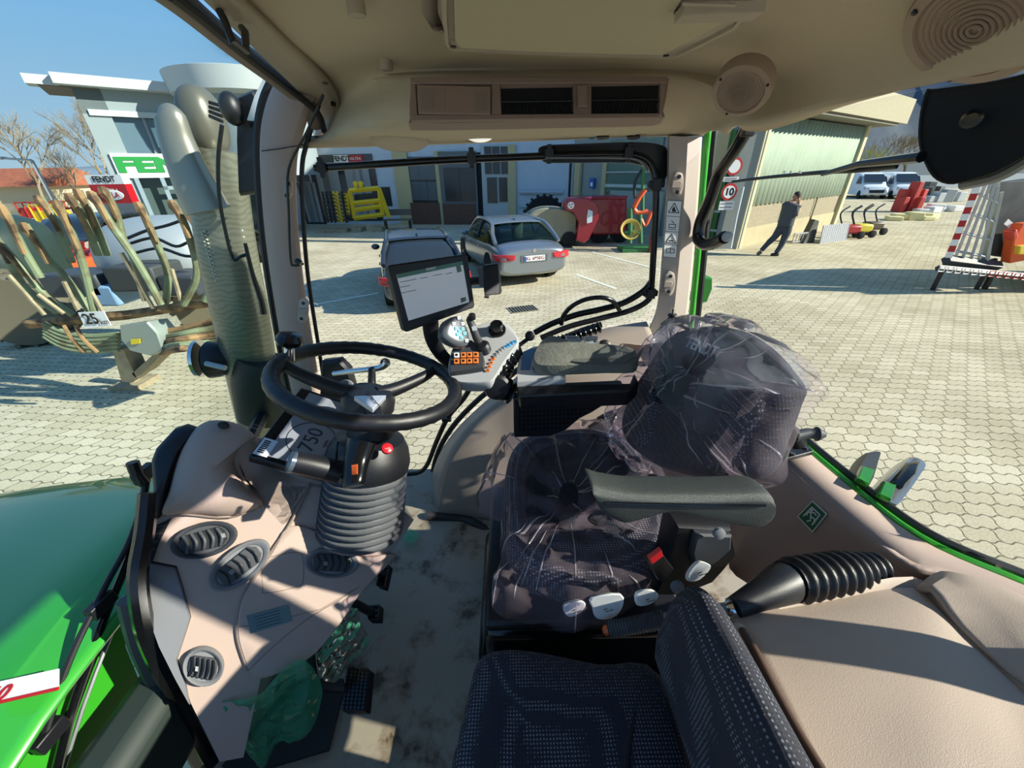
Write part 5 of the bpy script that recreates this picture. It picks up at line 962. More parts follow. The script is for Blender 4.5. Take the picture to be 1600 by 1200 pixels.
# ---- showroom on the left
SA = P(240, 345, z=G0); SHp = vplane(-19.2, 19.6, -17.0, 21.5)
k_ = 19.5; pA = P(172, 200, y=19.5); pB = P(300, 200, y=21.3); SH = vplane(pA.x, pA.y, pB.x, pB.y); shn = SH[1]; shx = (pB-pA); shx.z = 0; shx.normalize()
sh = thing('showroom_building', 'showroom with flat white roof edge, big windows and a green FENDT sign', 'building', (pA.x, pA.y, G0))
def shq(s0, s1, z0, z1, h, t, mat, nm, par=sh, bev=0):
    a_ = V((pA.x, pA.y, 0))+shn*h; mb = MB(); mb.prism([a_+shx*s0+V((0, 0, z0)), a_+shx*s1+V((0, 0, z0)), a_+shx*s1+V((0, 0, z1)), a_+shx*s0+V((0, 0, z1))], shn*t); return obj(nm, mb, mat, par, bevel=bev)
def sz(px, py): p = P(px, py, pl=SH); return (V((p.x, p.y, 0))-V((pA.x, pA.y, 0))).dot(shx), p.z
s0 = sz(160, 150)[0]; zt = sz(200, 142)[1]; GW = M('showroom_grey', '8f9a9c', .7)
zw1, zw0 = sz(220, 182)[1], sz(220, 239)[1]; zs1, zs0 = sz(220, 240)[1], sz(220, 278)[1]; s1 = sz(430, 200)[0]
sL = sz(196, 260)[0]
shq(sL-.6, s1, zw1, zt, -.5, .5, GW, 'upper_wall'); shq(sL-.6, sL+.25, G0, zt, -.5, .5, GW, 'corner_wall')
g_ = shq(sL+.25, s1, zs1, zw1, -.3, .1, M('showroom_glass', '5f7480', .08), 'window_band')
for k in range(6): shq(sL+1.2+k*2.0, sL+1.3+k*2.0, zs1, zw1, -.18, .08, FRM, 'mullion', g_)
for k in range(8): shq(sL+1.4+k*.9, sL+1.9+k*.9, zs1+.25, zs1+1.0, -.195, .03, M('pale_blind', 'b7d2d6', .5), 'blind', g_)
shq(sL-.4, s1, zw1-.05, zw1+.16, 0, .08, WHITEW, 'white_band')
fz = shq(sL-.35, s1, zs0, zs1, 0, .12, WHITE, 'sign_board')
cT = V((pA.x, pA.y, 0))+shn*.13; ps_, pz_ = sz(258, 259)
text('sign_text', 'FENDT', P(276, 258.5, pl=SH)+shn*.15, shx, uz, .78, M('sign_green_bright', '1f8a3c', .5), fz, bold=.05, xs=1.75)
g_ = shq(sL+.2, s1, G0, zs0, -.6, .1, M('showroom_glass_low', '4e5c5c', .1), 'entrance_glass')
for q in (.1, 1.0, 2.6, 4.6): shq(sL+q, sL+q+.16, G0, zs0, 0, .12, M('frame_bluegrey', '8b9ba3', .4), 'entrance_post')
shq(sL+1.0, sL+4.7, zs0-.5, zs0-.35, 0, .12, M('frame_bluegrey'), 'entrance_beam')
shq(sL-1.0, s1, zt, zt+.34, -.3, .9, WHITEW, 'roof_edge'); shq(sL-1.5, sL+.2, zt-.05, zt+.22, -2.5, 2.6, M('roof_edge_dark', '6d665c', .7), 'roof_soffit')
shq(sL-1.8, sL-.9, zt-.02, zt+.28, -.6, .8, WHITEW, 'roof_edge_step')
cc_ = P(375, 150, pl=SH); mb = MB(); mb.lathe(V((cc_.x+.6, cc_.y-.3, zt-.05)), (0, 0, 1), [(2.6, -.1), (3.0, 0), (3.1, .75), (2.9, .8)], 40); obj('round_roof_edge', mb, WHITEW, sh)
mb = MB(); mb.lathe(V((cc_.x+.6, cc_.y-.3, zs0)), (0, 0, 1), [(2.4, 0), (2.4, zt-zs0)], 40); obj('round_bay', mb, GW, sh)
# pylon sign
py_ = thing('sign_pylon', 'leaning-looking pylon with white, red and grey fields standing in the left yard', 'sign', P(190, 352, z=G0)*.0+P(185, 348, y=15.5))
Y_ = 15.5; pc_ = P(160, 275, y=Y_); X_ = pc_.x; wv = 1.28; zt_ = P(160, 273, y=Y_).z
def pyq(z0, z1, mat, nm, dx=0, wv=wv, par=py_, dy=0): mb = MB(); mb.box((X_+dx, Y_+.15-dy, (z0+z1)/2), (wv, .3, z1-z0)); return obj(nm, mb, mat, par)
zr1, zr0, zg0 = P(163, 288, y=Y_).z, P(175, 318, y=Y_).z, P(190, 352, y=Y_).z
pyq(zr1, zt_, WHITE, 'white_field'); pr = pyq(zr0, zr1, RED, 'red_field'); pg = pyq(G0, zr0, M('pylon_grey', '6b6f74', .5), 'grey_field')
nY = Y_-.02
text('pylon_text', 'FENDT', (X_, nY, (zt_+zr1)/2), X0, uz, .26, BLACKG, bpy.data.objects['white_field.001'] if 'white_field.001' in bpy.data.objects else py_, bold=.03)
text('pylon_text', 'VALTRA', (X_, nY, zr1-.22), X0, uz, .2, WHITE, pr)
mb = MB(); mb.ell((X_+.05, nY, zr0+.27), (.42, .02, .17)); e_ = obj('white_oval', mb, WHITE, pr); text('oval_text', 'ULLA', (X_+.05, nY-.03, zr0+.27), X0, uz, .24, M('logo_red', 'b02030', .5), e_, bold=.02)
text('pylon_text', 'AGCO', (X_+.1, nY, zr0-.45), X0, uz, .3, WHITE, pg)
# lamp post
mb = MB(); a_ = P(92, 330, y=20); t_ = V((a_.x, 20, P(66, 250, y=20).z)); mb.tube([(a_.x, 20, G0), (a_.x, 20, t_.z)], .07, 8); mb.tube([t_, t_+V((-1.3, 0, .1))], .05, 6); mb.box(t_+V((-1.5, 0, .1)), (.7, .25, .1)); tag(obj('street_lamp', mb, LGREY), 'thin grey street lamp post among the bare trees at far left', 'lamp')
# ---- trees and hills
BARK = M('bark', '8d7d66', .9)
def tree(px, py, h, label, seed, Y=40, dens=5, spread=.5, leaf=None, grp='bare trees left of the showroom', lift=0):
    b0 = P(px, py, y=Y); b0 = V((b0.x, Y, G0+lift)); r_ = random.Random(seed); mb = MB()
    def br(p, d, l, r, k):
        q = p+d*l*.5+V((r_.uniform(-.05, .05), r_.uniform(-.05, .05), 0))*l; e = q+(d+V((r_.uniform(-.15, .15), r_.uniform(-.15, .15), .05))).normalized()*l*.5
        mb.tube([p, q, e], [r, r*.8, r*.6], 3, cap=False)
        if k == 0: return
        for j in range(r_.choice((3, 4)) if k > 1 else 4):
            a = r_.uniform(0, 2*pi); s_ = r_.uniform(.35, spread+.25); nd = (d+V((cos(a)*s_, sin(a)*s_, r_.uniform(-.05, .25)))).normalized()
            br(p.lerp(e, r_.uniform(.55, 1)) if j else e, nd, l*r_.uniform(.62, .8), r*.6, k-1)
    br(b0, V((0, 0, 1)), h*.3, h*.015, dens); o = obj('bare_tree', mb, BARK if leaf is None else leaf); return tag(o, label, 'tree', grp)
tree(-10, 300, 9.5, 'tall bare tree at the left edge of the view', 3, 26, 6, .6); tree(58, 300, 8, 'bare tree with wide crown, second from the left edge', 5, 30, 5, .6); tree(180, 300, 9.5, 'fan-shaped bare tree right beside the showroom', 9, 34, 6, .45); tree(120, 300, 6, 'small bare tree between the lamp post and the pylon', 12, 36, 5, .6)
tree(1385, 240, 8, 'brownish tree crown right of the ribbed warehouse', 21, 60, 5, .7, M('twig_brown', '7a6a4a', .9), 'trees on the slope behind the vans'); tree(1425, 240, 8, 'grey bushy tree next to the large work light housing', 22, 62, 5, .7, M('twig_brown'), 'trees on the slope behind the vans')
tree(1370, 240, 6, 'yellow-green budding tree right of the warehouse', 23, 52, 5, .6, M('twig_green', '9a9a4a', .9), 'trees on the slope behind the vans')
def hill(x0, x1, y, h, seed, mat, nm):
    r_ = random.Random(seed); rows = []; n = 40
    for k, (dy, hh) in enumerate(((0, 0), (20, .45), (45, .8), (80, 1.0), (110, .9))):
        rows.append([V((x0+(x1-x0)*i/n, y+dy+6*sin(i*.7+seed), G0-.3+h*hh*(.75+.25*sin(i*.35+seed*2)+.06*r_.uniform(-1, 1)))) for i in range(n+1)])
    mb = MB(); mb.grid(rows); struct(nm, mb, mat)
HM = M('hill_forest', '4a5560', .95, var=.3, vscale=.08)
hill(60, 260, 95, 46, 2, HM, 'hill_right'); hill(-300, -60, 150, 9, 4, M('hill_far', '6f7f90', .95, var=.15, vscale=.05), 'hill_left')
# house roofs and parked goods at far left
ho_ = thing('house', 'low house with red tiled roof behind the slurry hoses at far left', 'house', P(50, 320, y=32))
c0_ = P(40, 318, y=39); mb = MB(); mb.box((c0_.x, 39, -1.5), (11, 5, 2.2)); obj('wall', mb, M('house_cream', 'c7b79a', .9), ho_)
mb = MB(); mb.prism([V((c0_.x-6, 36, -.45)), V((c0_.x-6, 42, -.45)), V((c0_.x-6, 39, .95))], (12, 0, 0)); obj('roof', mb, M('roof_red', 'a05a40', .9, var=.2, vscale=3), ho_)
rr_ = random.Random(4)
CAT_ = [('b02a20', 'red'), ('d8b024', 'yellow'), ('b4472a', 'rust red'), ('a8a9a0', 'grey'), ('b02a20', 'bright red')]
for i, (px, py, w_, l_) in enumerate([(60, 332, 1.6, 'red implement crate at far left, nearest the black tank'), (85, 338, 1.5, 'yellow implement crate at far left in front of the red ones'), (112, 330, 1.6, 'rust red crate left of the pylon'), (142, 336, 1.3, 'grey crate left of the pylon foot'), (130, 345, 1.4, 'bright red crate just left of the pylon foot')]):
    c = P(px, py, z=-2.1); t = thing('implement_crate', l_, 'crate', (c.x, c.y, G0), 'implements stored at the far left'); mt = M('crate_'+CAT_[i][0], CAT_[i][0], .5)
    mb = MB(); mb.box((c.x, c.y, G0+.5), (w_, 1, .7)); obj('box', mb, mt, t, bevel=.05)
    mb = MB()
    for k in range(4): mb.tube([(c.x-w_/2+k*w_/3, c.y-.5, G0), (c.x-w_/2+k*w_/3, c.y-.5, G0+1.2)], .05, 6)
    mb.tube([(c.x-w_/2, c.y-.5, G0+1.2), (c.x+w_/2, c.y-.5, G0+1.2)], .05, 6); obj('rack', mb, mt, t)
# ================================================================ GROUND MARKS
def line(a, b_, wdt, label):
    A, B = P(*a, z=G0+.004), P(*b_, z=G0+.004); d = (B-A).normalized(); s_ = V((-d.y, d.x, 0))*wdt/2; mb = MB(); mb.prism([A+s_, A-s_, B-s_, B+s_], (0, 0, .004)); tag(obj('parking_line', mb, M('line_white', 'd9d6c4', .8)), label, 'road marking', 'white parking lines')
line((925, 394), (1029, 421), .12, 'long white parking line right of the silver car'); line((900, 429), (962, 451), .12, 'short white parking line behind the silver car'); line((480, 478), (592, 458), .12, 'white parking line left of the dark car')
gt = thing('drain_grate', 'dark drain grate in the pavers behind the silver car', 'drain', P(817, 483, z=G0)); cgt = P(817, 483, z=G0+.006)
mb = MB(); mb.box(cgt, (.62, .42, .012), rz=.3); obj('frame', mb, M('grate_frame', '8f8970', .7), gt)
for i in range(9):
    mb = MB(); d = V((cos(.3), sin(.3), 0)); mb.box(cgt+d*(-.26+i*.065)+V((0, 0, .008)), (.036, .36, .01), rz=.3); obj('slot', mb, BLACK, gt)
# ================================================================ CARS
def car(name, label, rl, rr, body, glassm, plate=None):
    """sedan: rl / rr = rear left and rear right corner on the ground"""
    rl, rr = V(rl), V(rr); yv = (rl-rr); W = yv.length; yv.normalize(); xv = V((yv.y, -yv.x, 0)); xv = xv if xv.y > 0 else -xv; o0 = (rl+rr)/2; S = W/1.85
    t = thing(name, label, 'car', o0+xv*2.4)
    def c(x, y, z): return o0+xv*(x*S)+yv*(y*S)+V((0, 0, z*S))
    st = [(0.0, .36, .40, .86, .80), (.04, .30, .52, .92, .90), (.30, .22, .62, 1.0, .93), (.9, .18, .66, 1.04, .93), (1.6, .18, .66, .98, .93), (2.5, .18, .64, .94, .93), (3.4, .18, .62, .92, .93), (4.2, .2, .58, .84, .91), (4.65, .26, .5, .70, .84), (4.84, .34, .44, .56, .66)]
    rows = []
    for (x, zb, zm, zt2, w_) in st:
        half = [(0, zb), (w_*.85, zb), (w_, zb+.12), (w_*1.0, zm), (w_*.965, zt2-.10), (w_*.86, zt2-.02), (w_*.5, zt2+.02), (0, zt2+.03)]
        rows.append([c(x, y, z) for y, z in half]+[c(x, -y, z) for y, z in half[::-1][1:-1]])
    mb = MB(); mb.grid(rows, True); mb.add(rows[0], [list(range(len(rows[0])))]); mb.add(rows[-1], [list(range(len(rows[0])))]); bd_ = obj('car_body', mb, body, t, sub=2, ang=50)
    gh = [(.50, .99, 1.00, .80), (.80, .99, 1.22, .76), (1.14, .97, 1.40, .70), (1.95, .95, 1.455, .67), (2.7, .93, 1.43, .66), (3.1, .92, 1.25, .70), (3.6, .90, .93, .78)]
    rows = []
    for (x, z0, z1, w_) in gh:
        wb_ = .86; half = [(wb_, z0-.05), (wb_-(wb_-w_)*.45, (z0+z1)/2), (w_, z1-.03), (w_*.8, z1), (0, z1+.015)]
        rows.append([c(x, y, z) for y, z in half]+[c(x, -y, z) for y, z in half[::-1][1:]])
    mb = MB(); mb.grid(rows); obj('window_glass', mb, glassm, t, sub=1, ang=60)
    rf = []
    for (x, z0, z1, w_) in gh[2:5]+[(2.95, .92, 1.34, .67)]: rf.append([c(x, y*w_, z1+.018-abs(y)**3*.03) for y in (-1.0, -.8, -.4, 0, .4, .8, 1.0)])
    mb = MB(); mb.patch(rf, 3); obj('roof', mb, body, t, solid=.02, ang=60)
    for s_ in (-1, 1):
        mb = MB(); mb.tube(smooth([c(.42, s_*.84, 1.0), c(.78, s_*.80, 1.2), c(1.14, s_*.71, 1.40), c(2.0, s_*.675, 1.45), c(2.7, s_*.665, 1.43), c(3.1, s_*.71, 1.25), c(3.6, s_*.80, .93)], 4), [.05, .045, .03, .02, .02, .022, .022], 6); obj('pillar', mb, body, t)
        mb = MB(); mb.tube([c(2.05, s_*.68, 1.43), c(2.1, s_*.865, .97)], .03, 6); obj('pillar', mb, BLACK, t)
        mb = MB(); mb.ell(c(3.05, s_*1.02, 1.0), (.09*S, .11*S, .075*S), (xv, yv, uz), 8); obj('side_mirror', mb, body, t)
        for x in (.95, 3.85):
            ww = MB(); ww.lathe(c(x, s_*.93, .33), yv*s_, [(.2, -.2), (.32*S, -.2), (.335*S, -.1), (.32*S, 0), (.24*S, .005)], 28); wo_ = obj('wheel', ww, M('tyre', '1b1c1e', .85), t)
            ww = MB()
            ww.lathe(c(x, s_*.93, .33), yv*s_, [(.235*S, -.02), (.235*S, .004), (.21*S, -.02), (.05*S, -.01), (.05*S, .006)], 28); obj('rim', ww, M('alloy', '8b8f94', .3, .8), wo_)
            mb = MB(); cw_ = c(x, s_*.918, .36); mb.add([cw_+xv*(cos(a)*.39*S)+uz*(sin(a)*.39*S)+yv*s_*.012 for a in [pi*k/16 for k in range(-3, 20)]], [list(range(23))]); obj('wheel_arch', mb, M('arch_black', '0d0d0e', .9), t)
        tl = [c(.035, s_*.45, .80), c(.03, s_*.78, .83), c(.14, s_*.925, .82), c(.42, s_*.945, .80), c(.16, s_*.94, .68), c(.03, s_*.80, .67), c(.01, s_*.50, .69)]
        mb = MB(); mb.puff([p-xv*.05+yv*s_*.035 for p in tl], (-xv*.8+yv*s_*.6), [(1, -.06), (1, .012), (.9, .022)]); obj('tail_light', mb, M('tail_red', 'b3242c', .15, coat=.5), t)
        for x in (1.62, 2.7): mb = MB(); mb.tube([c(x, s_*.945, .80), c(x+.2, s_*.945, .81)], .018, 6); obj('door_handle', mb, body, t)
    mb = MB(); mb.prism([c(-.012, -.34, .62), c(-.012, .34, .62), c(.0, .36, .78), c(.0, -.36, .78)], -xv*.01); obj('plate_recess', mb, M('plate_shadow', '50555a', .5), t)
    if plate:
        mb = MB(); mb.prism([c(-.02, -.27, .64), c(-.02, .27, .64), c(-.012, .27, .765), c(-.012, -.27, .765)], -xv*.012); p_ = obj('number_plate', mb, WHITE, t)
        text('plate_text', plate, c(-.036, -.02, .702), -yv, uz, .115*S, M('plate_red', '8a4a3a', .5), p_, bold=.01)
        mb = MB(); mb.prism([c(-.034, .22, .645), c(-.034, .265, .645), c(-.028, .265, .76), c(-.028, .22, .76)], -xv*.003); obj('euro_band', mb, M('euro_blue', '2a4fa0', .5), p_)
    mb = MB(); mb.lathe(c(.0, 0, .88), -xv, [(.045, 0), (.045, .01)], 16); obj('boot_badge', mb, CHROME, t)
    mb = MB(); mb.ell(c(1.45, 0, 1.46), (.09, .03, .04), (xv, yv, uz), 6); obj('roof_fin', mb, body, t)
    for y in (-.35, .35): mb = MB(); mb.ell(c(2.2, y, 1.12), (.12, .17, .2), (xv, yv, uz), 8, .6, .6); obj('head_rest', mb, M('seat_grey', '8a8c86', .9), t)
    return t
CG = glass('car_glass', '8fa79c', .25)
MER = M('silver_paint', '8d949a', .3, .7, coat=.5); AUD = M('anthracite_paint', '39424d', .25, .5, coat=.8)
car('silver_car', 'silver sedan seen from behind, parked right of the dark car', (-.28, 9.55, G0), (1.50, 10.15, G0), MER, CG, 'KL 695EG')
car('dark_car', 'anthracite sedan seen from behind, partly hidden by the terminal screen', (-2.55, 7.65, G0), (-.85, 8.15, G0), AUD, M('car_glass_dark', '2a323a', .08))
# vans
def van(cx, label, dark):
    b0 = P(cx, 300, z=G0); b0 = V((b0.x*.8, b0.y*.8, G0)); t = thing('white_van', label, 'van', b0, 'white vans parked in front of the slope')
    fx_ = V((-.35, -.93, 0)).normalized(); fy = V((-fx_.y, fx_.x, 0))
    def c(x, y, z): return b0+fx_*x+fy*y+V((0, 0, z))
    st = [(-4.9, .3, 1.95, .92), (-4.7, .25, 2.0, .96), (-1.4, .25, 2.0, .96), (-1.0, .25, 1.9, .95), (-.1, .25, 1.25, .95), (.1, .28, 1.1, .94), (.75, .3, .95, .88), (.9, .38, .75, .8)]
    rows = []
    for (x, z0, z1, w_) in st: rows.append([c(x, y, z) for y, z in ((-w_, z0), (-w_, z1*.62), (-w_*.86, z1-.05), (-w_*.6, z1), (w_*.6, z1), (w_*.86, z1-.05), (w_, z1*.62), (w_, z0))])
    mb = MB(); mb.grid(rows, True); mb.add(rows[-1], [list(range(8))]); mb.add(rows[0], [list(range(8))]); obj('van_body', mb, M('van_white', 'dfe6ea', .35), t, ang=35)
    mb = MB(); mb.prism([c(-.03, -.78, 1.3), c(-.03, .78, 1.3), c(-.9, .70, 1.86), c(-.9, -.70, 1.86)], fx_*.04+V((0, 0, .03))); obj('windscreen', mb, M('car_glass_dark'), t)
    mb = MB(); mb.prism([c(.9, -.55, .7), c(.9, .55, .7), c(.93, .5, .48), c(.93, -.5, .48)], fx_*.04); obj('grille', mb, BLACK, t)
    for s_ in (-1, 1):
        mb = MB(); mb.prism([c(.82, s_*.56, .85), c(.62, s_*.88, .92), c(.66, s_*.88, .72), c(.86, s_*.56, .70)], fx_*.05); obj('headlight', mb, LGREY, t)
        for x in (.1, -3.6): mb = MB(); mb.lathe(c(x, s_*.95, .33), fy*s_, [(.33, -.2), (.33, 0), (.2, .01)], 18); obj('wheel', mb, M('tyre'), t)
        mb = MB(); mb.prism([c(-.25, s_*.965, 1.15), c(-1.2, s_*.965, 1.15), c(-1.2, s_*.9, 1.75), c(-.75, s_*.9, 1.7)], fy*s_*.01); obj('side_window', mb, M('car_glass_dark'), t)
van(1362, 'left white van beyond the warehouse corner', 0); van(1413, 'right white van, partly hidden by the work light housing', 1)
# ================================================================ PERSON
pf = P(1213, 399, z=G0); hd_ = P(1235, 305, y=pf.y); S_ = (hd_.z-G0+.05)/1.72
pe = thing('person', 'person in dark grey shirt and trousers walking left past the ribbed warehouse, phone at ear', 'person', (pf.x, pf.y, G0))
px0 = P(1228, 345, y=pf.y).x
def c(x, y, z): return V((px0+x*S_, pf.y+y*S_, G0+z*S_))
def limb(nm, pts, rad, mat, par=pe, seg=12, k=5, flat=None): mb = MB(); mb.tube(smooth(pts, k), [r*S_ for r in rad], seg, flat=flat); return obj(nm, mb, mat, par, ang=80)
def radii(keys, n):
    out = []
    for i in range(n):
        t = i/(n-1)*(len(keys)-1); j = min(int(t), len(keys)-2); out.append(keys[j]+(keys[j+1]-keys[j])*(t-j))
    return out
def limb2(nm, pts, keys, mat, par=pe, flat=None):
    sp = smooth(pts, 6); mb = MB(); mb.tube(sp, [r*S_*1.22 for r in radii(keys, len(sp))], 14, flat=flat); return obj(nm, mb, mat, par, ang=80)
SKIN = M('skin', 'b58468', .6); SHIRT = M('shirt_dark', '4b5054', .9); TROU = M('trousers_dark', '3f4650', .9)
body = limb2('body', [c(.02, 0, .92), c(.02, 0, 1.08), c(.03, 0, 1.28), c(.04, 0, 1.42), c(.06, 0, 1.48), c(.08, 0, 1.53)], [.15, .145, .165, .185, .09, .055], SKIN, flat=((1, 0, 0), 1.15))
sh_ = limb2('shirt', [c(.02, 0, .86), c(.02, 0, 1.05), c(.03, 0, 1.28), c(.035, 0, 1.42), c(.05, 0, 1.485)], [.165, .16, .18, .20, .085], SHIRT, flat=((1, 0, 0), 1.15))
limb2('trousers', [c(.03, -.03, .92), c(.07, -.08, .7), c(.05, -.09, .5), c(.02, -.09, .3), c(-.06, -.09, .1)], [.13, .10, .075, .062, .055], TROU); limb2('trousers', [c(.01, .03, .92), c(-.05, .08, .72), c(-.14, .09, .52), c(-.30, .09, .32), c(-.42, .09, .14)], [.13, .10, .075, .06, .052], TROU)
limb2('shoe', [c(.0, -.09, .05), c(-.07, -.09, .05), c(-.20, -.09, .04)], [.05, .05, .03], BLACK); limb2('shoe', [c(-.42, .09, .10), c(-.47, .09, .06), c(-.52, .09, .02)], [.045, .05, .03], M('shoe_grey', '6f6a60', .7))
mb = MB(); mb.ell(c(.085, 0, 1.64), (.085*S_, .075*S_, .115*S_), None, 14, 1, 1, lambda q: (q[0]*(1-.12*(q[2] < -.3)), q[1], q[2])); mb.ell(c(-.0, 0, 1.63), (.025*S_, .015*S_, .022*S_), None, 6); hd2 = obj('head', mb, SKIN, pe, ang=80)
mb = MB(); mb.ell(c(.10, 0, 1.665), (.092*S_, .085*S_, .11*S_), None, 12); obj('hair', mb, M('hair_dark', '3a332e', .9), hd2)
for y in (-.078, .078): mb = MB(); mb.ell(c(.085, y, 1.63), (.02*S_, .01*S_, .03*S_), None, 6); obj('ear', mb, SKIN, hd2)
limb2('sleeve', [c(.04, -.17, 1.42), c(.04, -.22, 1.3), c(.08, -.24, 1.15)], [.065, .06, .052], SHIRT); limb2('forearm', [c(.08, -.24, 1.15), c(.14, -.2, 1.28), c(.15, -.12, 1.42), c(.13, -.10, 1.52)], [.045, .04, .032, .03], SKIN)
limb2('sleeve', [c(.04, .17, 1.42), c(.07, .22, 1.28), c(.14, .22, 1.14)], [.065, .06, .05], SHIRT); limb2('forearm', [c(.14, .22, 1.14), c(.22, .2, 1.08), c(.26, .16, 1.10)], [.045, .036, .03], SKIN)
def hand(o, d, u):
    d = V(d).normalized(); u = V(u).normalized(); mb = MB(); mb.ell(o+d*.045*S_, (.05*S_, .04*S_, .018*S_), (d, u, d.cross(u)), 8); h_ = obj('hand', mb, SKIN, pe)
    for i, l in enumerate((.065, .075, .07, .055)): s_ = o+d*.08*S_+u*(.03-.02*i)*S_; mb = MB(); mb.tube([s_, s_+d*l*.6*S_, s_+d*l*S_+d.cross(u)*.02*S_], [.009*S_, .008*S_, .006*S_], 6); obj('finger', mb, SKIN, h_)
    s_ = o+d*.03*S_+u*.035*S_; mb = MB(); mb.tube([s_, s_+(d+u*.8).normalized()*.05*S_, s_+(d+u*.3).normalized()*.07*S_], [.011*S_, .01*S_, .008*S_], 6); obj('thumb', mb, SKIN, h_)
hand(c(.13, -.10, 1.51), (-.1, .1, 1), (-1, 0, 0)); hand(c(.26, .16, 1.10), (.3, -.6, .3), (-1, 0, .3))
mb = MB(); mb.box(c(.09, -.095, 1.62), (.02, .012, .14)); tag(obj('mobile_phone', mb, BLACKG), 'dark mobile phone held at the ear of the walking person', 'phone')
# ================================================================ TRACTOR OUTSIDE THE WINDSCREEN
BGREEN = M('bonnet_green', '349a34', .28, coat=.8)
bo_ = thing('tractor_bonnet', 'green tractor bonnet seen through the lower windscreen, with white and red stripe', 'bonnet', (-1.3, .55, -1.5))
def brow(x, zt, zs, y0, y1): return [V((x, y1, zs-.5)), V((x, y1, zs)), V((x, y1-.05, zt-.03)), V((x, (y0+y1)/2+.12, zt)), V((x, (y0+y1)/2-.12, zt)), V((x, y0+.05, zt-.03)), V((x, y0, zs)), V((x, y0-.14, zs-.55))]
mb = MB(); mb.patch([brow(-.84, -.82, -.93, .22, .99), brow(-.99, -.80, -.91, .22, .99), brow(-1.2, -.82, -.93, .22, .99), brow(-1.6, -.86, -.98, .23, .99), brow(-2.2, -.95, -1.08, .26, .96), brow(-2.9, -1.08, -1.23, .30, .90)], 4)
obj('bonnet_shell', mb, BGREEN, bo_, solid=.01, ang=50)
SP = plane3(P(0, 1070, z=-.80), P(100, 1060, z=-.795), P(0, 1110, z=-.80))
mb = MB(); mb.prism([p+SP[1]*.012 for p in PL(SP, [(-20, 1076), (45, 1062), (100, 1050), (100, 1078), (40, 1092), (-20, 1106)])], SP[1]*.002); ws_ = obj('white_stripe', mb, WHITE, bo_)
mb = MB(); mb.tube([p+SP[1]*.016 for p in PL(SP, [(-20, 1110), (40, 1096), (100, 1082)])], .003, 5); obj('red_stripe', mb, RED, bo_)
text('model_digits', '10', P(8, 1091, pl=SP)+SP[1]*.016, P(40, 1083, pl=SP)-P(0, 1092, pl=SP), P(0, 1060, pl=SP)-P(0, 1092, pl=SP), .034, RED, ws_, bold=.02)
ww_ = thing('windscreen_wiper', 'black parallel-arm windscreen wiper lying against the lower windscreen', 'wiper', P(120, 1150, z=-.9))
def wp_(a, b_): return P(a, b_, x=-.86)
mb = MB(); mb.tube(smooth([wp_(230, 735), wp_(222, 790), wp_(208, 850), wp_(190, 900), wp_(165, 960), wp_(140, 1030), wp_(112, 1110), wp_(88, 1205)], 4), .008, 8); obj('wiper_arm', mb, BLACKG, ww_)
mb = MB(); mb.tube(smooth([wp_(222, 790), wp_(200, 850), wp_(170, 905), wp_(140, 965), wp_(118, 1010), wp_(96, 1065), wp_(70, 1150)], 4), .006, 8); obj('wiper_arm', mb, BLACK, ww_)
mb = MB(); mb.tube([wp_(196, 930), wp_(170, 1000), wp_(150, 1050), wp_(128, 1110), wp_(100, 1200)], .004, 6); obj('wiper_blade', mb, M('steel_grey', '8d9296', .3, .7), ww_)
for a, b_ in ((158, 945), (78, 1148), (226, 740)): mb = MB(); mb.box(wp_(a, b_), (.02, .05, .03)); obj('wiper_joint', mb, BLACK, ww_, bevel=.003)
mb = MB(); mb.tube(smooth([wp_(207, 722), wp_(214, 740), wp_(226, 755)], 4), .012, 8); obj('hose_loop', mb, BLACK, ww_)
# exhaust and air pipe beside the front right pillar
ex = thing('exhaust_stack', 'tall grey-olive exhaust stack standing outside beside the front right pillar', 'exhaust', P(400, 670, y=1.75))
EXM = M('exhaust_cover', '5a5c50', .32, .55); N, L, b = nodes_of(EXM)
tc = N.new('ShaderNodeTexCoord'); wv = N.new('ShaderNodeTexWave'); wv.wave_type = 'BANDS'; wv.bands_direction = 'Z'; wv.inputs['Scale'].default_value = 14; wv.inputs['Distortion'].default_value = 9; wv.inputs['Detail'].default_value = 2; L.new(tc.outputs['Object'], wv.inputs[0])  # wave bands paint the reflection of the pavers into the cover colour
r = N.new('ShaderNodeValToRGB'); r.color_ramp.elements[0].position = .25; r.color_ramp.elements[0].color = lin('7d7c6d')+(1,); r.color_ramp.elements[1].position = .5; r.color_ramp.elements[1].color = lin('8a897a')+(1,); L.new(wv.outputs[0], r.inputs[0]); L.new(r.outputs[0], b.inputs['Base Color'])
def e_(a, b2): return P(a, b2, y=1.75)
def lane(pts, mat, nm, par, flat=.75, y=1.75, seg=24):
    mid = [P((a+c2)/2, yy, y=y) for a, c2, yy in pts]; rad = [(P(c2, yy, y=y)-P(a, yy, y=y)).length/2 for a, c2, yy in pts]
    sp = smooth(mid, 5); rr = radii(rad, len(sp)); mb = MB(); mb.tube(sp, rr, seg, flat=((1, 0, 0), flat)); return obj(nm, mb, mat, par, ang=70)
cv = lane([(286, 372, 232), (296, 384, 290), (306, 392, 350), (316, 402, 410), (330, 414, 470), (344, 424, 530), (358, 432, 590), (372, 440, 650), (384, 446, 690)], EXM, 'heat_shield', ex)
lane([(246, 262, 166), (243, 288, 182), (250, 300, 215), (262, 318, 255), (276, 340, 295), (292, 360, 330)], M('pipe_steel', '9a968a', .35, .6), 'tail_pipe', ex, .75, 1.6)
mb = MB()
rr_ = random.Random(2)
for k in range(26):
    t = k/25; a = 311+t*22 if k % 2 else 316+t*20; y = 362+t*76; mb.box(P(a+4, y, y=1.66), (.006, .006, .006))
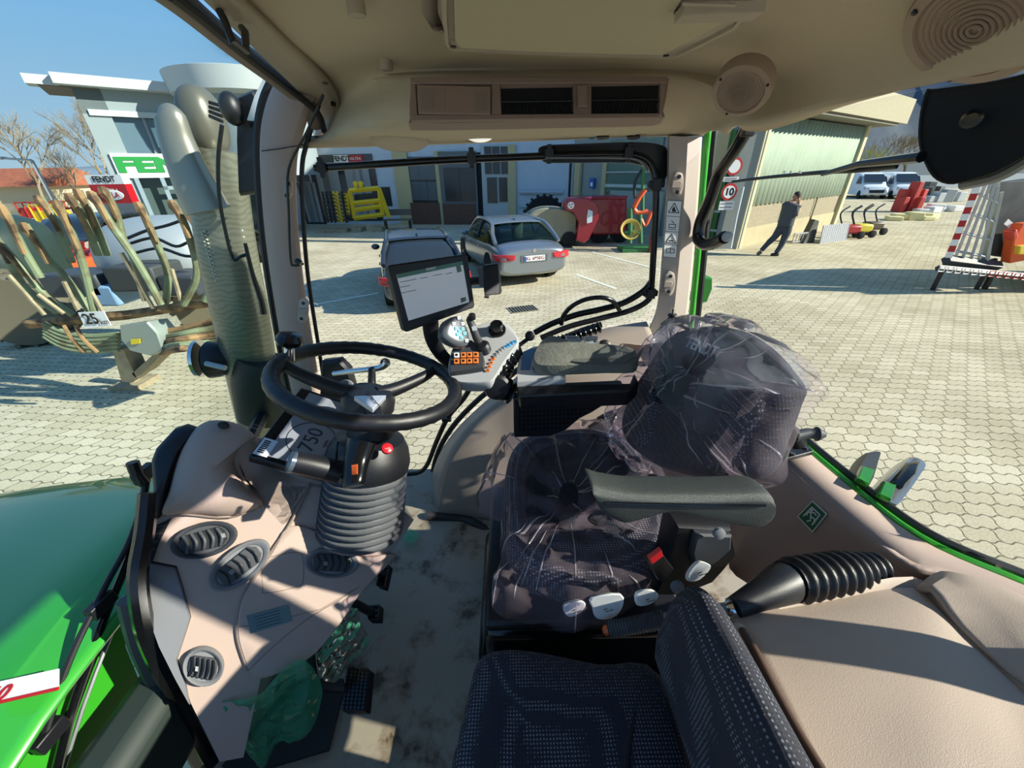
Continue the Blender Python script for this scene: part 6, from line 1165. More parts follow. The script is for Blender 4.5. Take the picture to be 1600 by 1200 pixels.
for k in range(12): mb.box(P(378+k*2.2, 360+k*10, y=1.66), (.006, .006, .006))
so2 = obj('perforation', mb, M('light_hole', 'c9c6b8', .6), cv)
lane([(372, 446, 560), (366, 452, 600), (374, 458, 650)], M('black_duct', '1c2422', .5), 'base_duct', ex, y=1.72)
ac = thing('air_cleaner_housing', 'rounded grey-brown air intake housing behind the windscreen top', 'air intake', P(320, 240, y=1.7))
mb = MB(); mb.ell(P(318, 190, y=1.78), (.07, .08, .115), None, 16, .85, .85); ac1 = obj('intake_bowl', mb, M('intake_grey', '6d6a5e', .35, .3), ac, ang=70)
mb = MB()
for k in range(4): mb.tube([P(327, 160+k*7, y=1.62), P(348, 166+k*8, y=1.62)], .006, 6)
obj('intake_slot', mb, BLACK, ac1)
mm = thing('exterior_mirror', 'black exterior mirror housing with black round joint beside the front right pillar', 'mirror', P(392, 300, y=1.5))
mb = MB(); mb.puff([P(a, b2, y=1.5) for a, b2 in [(374, 150), (398, 140), (412, 160), (408, 230), (412, 300), (376, 306), (373, 220)]], (0, -1, 0), [(1, -.05), (1, 0), (.92, .015)]); obj('mirror_case', mb, BLACK, mm)
mb = MB(); mb.ell(P(362, 170, y=1.46), (.032, .035, .045), None, 10); obj('joint_cover', mb, BLACK, mm)
mb = MB(); mb.puff([P(a, b2, y=1.44) for a, b2 in [(386, 188), (398, 150), (412, 122), (428, 108), (418, 130), (408, 160), (403, 190)]], (0, -1, 0), [(1, -.01), (1, 0), (.9, .004)]); obj('white_cover', mb, WHITE, mm)
mb = MB(); mb.tube(smooth([P(347, 195, y=1.44), P(341, 250, y=1.44), P(343, 310, y=1.44), P(352, 360, y=1.44), P(364, 404, y=1.44), P(378, 400, y=1.44), P(388, 397, y=1.44)], 5), .006, 8); obj('mirror_stay', mb, BLACKG, mm)
mb = MB(); mb.tube(smooth([P(383, 380, y=1.44), P(395, 430, y=1.44), P(408, 470, y=1.44), P(412, 490, y=1.44)], 5), [.006, .009, .014, .012], 8); obj('mirror_arm', mb, BLACK, mm)
fl_ = thing('front_work_light', 'round chrome-rimmed work light with short bracket left of the exhaust stack', 'work light', P(322, 592, y=1.7))
mb = MB(); mb.lathe(P(328, 562, y=1.7), (-.9, -.2, .1), [(.05, -.10), (.085, -.04), (.09, 0), (.08, .01)], 24); obj('housing', mb, BLACK, fl_)
mb = MB(); mb.lathe(P(313, 560, y=1.69), (-.9, -.2, .1), [(.09, -.004), (.088, .012), (.07, .02), (.03, .026)], 24); obj('chrome_rim', mb, CHROME, fl_)
mb = MB(); mb.tube([P(322, 568, y=1.6), P(352, 575, y=1.58)], .012, 8); obj('bracket', mb, LGREY, fl_)
# rear fender lamps outside the rear sill
for (o_, l, cap) in (([(1332, 752), (1350, 712), (1358, 706), (1375, 705), (1372, 720), (1356, 764)], 'slim dark and green lamp outside the rear sill, nearer the seat', 0), ([(1366, 776), (1384, 748), (1412, 720), (1430, 712), (1448, 722), (1440, 740), (1404, 790), (1390, 796)], 'wider chrome and green lamp outside the rear sill', 1)):
    t = thing('fender_lamp', l, 'lamp', P(o_[0][0], o_[0][1], z=-.8), 'lamps outside the rear sill'); c2 = smooth([P(a, b2, z=-.66) for a, b2 in o_], 3, True)
    mb = MB(); mb.puff(c2, (-.3, -.5, .8), [(.85, -.08), (1, -.05), (1, -.008), (.85, .01)]); h_ = obj('lamp_housing', mb, DGREY if not cap else M('lamp_chrome', 'a9adb0', .2, .7), t)
    k2 = [P(o_[0][0]+4, o_[0][1]-2, z=-.635), P(o_[0][0]+14, o_[0][1]-24, z=-.635), P(o_[0][0]+34, o_[0][1]-18, z=-.635), P(o_[0][0]+24, o_[0][1]+8, z=-.635)]
    mb = MB(); mb.puff(k2, (-.3, -.5, .8), [(1, -.01), (1, .003), (.8, .008)]); obj('green_lens', mb, M('lens_green'), h_)
    if cap: mb = MB(); mb.puff([P(a, b2, z=-.635) for a, b2 in [(1392, 752), (1414, 724), (1436, 722), (1430, 742), (1408, 764)]], (-.3, -.5, .8), [(1, -.01), (1, .004), (.7, .01)]); obj('dark_lens', mb, BLACKG, h_)
# ================================================================ SLURRY APPLICATOR in the left yard
YI = 4.3
RUST = M('rusty_steel', '9a7a54', .8, .1, bump=.6, bscale=30, col2='5a4432'); HOSE = M('hose_olive', '7f8a6a', .6, col2='6e6a4c'); IRON = M('pale_dirt_iron', '9a8c70', .8, var=.25, vscale=9)
ap = thing('slurry_applicator', 'folded slurry applicator with rows of olive hoses on a rusty boom, left of the exhaust', 'farm implement', P(190, 600, z=G0)*1.0)
def I(a, b2, dy=0): return P(a, b2, y=YI+dy)
mb = MB(); mb.tube([I(44, 506, .1), I(200, 492), I(345, 470)], [.06, .055, .05], 6); obj('boom', mb, RUST, ap)
HS = [((3, 322), (34, 385), (63, 434)), ((38, 350), (72, 400), (105, 437), (140, 486)), ((61, 308), (88, 350), (112, 410)), ((89, 315), (118, 380), (134, 430), (147, 486)), ((108, 304), (134, 350), (154, 399)), ((122, 297), (146, 345), (168, 399)), ((143, 301), (170, 345), (215, 410), (252, 476)), ((161, 294), (180, 330), (192, 374)), ((217, 318), (240, 370), (262, 427), (258, 478)), ((269, 315), (292, 360), (308, 427), (287, 476)), ((0, 381), (35, 420), (70, 460), (114, 492)), ((-20, 350), (10, 400), (40, 450), (90, 488)), ((295, 330), (318, 380), (333, 430), (320, 470))]
for i, h in enumerate(HS):
    mb = MB(); mb.tube(smooth([I(a, b2, .10*(i % 3-1)) for a, b2 in h], 5), .035, 8); ho = obj('hose', mb, HOSE, ap)
    mb = MB(); a, b2 = h[0]; k = h[1]; dx, dy_ = k[0]-a, k[1]-b2
    mb.tube([I(a-3, b2-2, .10*(i % 3-1)-.05), I(a+2, b2+8, .10*(i % 3-1)-.06), I(a+dx*.5, b2+dy_*.5, .10*(i % 3-1)-.05), I(a+dx*1.0+4, b2+dy_*1.0+12, .10*(i % 3-1)-.06)], [.03, .042, .024, .02], 5); obj('hose_holder', mb, RUST, ho)
for (a, b2, c2, d2) in ((14, 430, 70, 492), (100, 440, 122, 484), (128, 430, 160, 486), (190, 395, 240, 482), (268, 420, 283, 470), (318, 400, 335, 462), (60, 460, 100, 490), (205, 400, 225, 470)):
    mb = MB(); mb.tube([I(a, b2, -.1), I(c2, d2, -.1)], .022, 5); obj('strut', mb, IRON, ap)
for k, (y0, y1) in enumerate(((516, 506), (524, 516), (532, 527), (540, 538), (547, 547))):
    mb = MB(); mb.tube(smooth([I(250, y0+4), I(285, y0-2, -.1*k), I(325, y1-3), I(350, y1-10)], 5), .037, 8); obj('distributor_hose', mb, HOSE if k % 2 else RUST, ap)
    mb = MB(); mb.tube(smooth([I(70, 505+k*5), I(100, 518+k*6), I(140, 525+k*6), I(186, 522+k*6)], 5), .03, 8); obj('distributor_hose', mb, HOSE, ap)
mb = MB(); mb.puff([I(a, b2, -.15) for a, b2 in [(188, 508), (232, 502), (248, 520), (258, 548), (236, 556), (205, 548), (190, 530)]], (0, -1, .2), [(1, -.25), (1, 0), (.93, .02)]); db = obj('distributor_box', mb, M('box_silver', '9aa39c', .4, .4), ap)
mb = MB(); mb.prism([I(205, 530, -.18), I(219, 529, -.18), I(220, 536, -.18), I(206, 538, -.18)], (0, -.01, 0)); obj('yellow_sticker', mb, M('sticker_yellow', 'd8c22a', .5), db)
mb = MB(); mb.prism([I(175, 546), I(192, 546), I(214, 592), I(206, 598), I(190, 596)], (0, .2, 0)); mb2 = obj('mounting_foot', mb, IRON, ap)
mb = MB(); mb.prism([I(214, 592), I(256, 552), I(246, 548), (I(206, 584))], (0, .3, 0)); obj('mounting_foot', mb, IRON, ap)
mb = MB(); mb.prism([I(123, 488, -.3), I(163, 486, -.3), I(174, 508, -.3), I(135, 513, -.3)], (0, -.01, 0)); kp_ = obj('speed_plate', mb, WHITE, ap, label='white speed plate reading 25 km')
kx = (I(163, 486, -.3)-I(123, 488, -.3)).normalized(); ky = I(123, 488, -.3)-I(135, 513, -.3)
text('plate_number', '25', I(142, 499, -.32), kx, ky, .16, BLACKG, kp_, bold=.02); text('plate_unit', 'km', I(163, 503, -.32), kx, ky, .08, BLACKG, kp_)
mb = MB(); mb.ell(I(270, 400, 1.6), (.85, .7, .55), None, 14, .8, .8); obj('slurry_tank', mb, M('tank_grey', 'a9aeb0', .4, .3), ap)
mb = MB()
for pts in ([(205, 380), (240, 372), (275, 385), (300, 378), (330, 392)], [(212, 395), (250, 388), (290, 400), (325, 398)], [(200, 372), (230, 360), (262, 352), (290, 342)]): mb.tube(smooth([I(a, b2, .6) for a, b2 in pts], 5), .018, 6)
obj('hydraulic_line', mb, BLACK, ap)
for (x, y, w_, h_, m_) in ((140, 440, .7, .28, DGREY), (230, 430, .6, .3, M('iron_dark', '3c3f40', .6)), (185, 455, .35, .26, M('iron_blue', '7fa0c0', .5)), (300, 440, .45, .25, DGREY)):
    mb = MB(); mb.box(I(x, y, .7), (w_, .5, h_)); obj('frame_box', mb, m_, ap, bevel=.03)
for s_, dy in ((0, 2.3), (1, 2.3)):
    c_ = I(18 if s_ == 0 else 335, 452 if s_ == 0 else 455, dy); c_.z = G0+.62; wm = MB(); wm.lathe(c_, (.3, -1, 0), [(.3, -.22), (.58, -.18), (.62, -.12), (.62, .12), (.58, .24), (.3, .22)], 32); wo_ = obj('tyre', wm, M('tyre_muddy', '6a6250', .9, bump=.8, bscale=8), ap)
    u_, v_, n_2 = frame((.3, -1, 0)); wm = MB()
    for k in range(16):
        a = 2*pi*k/16; d = u_*cos(a)+v_*sin(a); tt = n_2.cross(d); wm.tube([c_+d*.62+n_2*.24, c_+d*.66, c_+d*.62+tt*.1-n_2*.24], .045, 5)
    obj('tread_lug', wm, M('tyre_muddy'), wo_)
for k in range(2):
    mb = MB(); mb.tube(smooth([I(100+k*18, 508, -.25), I(112+k*18, 530, -.28), I(132+k*20, 550, -.25)], 4), .02, 6); obj('coulter_tine', mb, RUST, ap)
mb = MB(); mb.tube([I(190, 560, .6), (I(190, 560, .6).x, YI+.6, G0+.02)], .07, 8); mb.box((I(190, 560, .6).x, YI+.6, G0+.03), (.4, .4, .06)); obj('parking_stand', mb, IRON, ap)
tk = thing('dark_tractor', 'dark green vehicle cut off by the left edge behind the slurry hoses', 'vehicle', P(5, 480, y=8.4)); c_ = P(-30, 400, y=9); 
mb = MB(); mb.ell((c_.x, 9, -1.5), (1.3, 1.0, .9), None, 12, .6, .6); obj('vehicle_body', mb, M('dark_olive', '2c3a36', .4), tk)
for dx in (-.8, .9):
    mb = MB(); mb.lathe((c_.x+dx, 8, G0+.55), (0, -1, 0), [(.25, -.15), (.55, -.15), (.55, .15), (.25, .16)], 24); obj('wheel', mb, M('tyre'), tk)
# cars and machines seen between the hoses
def block_car(px, py, Y, w_, h_, mat, label, name='parked_car', cat='car'):
    b0 = P(px, py, y=Y); t = thing(name, label, cat, (b0.x, Y, G0)); X = b0.x
    mb = MB(); mb.patch([[V((X-w_/2, Y+dy, z)), V((X-w_/2*.97, Y+dy, z+h_*.45*0+.0)), V((X, Y+dy, z+.03)), V((X+w_/2*.97, Y+dy, z)), V((X+w_/2, Y+dy, z))] for dy, z in ((0, G0+.3), (-.05, G0+.7), (0, G0+.95), (.6, G0+1.0), (1.0, G0+1.45), (2.4, G0+1.5), (3.2, G0+1.0), (4.2, G0+.85), (4.3, G0+.3))], 3); obj('car_body', mb, mat, t, solid=.05)
    mb = MB(); mb.prism([V((X-w_*.38, Y+.62, G0+1.06)), V((X+w_*.38, Y+.62, G0+1.06)), V((X+w_*.34, Y+.95, G0+1.42)), V((X-w_*.34, Y+.95, G0+1.42))], (0, -.03, .01)); obj('rear_window', mb, M('car_glass_dark'), t)
    for s_ in (-1, 1):
        mb = MB(); mb.box((X+s_*w_*.42, Y-.03, G0+.82), (.22, .06, .14)); obj('tail_light', mb, M('tail_red'), t)
        for dy in (.8, 3.3): mb = MB(); mb.lathe((X+s_*w_*.47, Y+dy, G0+.33), (s_, 0, 0), [(.33, -.2), (.33, .02), (.2, .03)], 18); obj('wheel', mb, M('tyre'), t)
block_car(232, 372, 10.5, 1.8, 1.45, M('parked_black', '1d2126', .2, coat=.5), 'black parked car behind the slurry hoses near the exhaust')
block_car(85, 390, 12.5, 1.9, 1.45, M('parked_navy', '242c36', .2, coat=.5), 'dark navy pickup behind the slurry hoses at far left')
for (px, py, Y, l, col, wd_) in ((160, 375, 12.2, 'red low-loader implement behind the hoses, right of the pickup', 'c02a24', 2.6), (100, 395, 10.8, 'orange crate between the slurry hoses at far left', 'd8582a', .9), (290, 345, 15.8, 'bright green implement in front of the showroom entrance', '5cae2c', 2.4)):
    b0 = P(px, py, y=Y); t = thing('farm_implement', l, 'farm implement', (b0.x, Y, G0)); mt = M('impl_'+col, col, .5)
    mb = MB(); mb.box((b0.x, Y, G0+.55), (wd_, .9, .35)); obj('implement_body', mb, mt, t, bevel=.05)
    for k in range(3):
        mb = MB(); mb.tube(smooth([(b0.x-wd_*.4+k*wd_*.4, Y-.4, G0+.0), (b0.x-wd_*.45+k*wd_*.4, Y-.45, G0+.6), (b0.x-wd_*.35+k*wd_*.4, Y-.2, G0+1.1)], 4), .07, 6); obj('implement_arm', mb, mt, t)
    if wd_ > 2.3:
        mb = MB()
        for k in range(4): mb.prism([(b0.x-.5+k*.25, Y-.5, G0+.85), (b0.x-.38+k*.25, Y-.5, G0+.85), (b0.x-.28+k*.25, Y-.5, G0+1.05), (b0.x-.4+k*.25, Y-.5, G0+1.05)], (0, -.02, 0))
        obj('warning_stripe', mb, RED, t)
# ================================================================ MACHINES BY THE WORKSHOP
YW = 21.5
ym = thing('yellow_implement', 'yellow steel frame implement on the ground in front of the workshop', 'farm implement', P(575, 350, z=G0)); YM = M('implement_yellow', 'd8b81e', .5)
def Wp(a, b2, dy=0): return P(a, b2, y=YW+dy)
for seg in ([(546, 298), (592, 294)], [(546, 298), (554, 341)], [(592, 294), (598, 336)], [(553, 341), (600, 335)], [(548, 318), (596, 313)], [(592, 294), (608, 340)], [(540, 302), (544, 335)], [(554, 328), (596, 322)]):
    mb = MB(); mb.tube([Wp(*seg[0]), Wp(*seg[1])], .11, 4); obj('frame_beam', mb, YM, ym)
for a in (556, 564): mb = MB(); mb.tube([Wp(a, 296), Wp(a+1, 287)], .09, 6); mb.lathe(Wp(a, 287), (0, -1, 0), [(.12, -.1), (.12, .1)], 10); obj('hitch_pin', mb, YM, ym)
mb = MB(); mb.prism([Wp(553, 304, .3), Wp(590, 301, .3), Wp(592, 316, .3), Wp(555, 320, .3)], (0, .2, 0)); obj('dark_core', mb, M('core_dark', '2b3234', .6), ym)
for s_ in (0, 1): mb = MB(); mb.box((Wp(558+32*s_, 345).x, YW, G0+.1), (.5, .8, .2)); obj('skid', mb, IRON, ym)
hrw = thing('folded_harrow', 'dark folded harrow with a yellow side frame left of the yellow implement', 'farm implement', P(520, 352, z=G0))
for k in range(6):
    x = 503+k*6; mb = MB(); mb.tube([Wp(x, 299), Wp(x+9, 348)], .07, 5); obj('harrow_bar', mb, YM if k in (3, 4) else M('harrow_dark', '35332e', .7), hrw)
    for j in range(8): mb = MB(); q_ = Wp(x+1+j*1.1, 303+j*5.8, -.1); mb.tube([q_, q_+V((.22, -.1, -.05))], .03, 4); obj('harrow_tine', mb, YM if k == 3 else M('harrow_dark'), hrw)
mb = MB(); mb.box(((Wp(520, 348).x), YW, G0+.08), (1.6, .8, .16)); obj('base_bar', mb, IRON, hrw)
bc = thing('bench', 'small dark wooden bench beside the yellow implement', 'bench', P(622, 340, z=G0)); cbn = P(620, 338, y=22.2)
mb = MB(); mb.box((cbn.x, 22.2, G0+.45), (1.5, .45, .06)); obj('bench_seat', mb, M('bench_wood', '6a6258', .8), bc); mb = MB(); mb.box((cbn.x, 22.4, G0+.8), (1.5, .05, .3)); obj('bench_back', mb, M('bench_wood'), bc)
for s_ in (-.65, .65): mb = MB(); mb.box((cbn.x+s_, 22.2, G0+.22), (.06, .4, .44)); obj('leg', mb, BLACK, bc)
# covered trailer, tyre, red mixer wagon
ct = thing('covered_trailer', 'low trailer under a dusty beige tarpaulin between the silver car and red wagon', 'trailer', P(870, 380, z=G0)); YT = 15.6
def T(a, b2, dy=0): return P(a, b2, y=YT+dy)
mb = MB(); mb.puff(smooth([T(a, b2) for a, b2 in [(815, 348), (828, 334), (850, 326), (880, 327), (900, 336), (901, 356), (899, 374), (860, 372), (820, 362)]], 3, True), (0, -1, 0), [(.9, -1.6), (1, -1.3), (1, -.1), (.95, 0)]); obj('tarpaulin', mb, M('tarp_beige', '8f8c76', .8, bump=.6, bscale=6, var=.12, vscale=3), ct, ang=60)
mb = MB(); mb.box((T(860, 376).x, YT+.6, G0+.28), (2.2, 1.2, .14)); obj('chassis', mb, BLACK, ct)
for s_ in (-.7, .7): mb = MB(); mb.lathe((T(860, 376).x+s_, YT-.05, G0+.28), (0, -1, 0), [(.28, -.15), (.28, .02), (.12, .04)], 18); obj('wheel', mb, M('tyre'), ct)
c_ = P(850, 330, y=17.8); c_.z = G0+.85; ty = thing('spare_tyre', 'large black tractor tyre leaning behind the covered trailer', 'tyre', (c_.x, c_.y, G0))
mb = MB(); mb.lathe(c_, (0, -1, .1), [(.45, -.22), (.75, -.26), (.84, -.15), (.84, .15), (.75, .26), (.45, .22)], 32); to_ = obj('tyre_casing', mb, M('tyre'), ty)
mb = MB()
for k in range(20): a = 2*pi*k/20; mb.box(c_+V((cos(a)*.86, -.05, sin(a)*.86)), (.12, .4, .1), (V((cos(a), 0, sin(a))), V((0, 1, 0)), V((-sin(a), 0, cos(a))))); 
obj('tread_block', mb, M('tyre'), to_)
mb = MB(); mb.lathe(c_, (0, -1, .1), [(.44, -.1), (.44, .2), (.40, .21), (.3, .12), (.08, .12)], 24); obj('rim', mb, M('rim_beige', 'b9b39a', .5), ty)
mw = thing('mixer_wagon', 'dark red feed mixer wagon with curved chute and round white logo', 'farm machine', P(940, 380, z=G0)); MR = M('mixer_red', '8e1528', .35, coat=.4); YX = 15.2
def X_2(a, b2, dy=0): return P(a, b2, y=YX+dy)
mb = MB(); mb.prism([X_2(a, b2, .9) for a, b2 in [(900, 309), (980, 308), (980, 366), (925, 368)]], (0, 1.8, 0)); obj('mixer_tub', mb, MR, mw, bevel=.08)
mb = MB(); mb.puff([X_2(a, b2) for a, b2 in [(881, 318), (888, 310), (915, 309), (930, 315), (936, 325), (935, 342), (920, 374), (912, 380), (900, 376), (905, 348), (897, 332), (883, 328)]], (0, -1, 0), [(1, -.8), (1, 0), (.95, .05)]); chx = obj('curved_chute', mb, MR, mw, ang=40)
mb = MB(); mb.lathe(X_2(892, 321, -.07), (0, -1, 0), [(.12, 0), (.12, .02)], 24); lgo = obj('round_logo', mb, WHITE, chx)
mb = MB(); 
for a0 in (.3, 2.4, 4.5): mb.prism([X_2(892, 321, -.1)+V((cos(a0+k)*r2*.09, 0, sin(a0+k)*r2*.09)) for k, r2 in ((0, .9), (.9, .9), (.45, .25))], (0, -.01, 0))
obj('logo_mark', mb, MR, lgo)
mb = MB(); mb.prism([X_2(a, b2, -.08) for a, b2 in [(919, 327), (926, 330), (925, 347), (917, 349), (917, 338)]], (0, -.02, 0)); obj('white_sticker', mb, M('sticker_pale', 'c9d4da', .4), chx)
mb = MB(); mb.tube([X_2(925, 309, .8), X_2(980, 308, .8)], .06, 6); obj('top_rim', mb, MR, mw)
for a in (935, 968): mb = MB(); q_ = X_2(a, 375, 1.2); mb.lathe((q_.x, q_.y, G0+.4), (0, -1, 0), [(.4, -.2), (.4, .05), (.2, .08)], 20); obj('wheel', mb, M('tyre'), mw)
spy = thing('orange_green_implement', 'orange and green mounted implement with yellow hose bundle beside the red wagon', 'farm implement', P(1000, 385, z=G0)); OG = M('implement_orange', 'd85a2c', .5); GGp = M('implement_green', '2f6a3a', .5)
YS = 14.6
def S2(a, b2, dy=0): return P(a, b2, y=YS+dy)
for pts, mt, r2 in (([(1008, 296), (998, 310), (990, 325)], OG, .09), ([(990, 325), (996, 332), (1012, 330)], OG, .08), ([(1000, 340), (1008, 352), (1018, 330)], OG, .07), ([(1003, 265), (992, 285), (992, 310)], BLACK, .05), ([(976, 364), (985, 362), (1000, 364)], GGp, .08), ([(985, 325), (984, 380)], GGp, .09), ([(1000, 335), (1001, 380)], GGp, .08), ([(1005, 250), (1004, 330)], GGp, .06)):
    mb = MB(); mb.tube(smooth([S2(*p) for p in pts], 4), r2, 6); obj('implement_arm', mb, mt, spy)
mb = MB()
for k in range(5): mb.ring(S2(982+k*.8, 358, -.15-.03*k), (0, -1, .1*k), .22+.03*k, .018, 24, 5)
obj('hose_bundle', mb, M('hose_yellow', 'b9a24a', .6), spy)
mb = MB(); mb.box((S2(993, 380).x, YS, G0+.06), (1.1, .8, .12)); obj('base_frame', mb, GGp, spy)
mb = MB(); q_ = P(1018, 386, y=14.2); mb.lathe((q_.x, q_.y, G0), (0, 0, 1), [(.09, 0), (.10, .04), (.10, .75), (.06, .9), (.04, 1.0)], 16); tag(obj('fire_extinguisher', mb, M('extinguisher_brown', '8a3a2c', .5)), 'slim dark red cylinder standing by the gate next to the window tube', 'cylinder')
# ================================================================ THINGS ON THE RIGHT
def Rg(px, py): return P(px, py, z=G0)
bd0 = Rg(1240, 384); sp0 = thing('metal_panel', 'pale ribbed metal sheet leaning at the foot of the warehouse', 'panel', Rg(1300, 378))
A_, B_2 = Rg(1281, 381), Rg(1321, 376); mb = MB(); mb.prism([A_, B_2, B_2+V((.1, .25, .62)), A_+V((.1, .25, .62))], (0, .04, 0)); o = obj('sheet', mb, LGREY, sp0)
mb = MB()
for k in range(14): q0 = A_.lerp(B_2, k/13); mb.tube([q0+V((0, -.02, .02)), q0+V((.1, .23, .62))], .012, 4)
obj('rib', mb, WHITE, o)
ld = thing('aluminium_ladder', 'short grey ladder lying at the foot of the warehouse', 'ladder', Rg(1255, 383)); A_, B_2 = Rg(1237, 381), Rg(1270, 378)
for h_ in (.06, .36): mb = MB(); mb.tube([A_+V((0, 0, h_)), B_2+V((0, 0, h_))], .03, 5); obj('rail', mb, LGREY, ld)
for k in range(8): q0 = A_.lerp(B_2, k/7); mb = MB(); mb.tube([q0+V((0, 0, .06)), q0+V((0, 0, .36))], .02, 5); obj('rung', mb, LGREY, ld)
mb = MB(); mb.prism([Rg(1255, 383)+V((.2, .3, 0)), Rg(1272, 381)+V((.2, .3, 0)), Rg(1275, 381)+V((.2, .5, .75)), Rg(1268, 381)+V((.2, .5, .8))], (0, .3, 0)); tag(obj('dark_tarp', mb, M('tarp_dark', '4a4a44', .8)), 'dark folded tarp between the ladder and the metal panel', 'tarp')
def mower(px, py, l, col):
    c_ = Rg(px, py); t = thing('garden_machine', l, 'garden machine', c_, 'walk-behind machines by the warehouse corner'); mt = M('mower_'+col, col, .5)
    mb = MB(); mb.box(c_+V((0, 0, .35)), (.6, .5, .3)); obj('engine_deck', mb, mt, t, bevel=.06)
    for s_ in (-.25, .25):
        mb = MB(); mb.lathe(c_+V((s_*1.3, -.28, .14)), (0, -1, 0), [(.14, -.06), (.14, .03), (.06, .05)], 16); obj('wheel', mb, M('tyre'), t)
        mb = MB(); mb.tube(smooth([c_+V((s_, .1, .45)), c_+V((s_-.1, .3, .9)), c_+V((s_+.25, .4, 1.15))], 4), .028, 6); obj('handle', mb, BLACK, t)
mower(1322, 372, 'red and black walk-behind machine nearest the warehouse', 'a8242a'); mower(1340, 370, 'yellow walk-behind machine with dark tines', 'd8c840'); mower(1358, 366, 'dark machine outermost from the warehouse', '5a5040')
rj = random.Random(11)
pl_ = [('red tilted slatted cage on the yard edge below the vans', 'b03a34'), ('white slab pile on the yard edge', 'd9d9d4'), ('yellow and white sacks on the ground below the vans', 'd8cf9a'), ('grey plastic crate pile left of the red and white barrier', 'a9aeb0'), ('dark machine parts heap behind the white slabs', '5a5c58')]
for i, ((l, col), (px, py, w_, h_)) in enumerate(zip(pl_, ((1420, 318, 1.3, 1.7), (1468, 318, 3.0, .45), (1425, 328, 2.6, .4), (1480, 305, 3.0, .9), (1450, 304, 2.4, 1.4)))):
    c_ = Rg(px, py)*.82; c_.z = G0; t = thing('material_pile', l, 'pile of goods', c_, 'goods stored below the vans'); mt = M('pile_'+col, col, .7)
    for k in range(5):
        mb = MB(); mb.box(c_+V((w_*(-.4+.2*k), rj.uniform(-.4, .4), h_*(.25+.12*(k % 3)))), (w_*.24, .6, h_*(.5+.24*(k % 3))), None, rj.uniform(-.4, .4)); obj('piece', mb, mt, t, bevel=.04)
# low white row / fence at the far right and far grey hall
mb = MB(); c_ = Rg(1600, 290)*.9; mb.box((c_.x, c_.y+3, G0+.7), (26, 1.0, 1.4)); tag(obj('stacked_rails', mb, M('rails_pale', 'a9b2ba', .7, bump=.8, bscale=3)), 'long low grey stack along the back edge of the yard at right', 'stack')
mb = MB(); mb.box((62, 72, G0+1.6), (60, 6, 3.2)); tag(obj('far_shed', mb, M('shed_grey', '6d7a84', .7)), 'long low grey shed behind the white vans', 'building')
# striped ramp and dark trailer on the right
rp_ = thing('striped_loading_ramp', 'raised aluminium loading ramp with a red and white striped edge', 'loading ramp', Rg(1500, 420)); YR = 8.6
def K(a, b2, dy=0): return P(a, b2, y=YR+dy)
def bar2(a, b2, r2, mt, nm, par=rp_): mb = MB(); mb.tube([a, b2], r2, 4); return obj(nm, mb, mt, par)
n_s = 12; A_, B_2 = K(1482, 402), K(1531, 280)
for k in range(n_s): mb = MB(); mb.tube([A_.lerp(B_2, k/n_s), A_.lerp(B_2, (k+1)/n_s)], .075, 4); obj('edge_stripe', mb, RED if k % 2 else WHITE, rp_)
for q0, q1 in (((1492, 404), (1542, 282)), ((1503, 406), (1550, 282)), ((1516, 408), (1556, 284)), ((1528, 410), (1560, 290)), ((1541, 412), (1566, 300))): bar2(K(*q0), K(*q1), .035, LGREY, 'ramp_rail')
for t in (.1, .35, .6, .85): bar2(A_.lerp(B_2, t), K(1541, 412).lerp(K(1566, 300), t), .025, LGREY, 'cross_bar')
bar2(K(1478, 406), K(1560, 416), .11, DGREY, 'ramp_base'); bar2(K(1480, 408, .3), V((K(1480, 408, .3).x, YR+.3, G0)), .06, BLACK, 'ramp_foot'); bar2(K(1550, 408, .3), V((K(1550, 408, .3).x, YR+.3, G0)), .06, BLACK, 'ramp_foot')
tr = thing('parked_machine_trailer', 'dark trailer loaded with machinery, cut off by the right edge', 'trailer', (K(1600, 420).x, YR, G0))
mb = MB(); mb.prism([K(1556, 285, .2), K(1700, 270, .2), K(1700, 420, .2), K(1545, 400, .2)], (2.2, 1.5, 0)); obj('load_cover', mb, M('load_dark', '3a3f40', .6, var=.3, vscale=4), tr, bevel=.04)
mb = MB(); mb.tube([K(1556, 282, .1), K(1540, 404, .1)], .09, 4); obj('corner_post', mb, M('post_pale', 'c9c4a8', .6), tr)
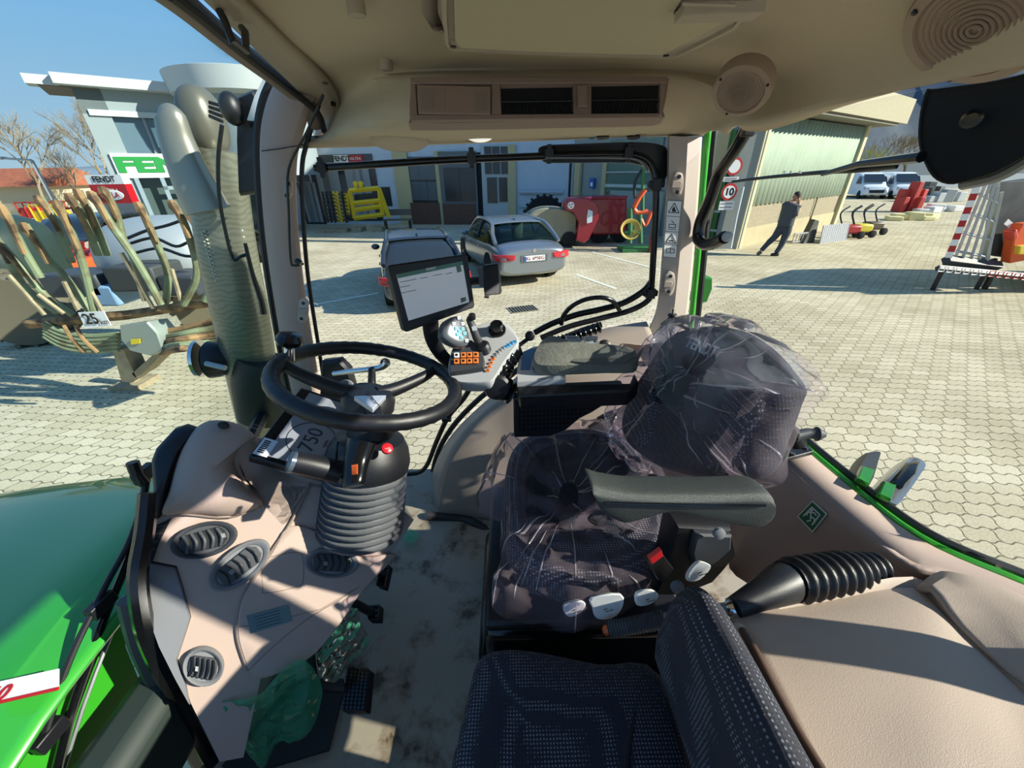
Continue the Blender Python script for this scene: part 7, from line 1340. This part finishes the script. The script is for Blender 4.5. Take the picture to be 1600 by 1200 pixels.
for (o_, col) in (([(1585, 372), (1598, 350), (1640, 345), (1640, 400), (1578, 412)], 'd85a24'), ([(1594, 385), (1640, 380), (1640, 398), (1592, 398)], 'e0c040'), ([(1583, 362), (1590, 358), (1592, 372), (1584, 376)], 'c0402c')):
    mb = MB(); mb.prism([K(a, b2, -.1 if col == 'd85a24' else -.2) for a, b2 in o_], (0, .2, 0)); obj('machine_part', mb, M('load_'+col, col, .5), tr, bevel=.02)
mb = MB(); mb.prism([K(1568, 350, .1), K(1575, 342, .1), K(1584, 350, .1), K(1577, 357, .1)], (0, -.01, 0)); obj('diamond_mark', mb, WHITE, tr)
for (a, b2, mt) in ((1547, 436, BLACK), (1640, 440, BLACK)): mb = MB(); q_ = K(a, b2, .3); mb.tube([K(a+6, 405, .3), q_, (q_.x, q_.y, G0)], .06, 6); obj('support_leg', mb, mt, tr)
for dx in (0, 1.0): mb = MB(); mb.lathe((K(1640, 430).x+dx, YR-.1, G0+.4), (0, -1, 0), [(.4, -.2), (.4, .02), (.2, .05)], 22); obj('wheel', mb, M('tyre'), tr)
mb = MB(); mb.tube([K(1465, 419, -.1), K(1640, 436, -.1)], .07, 4); bar_ = obj('light_bar', mb, DGREY, tr)
for k in range(11):
    x = 1472+k*13; y = 420+k*1.3; cc2 = K(x, y, -.2); mb = MB(); pts = [cc2+V((dx, 0, dz)) for dx, dz in ((-.06, -.055), (.06, -.055), (.06, .055), (-.06, .055), (-.06, -.055), (.06, -.055))]; mb.tube(pts, .012, 4); obj('square_marker', mb, WHITE if k < 6 else RED, bar_)

mb = MB(); mb.box((-.765, .30, -1.02), (.10, 1.3, .2)); obj('cowl_panel', mb, M('cowl_dark', '2a3430', .6), bo_, bevel=.03)
mb = MB(); mb.tube([P(415, 640, y=1.72), V((-.98, 1.0, -.92)), V((-.95, .9, -.95))], .03, 8); obj('support_arm', mb, BLACK, ex)
mb = MB(); mb.tube([P(400, 200, y=1.5), P(420, 200, y=1.36)], .02, 8); obj('pillar_mount', mb, BLACK, mm)
mb = MB(); mb.prism([P(a, b2, x=-.885) for a, b2 in [(198, 948), (196, 1010), (228, 1090), (276, 1190), (300, 1262), (-30, 1262), (10, 1200), (100, 1085), (170, 985)]], (-.02, 0, 0)); obj('rear_flank', mb, M('bright_green', '2f9420', .4, coat=.3), bo_)
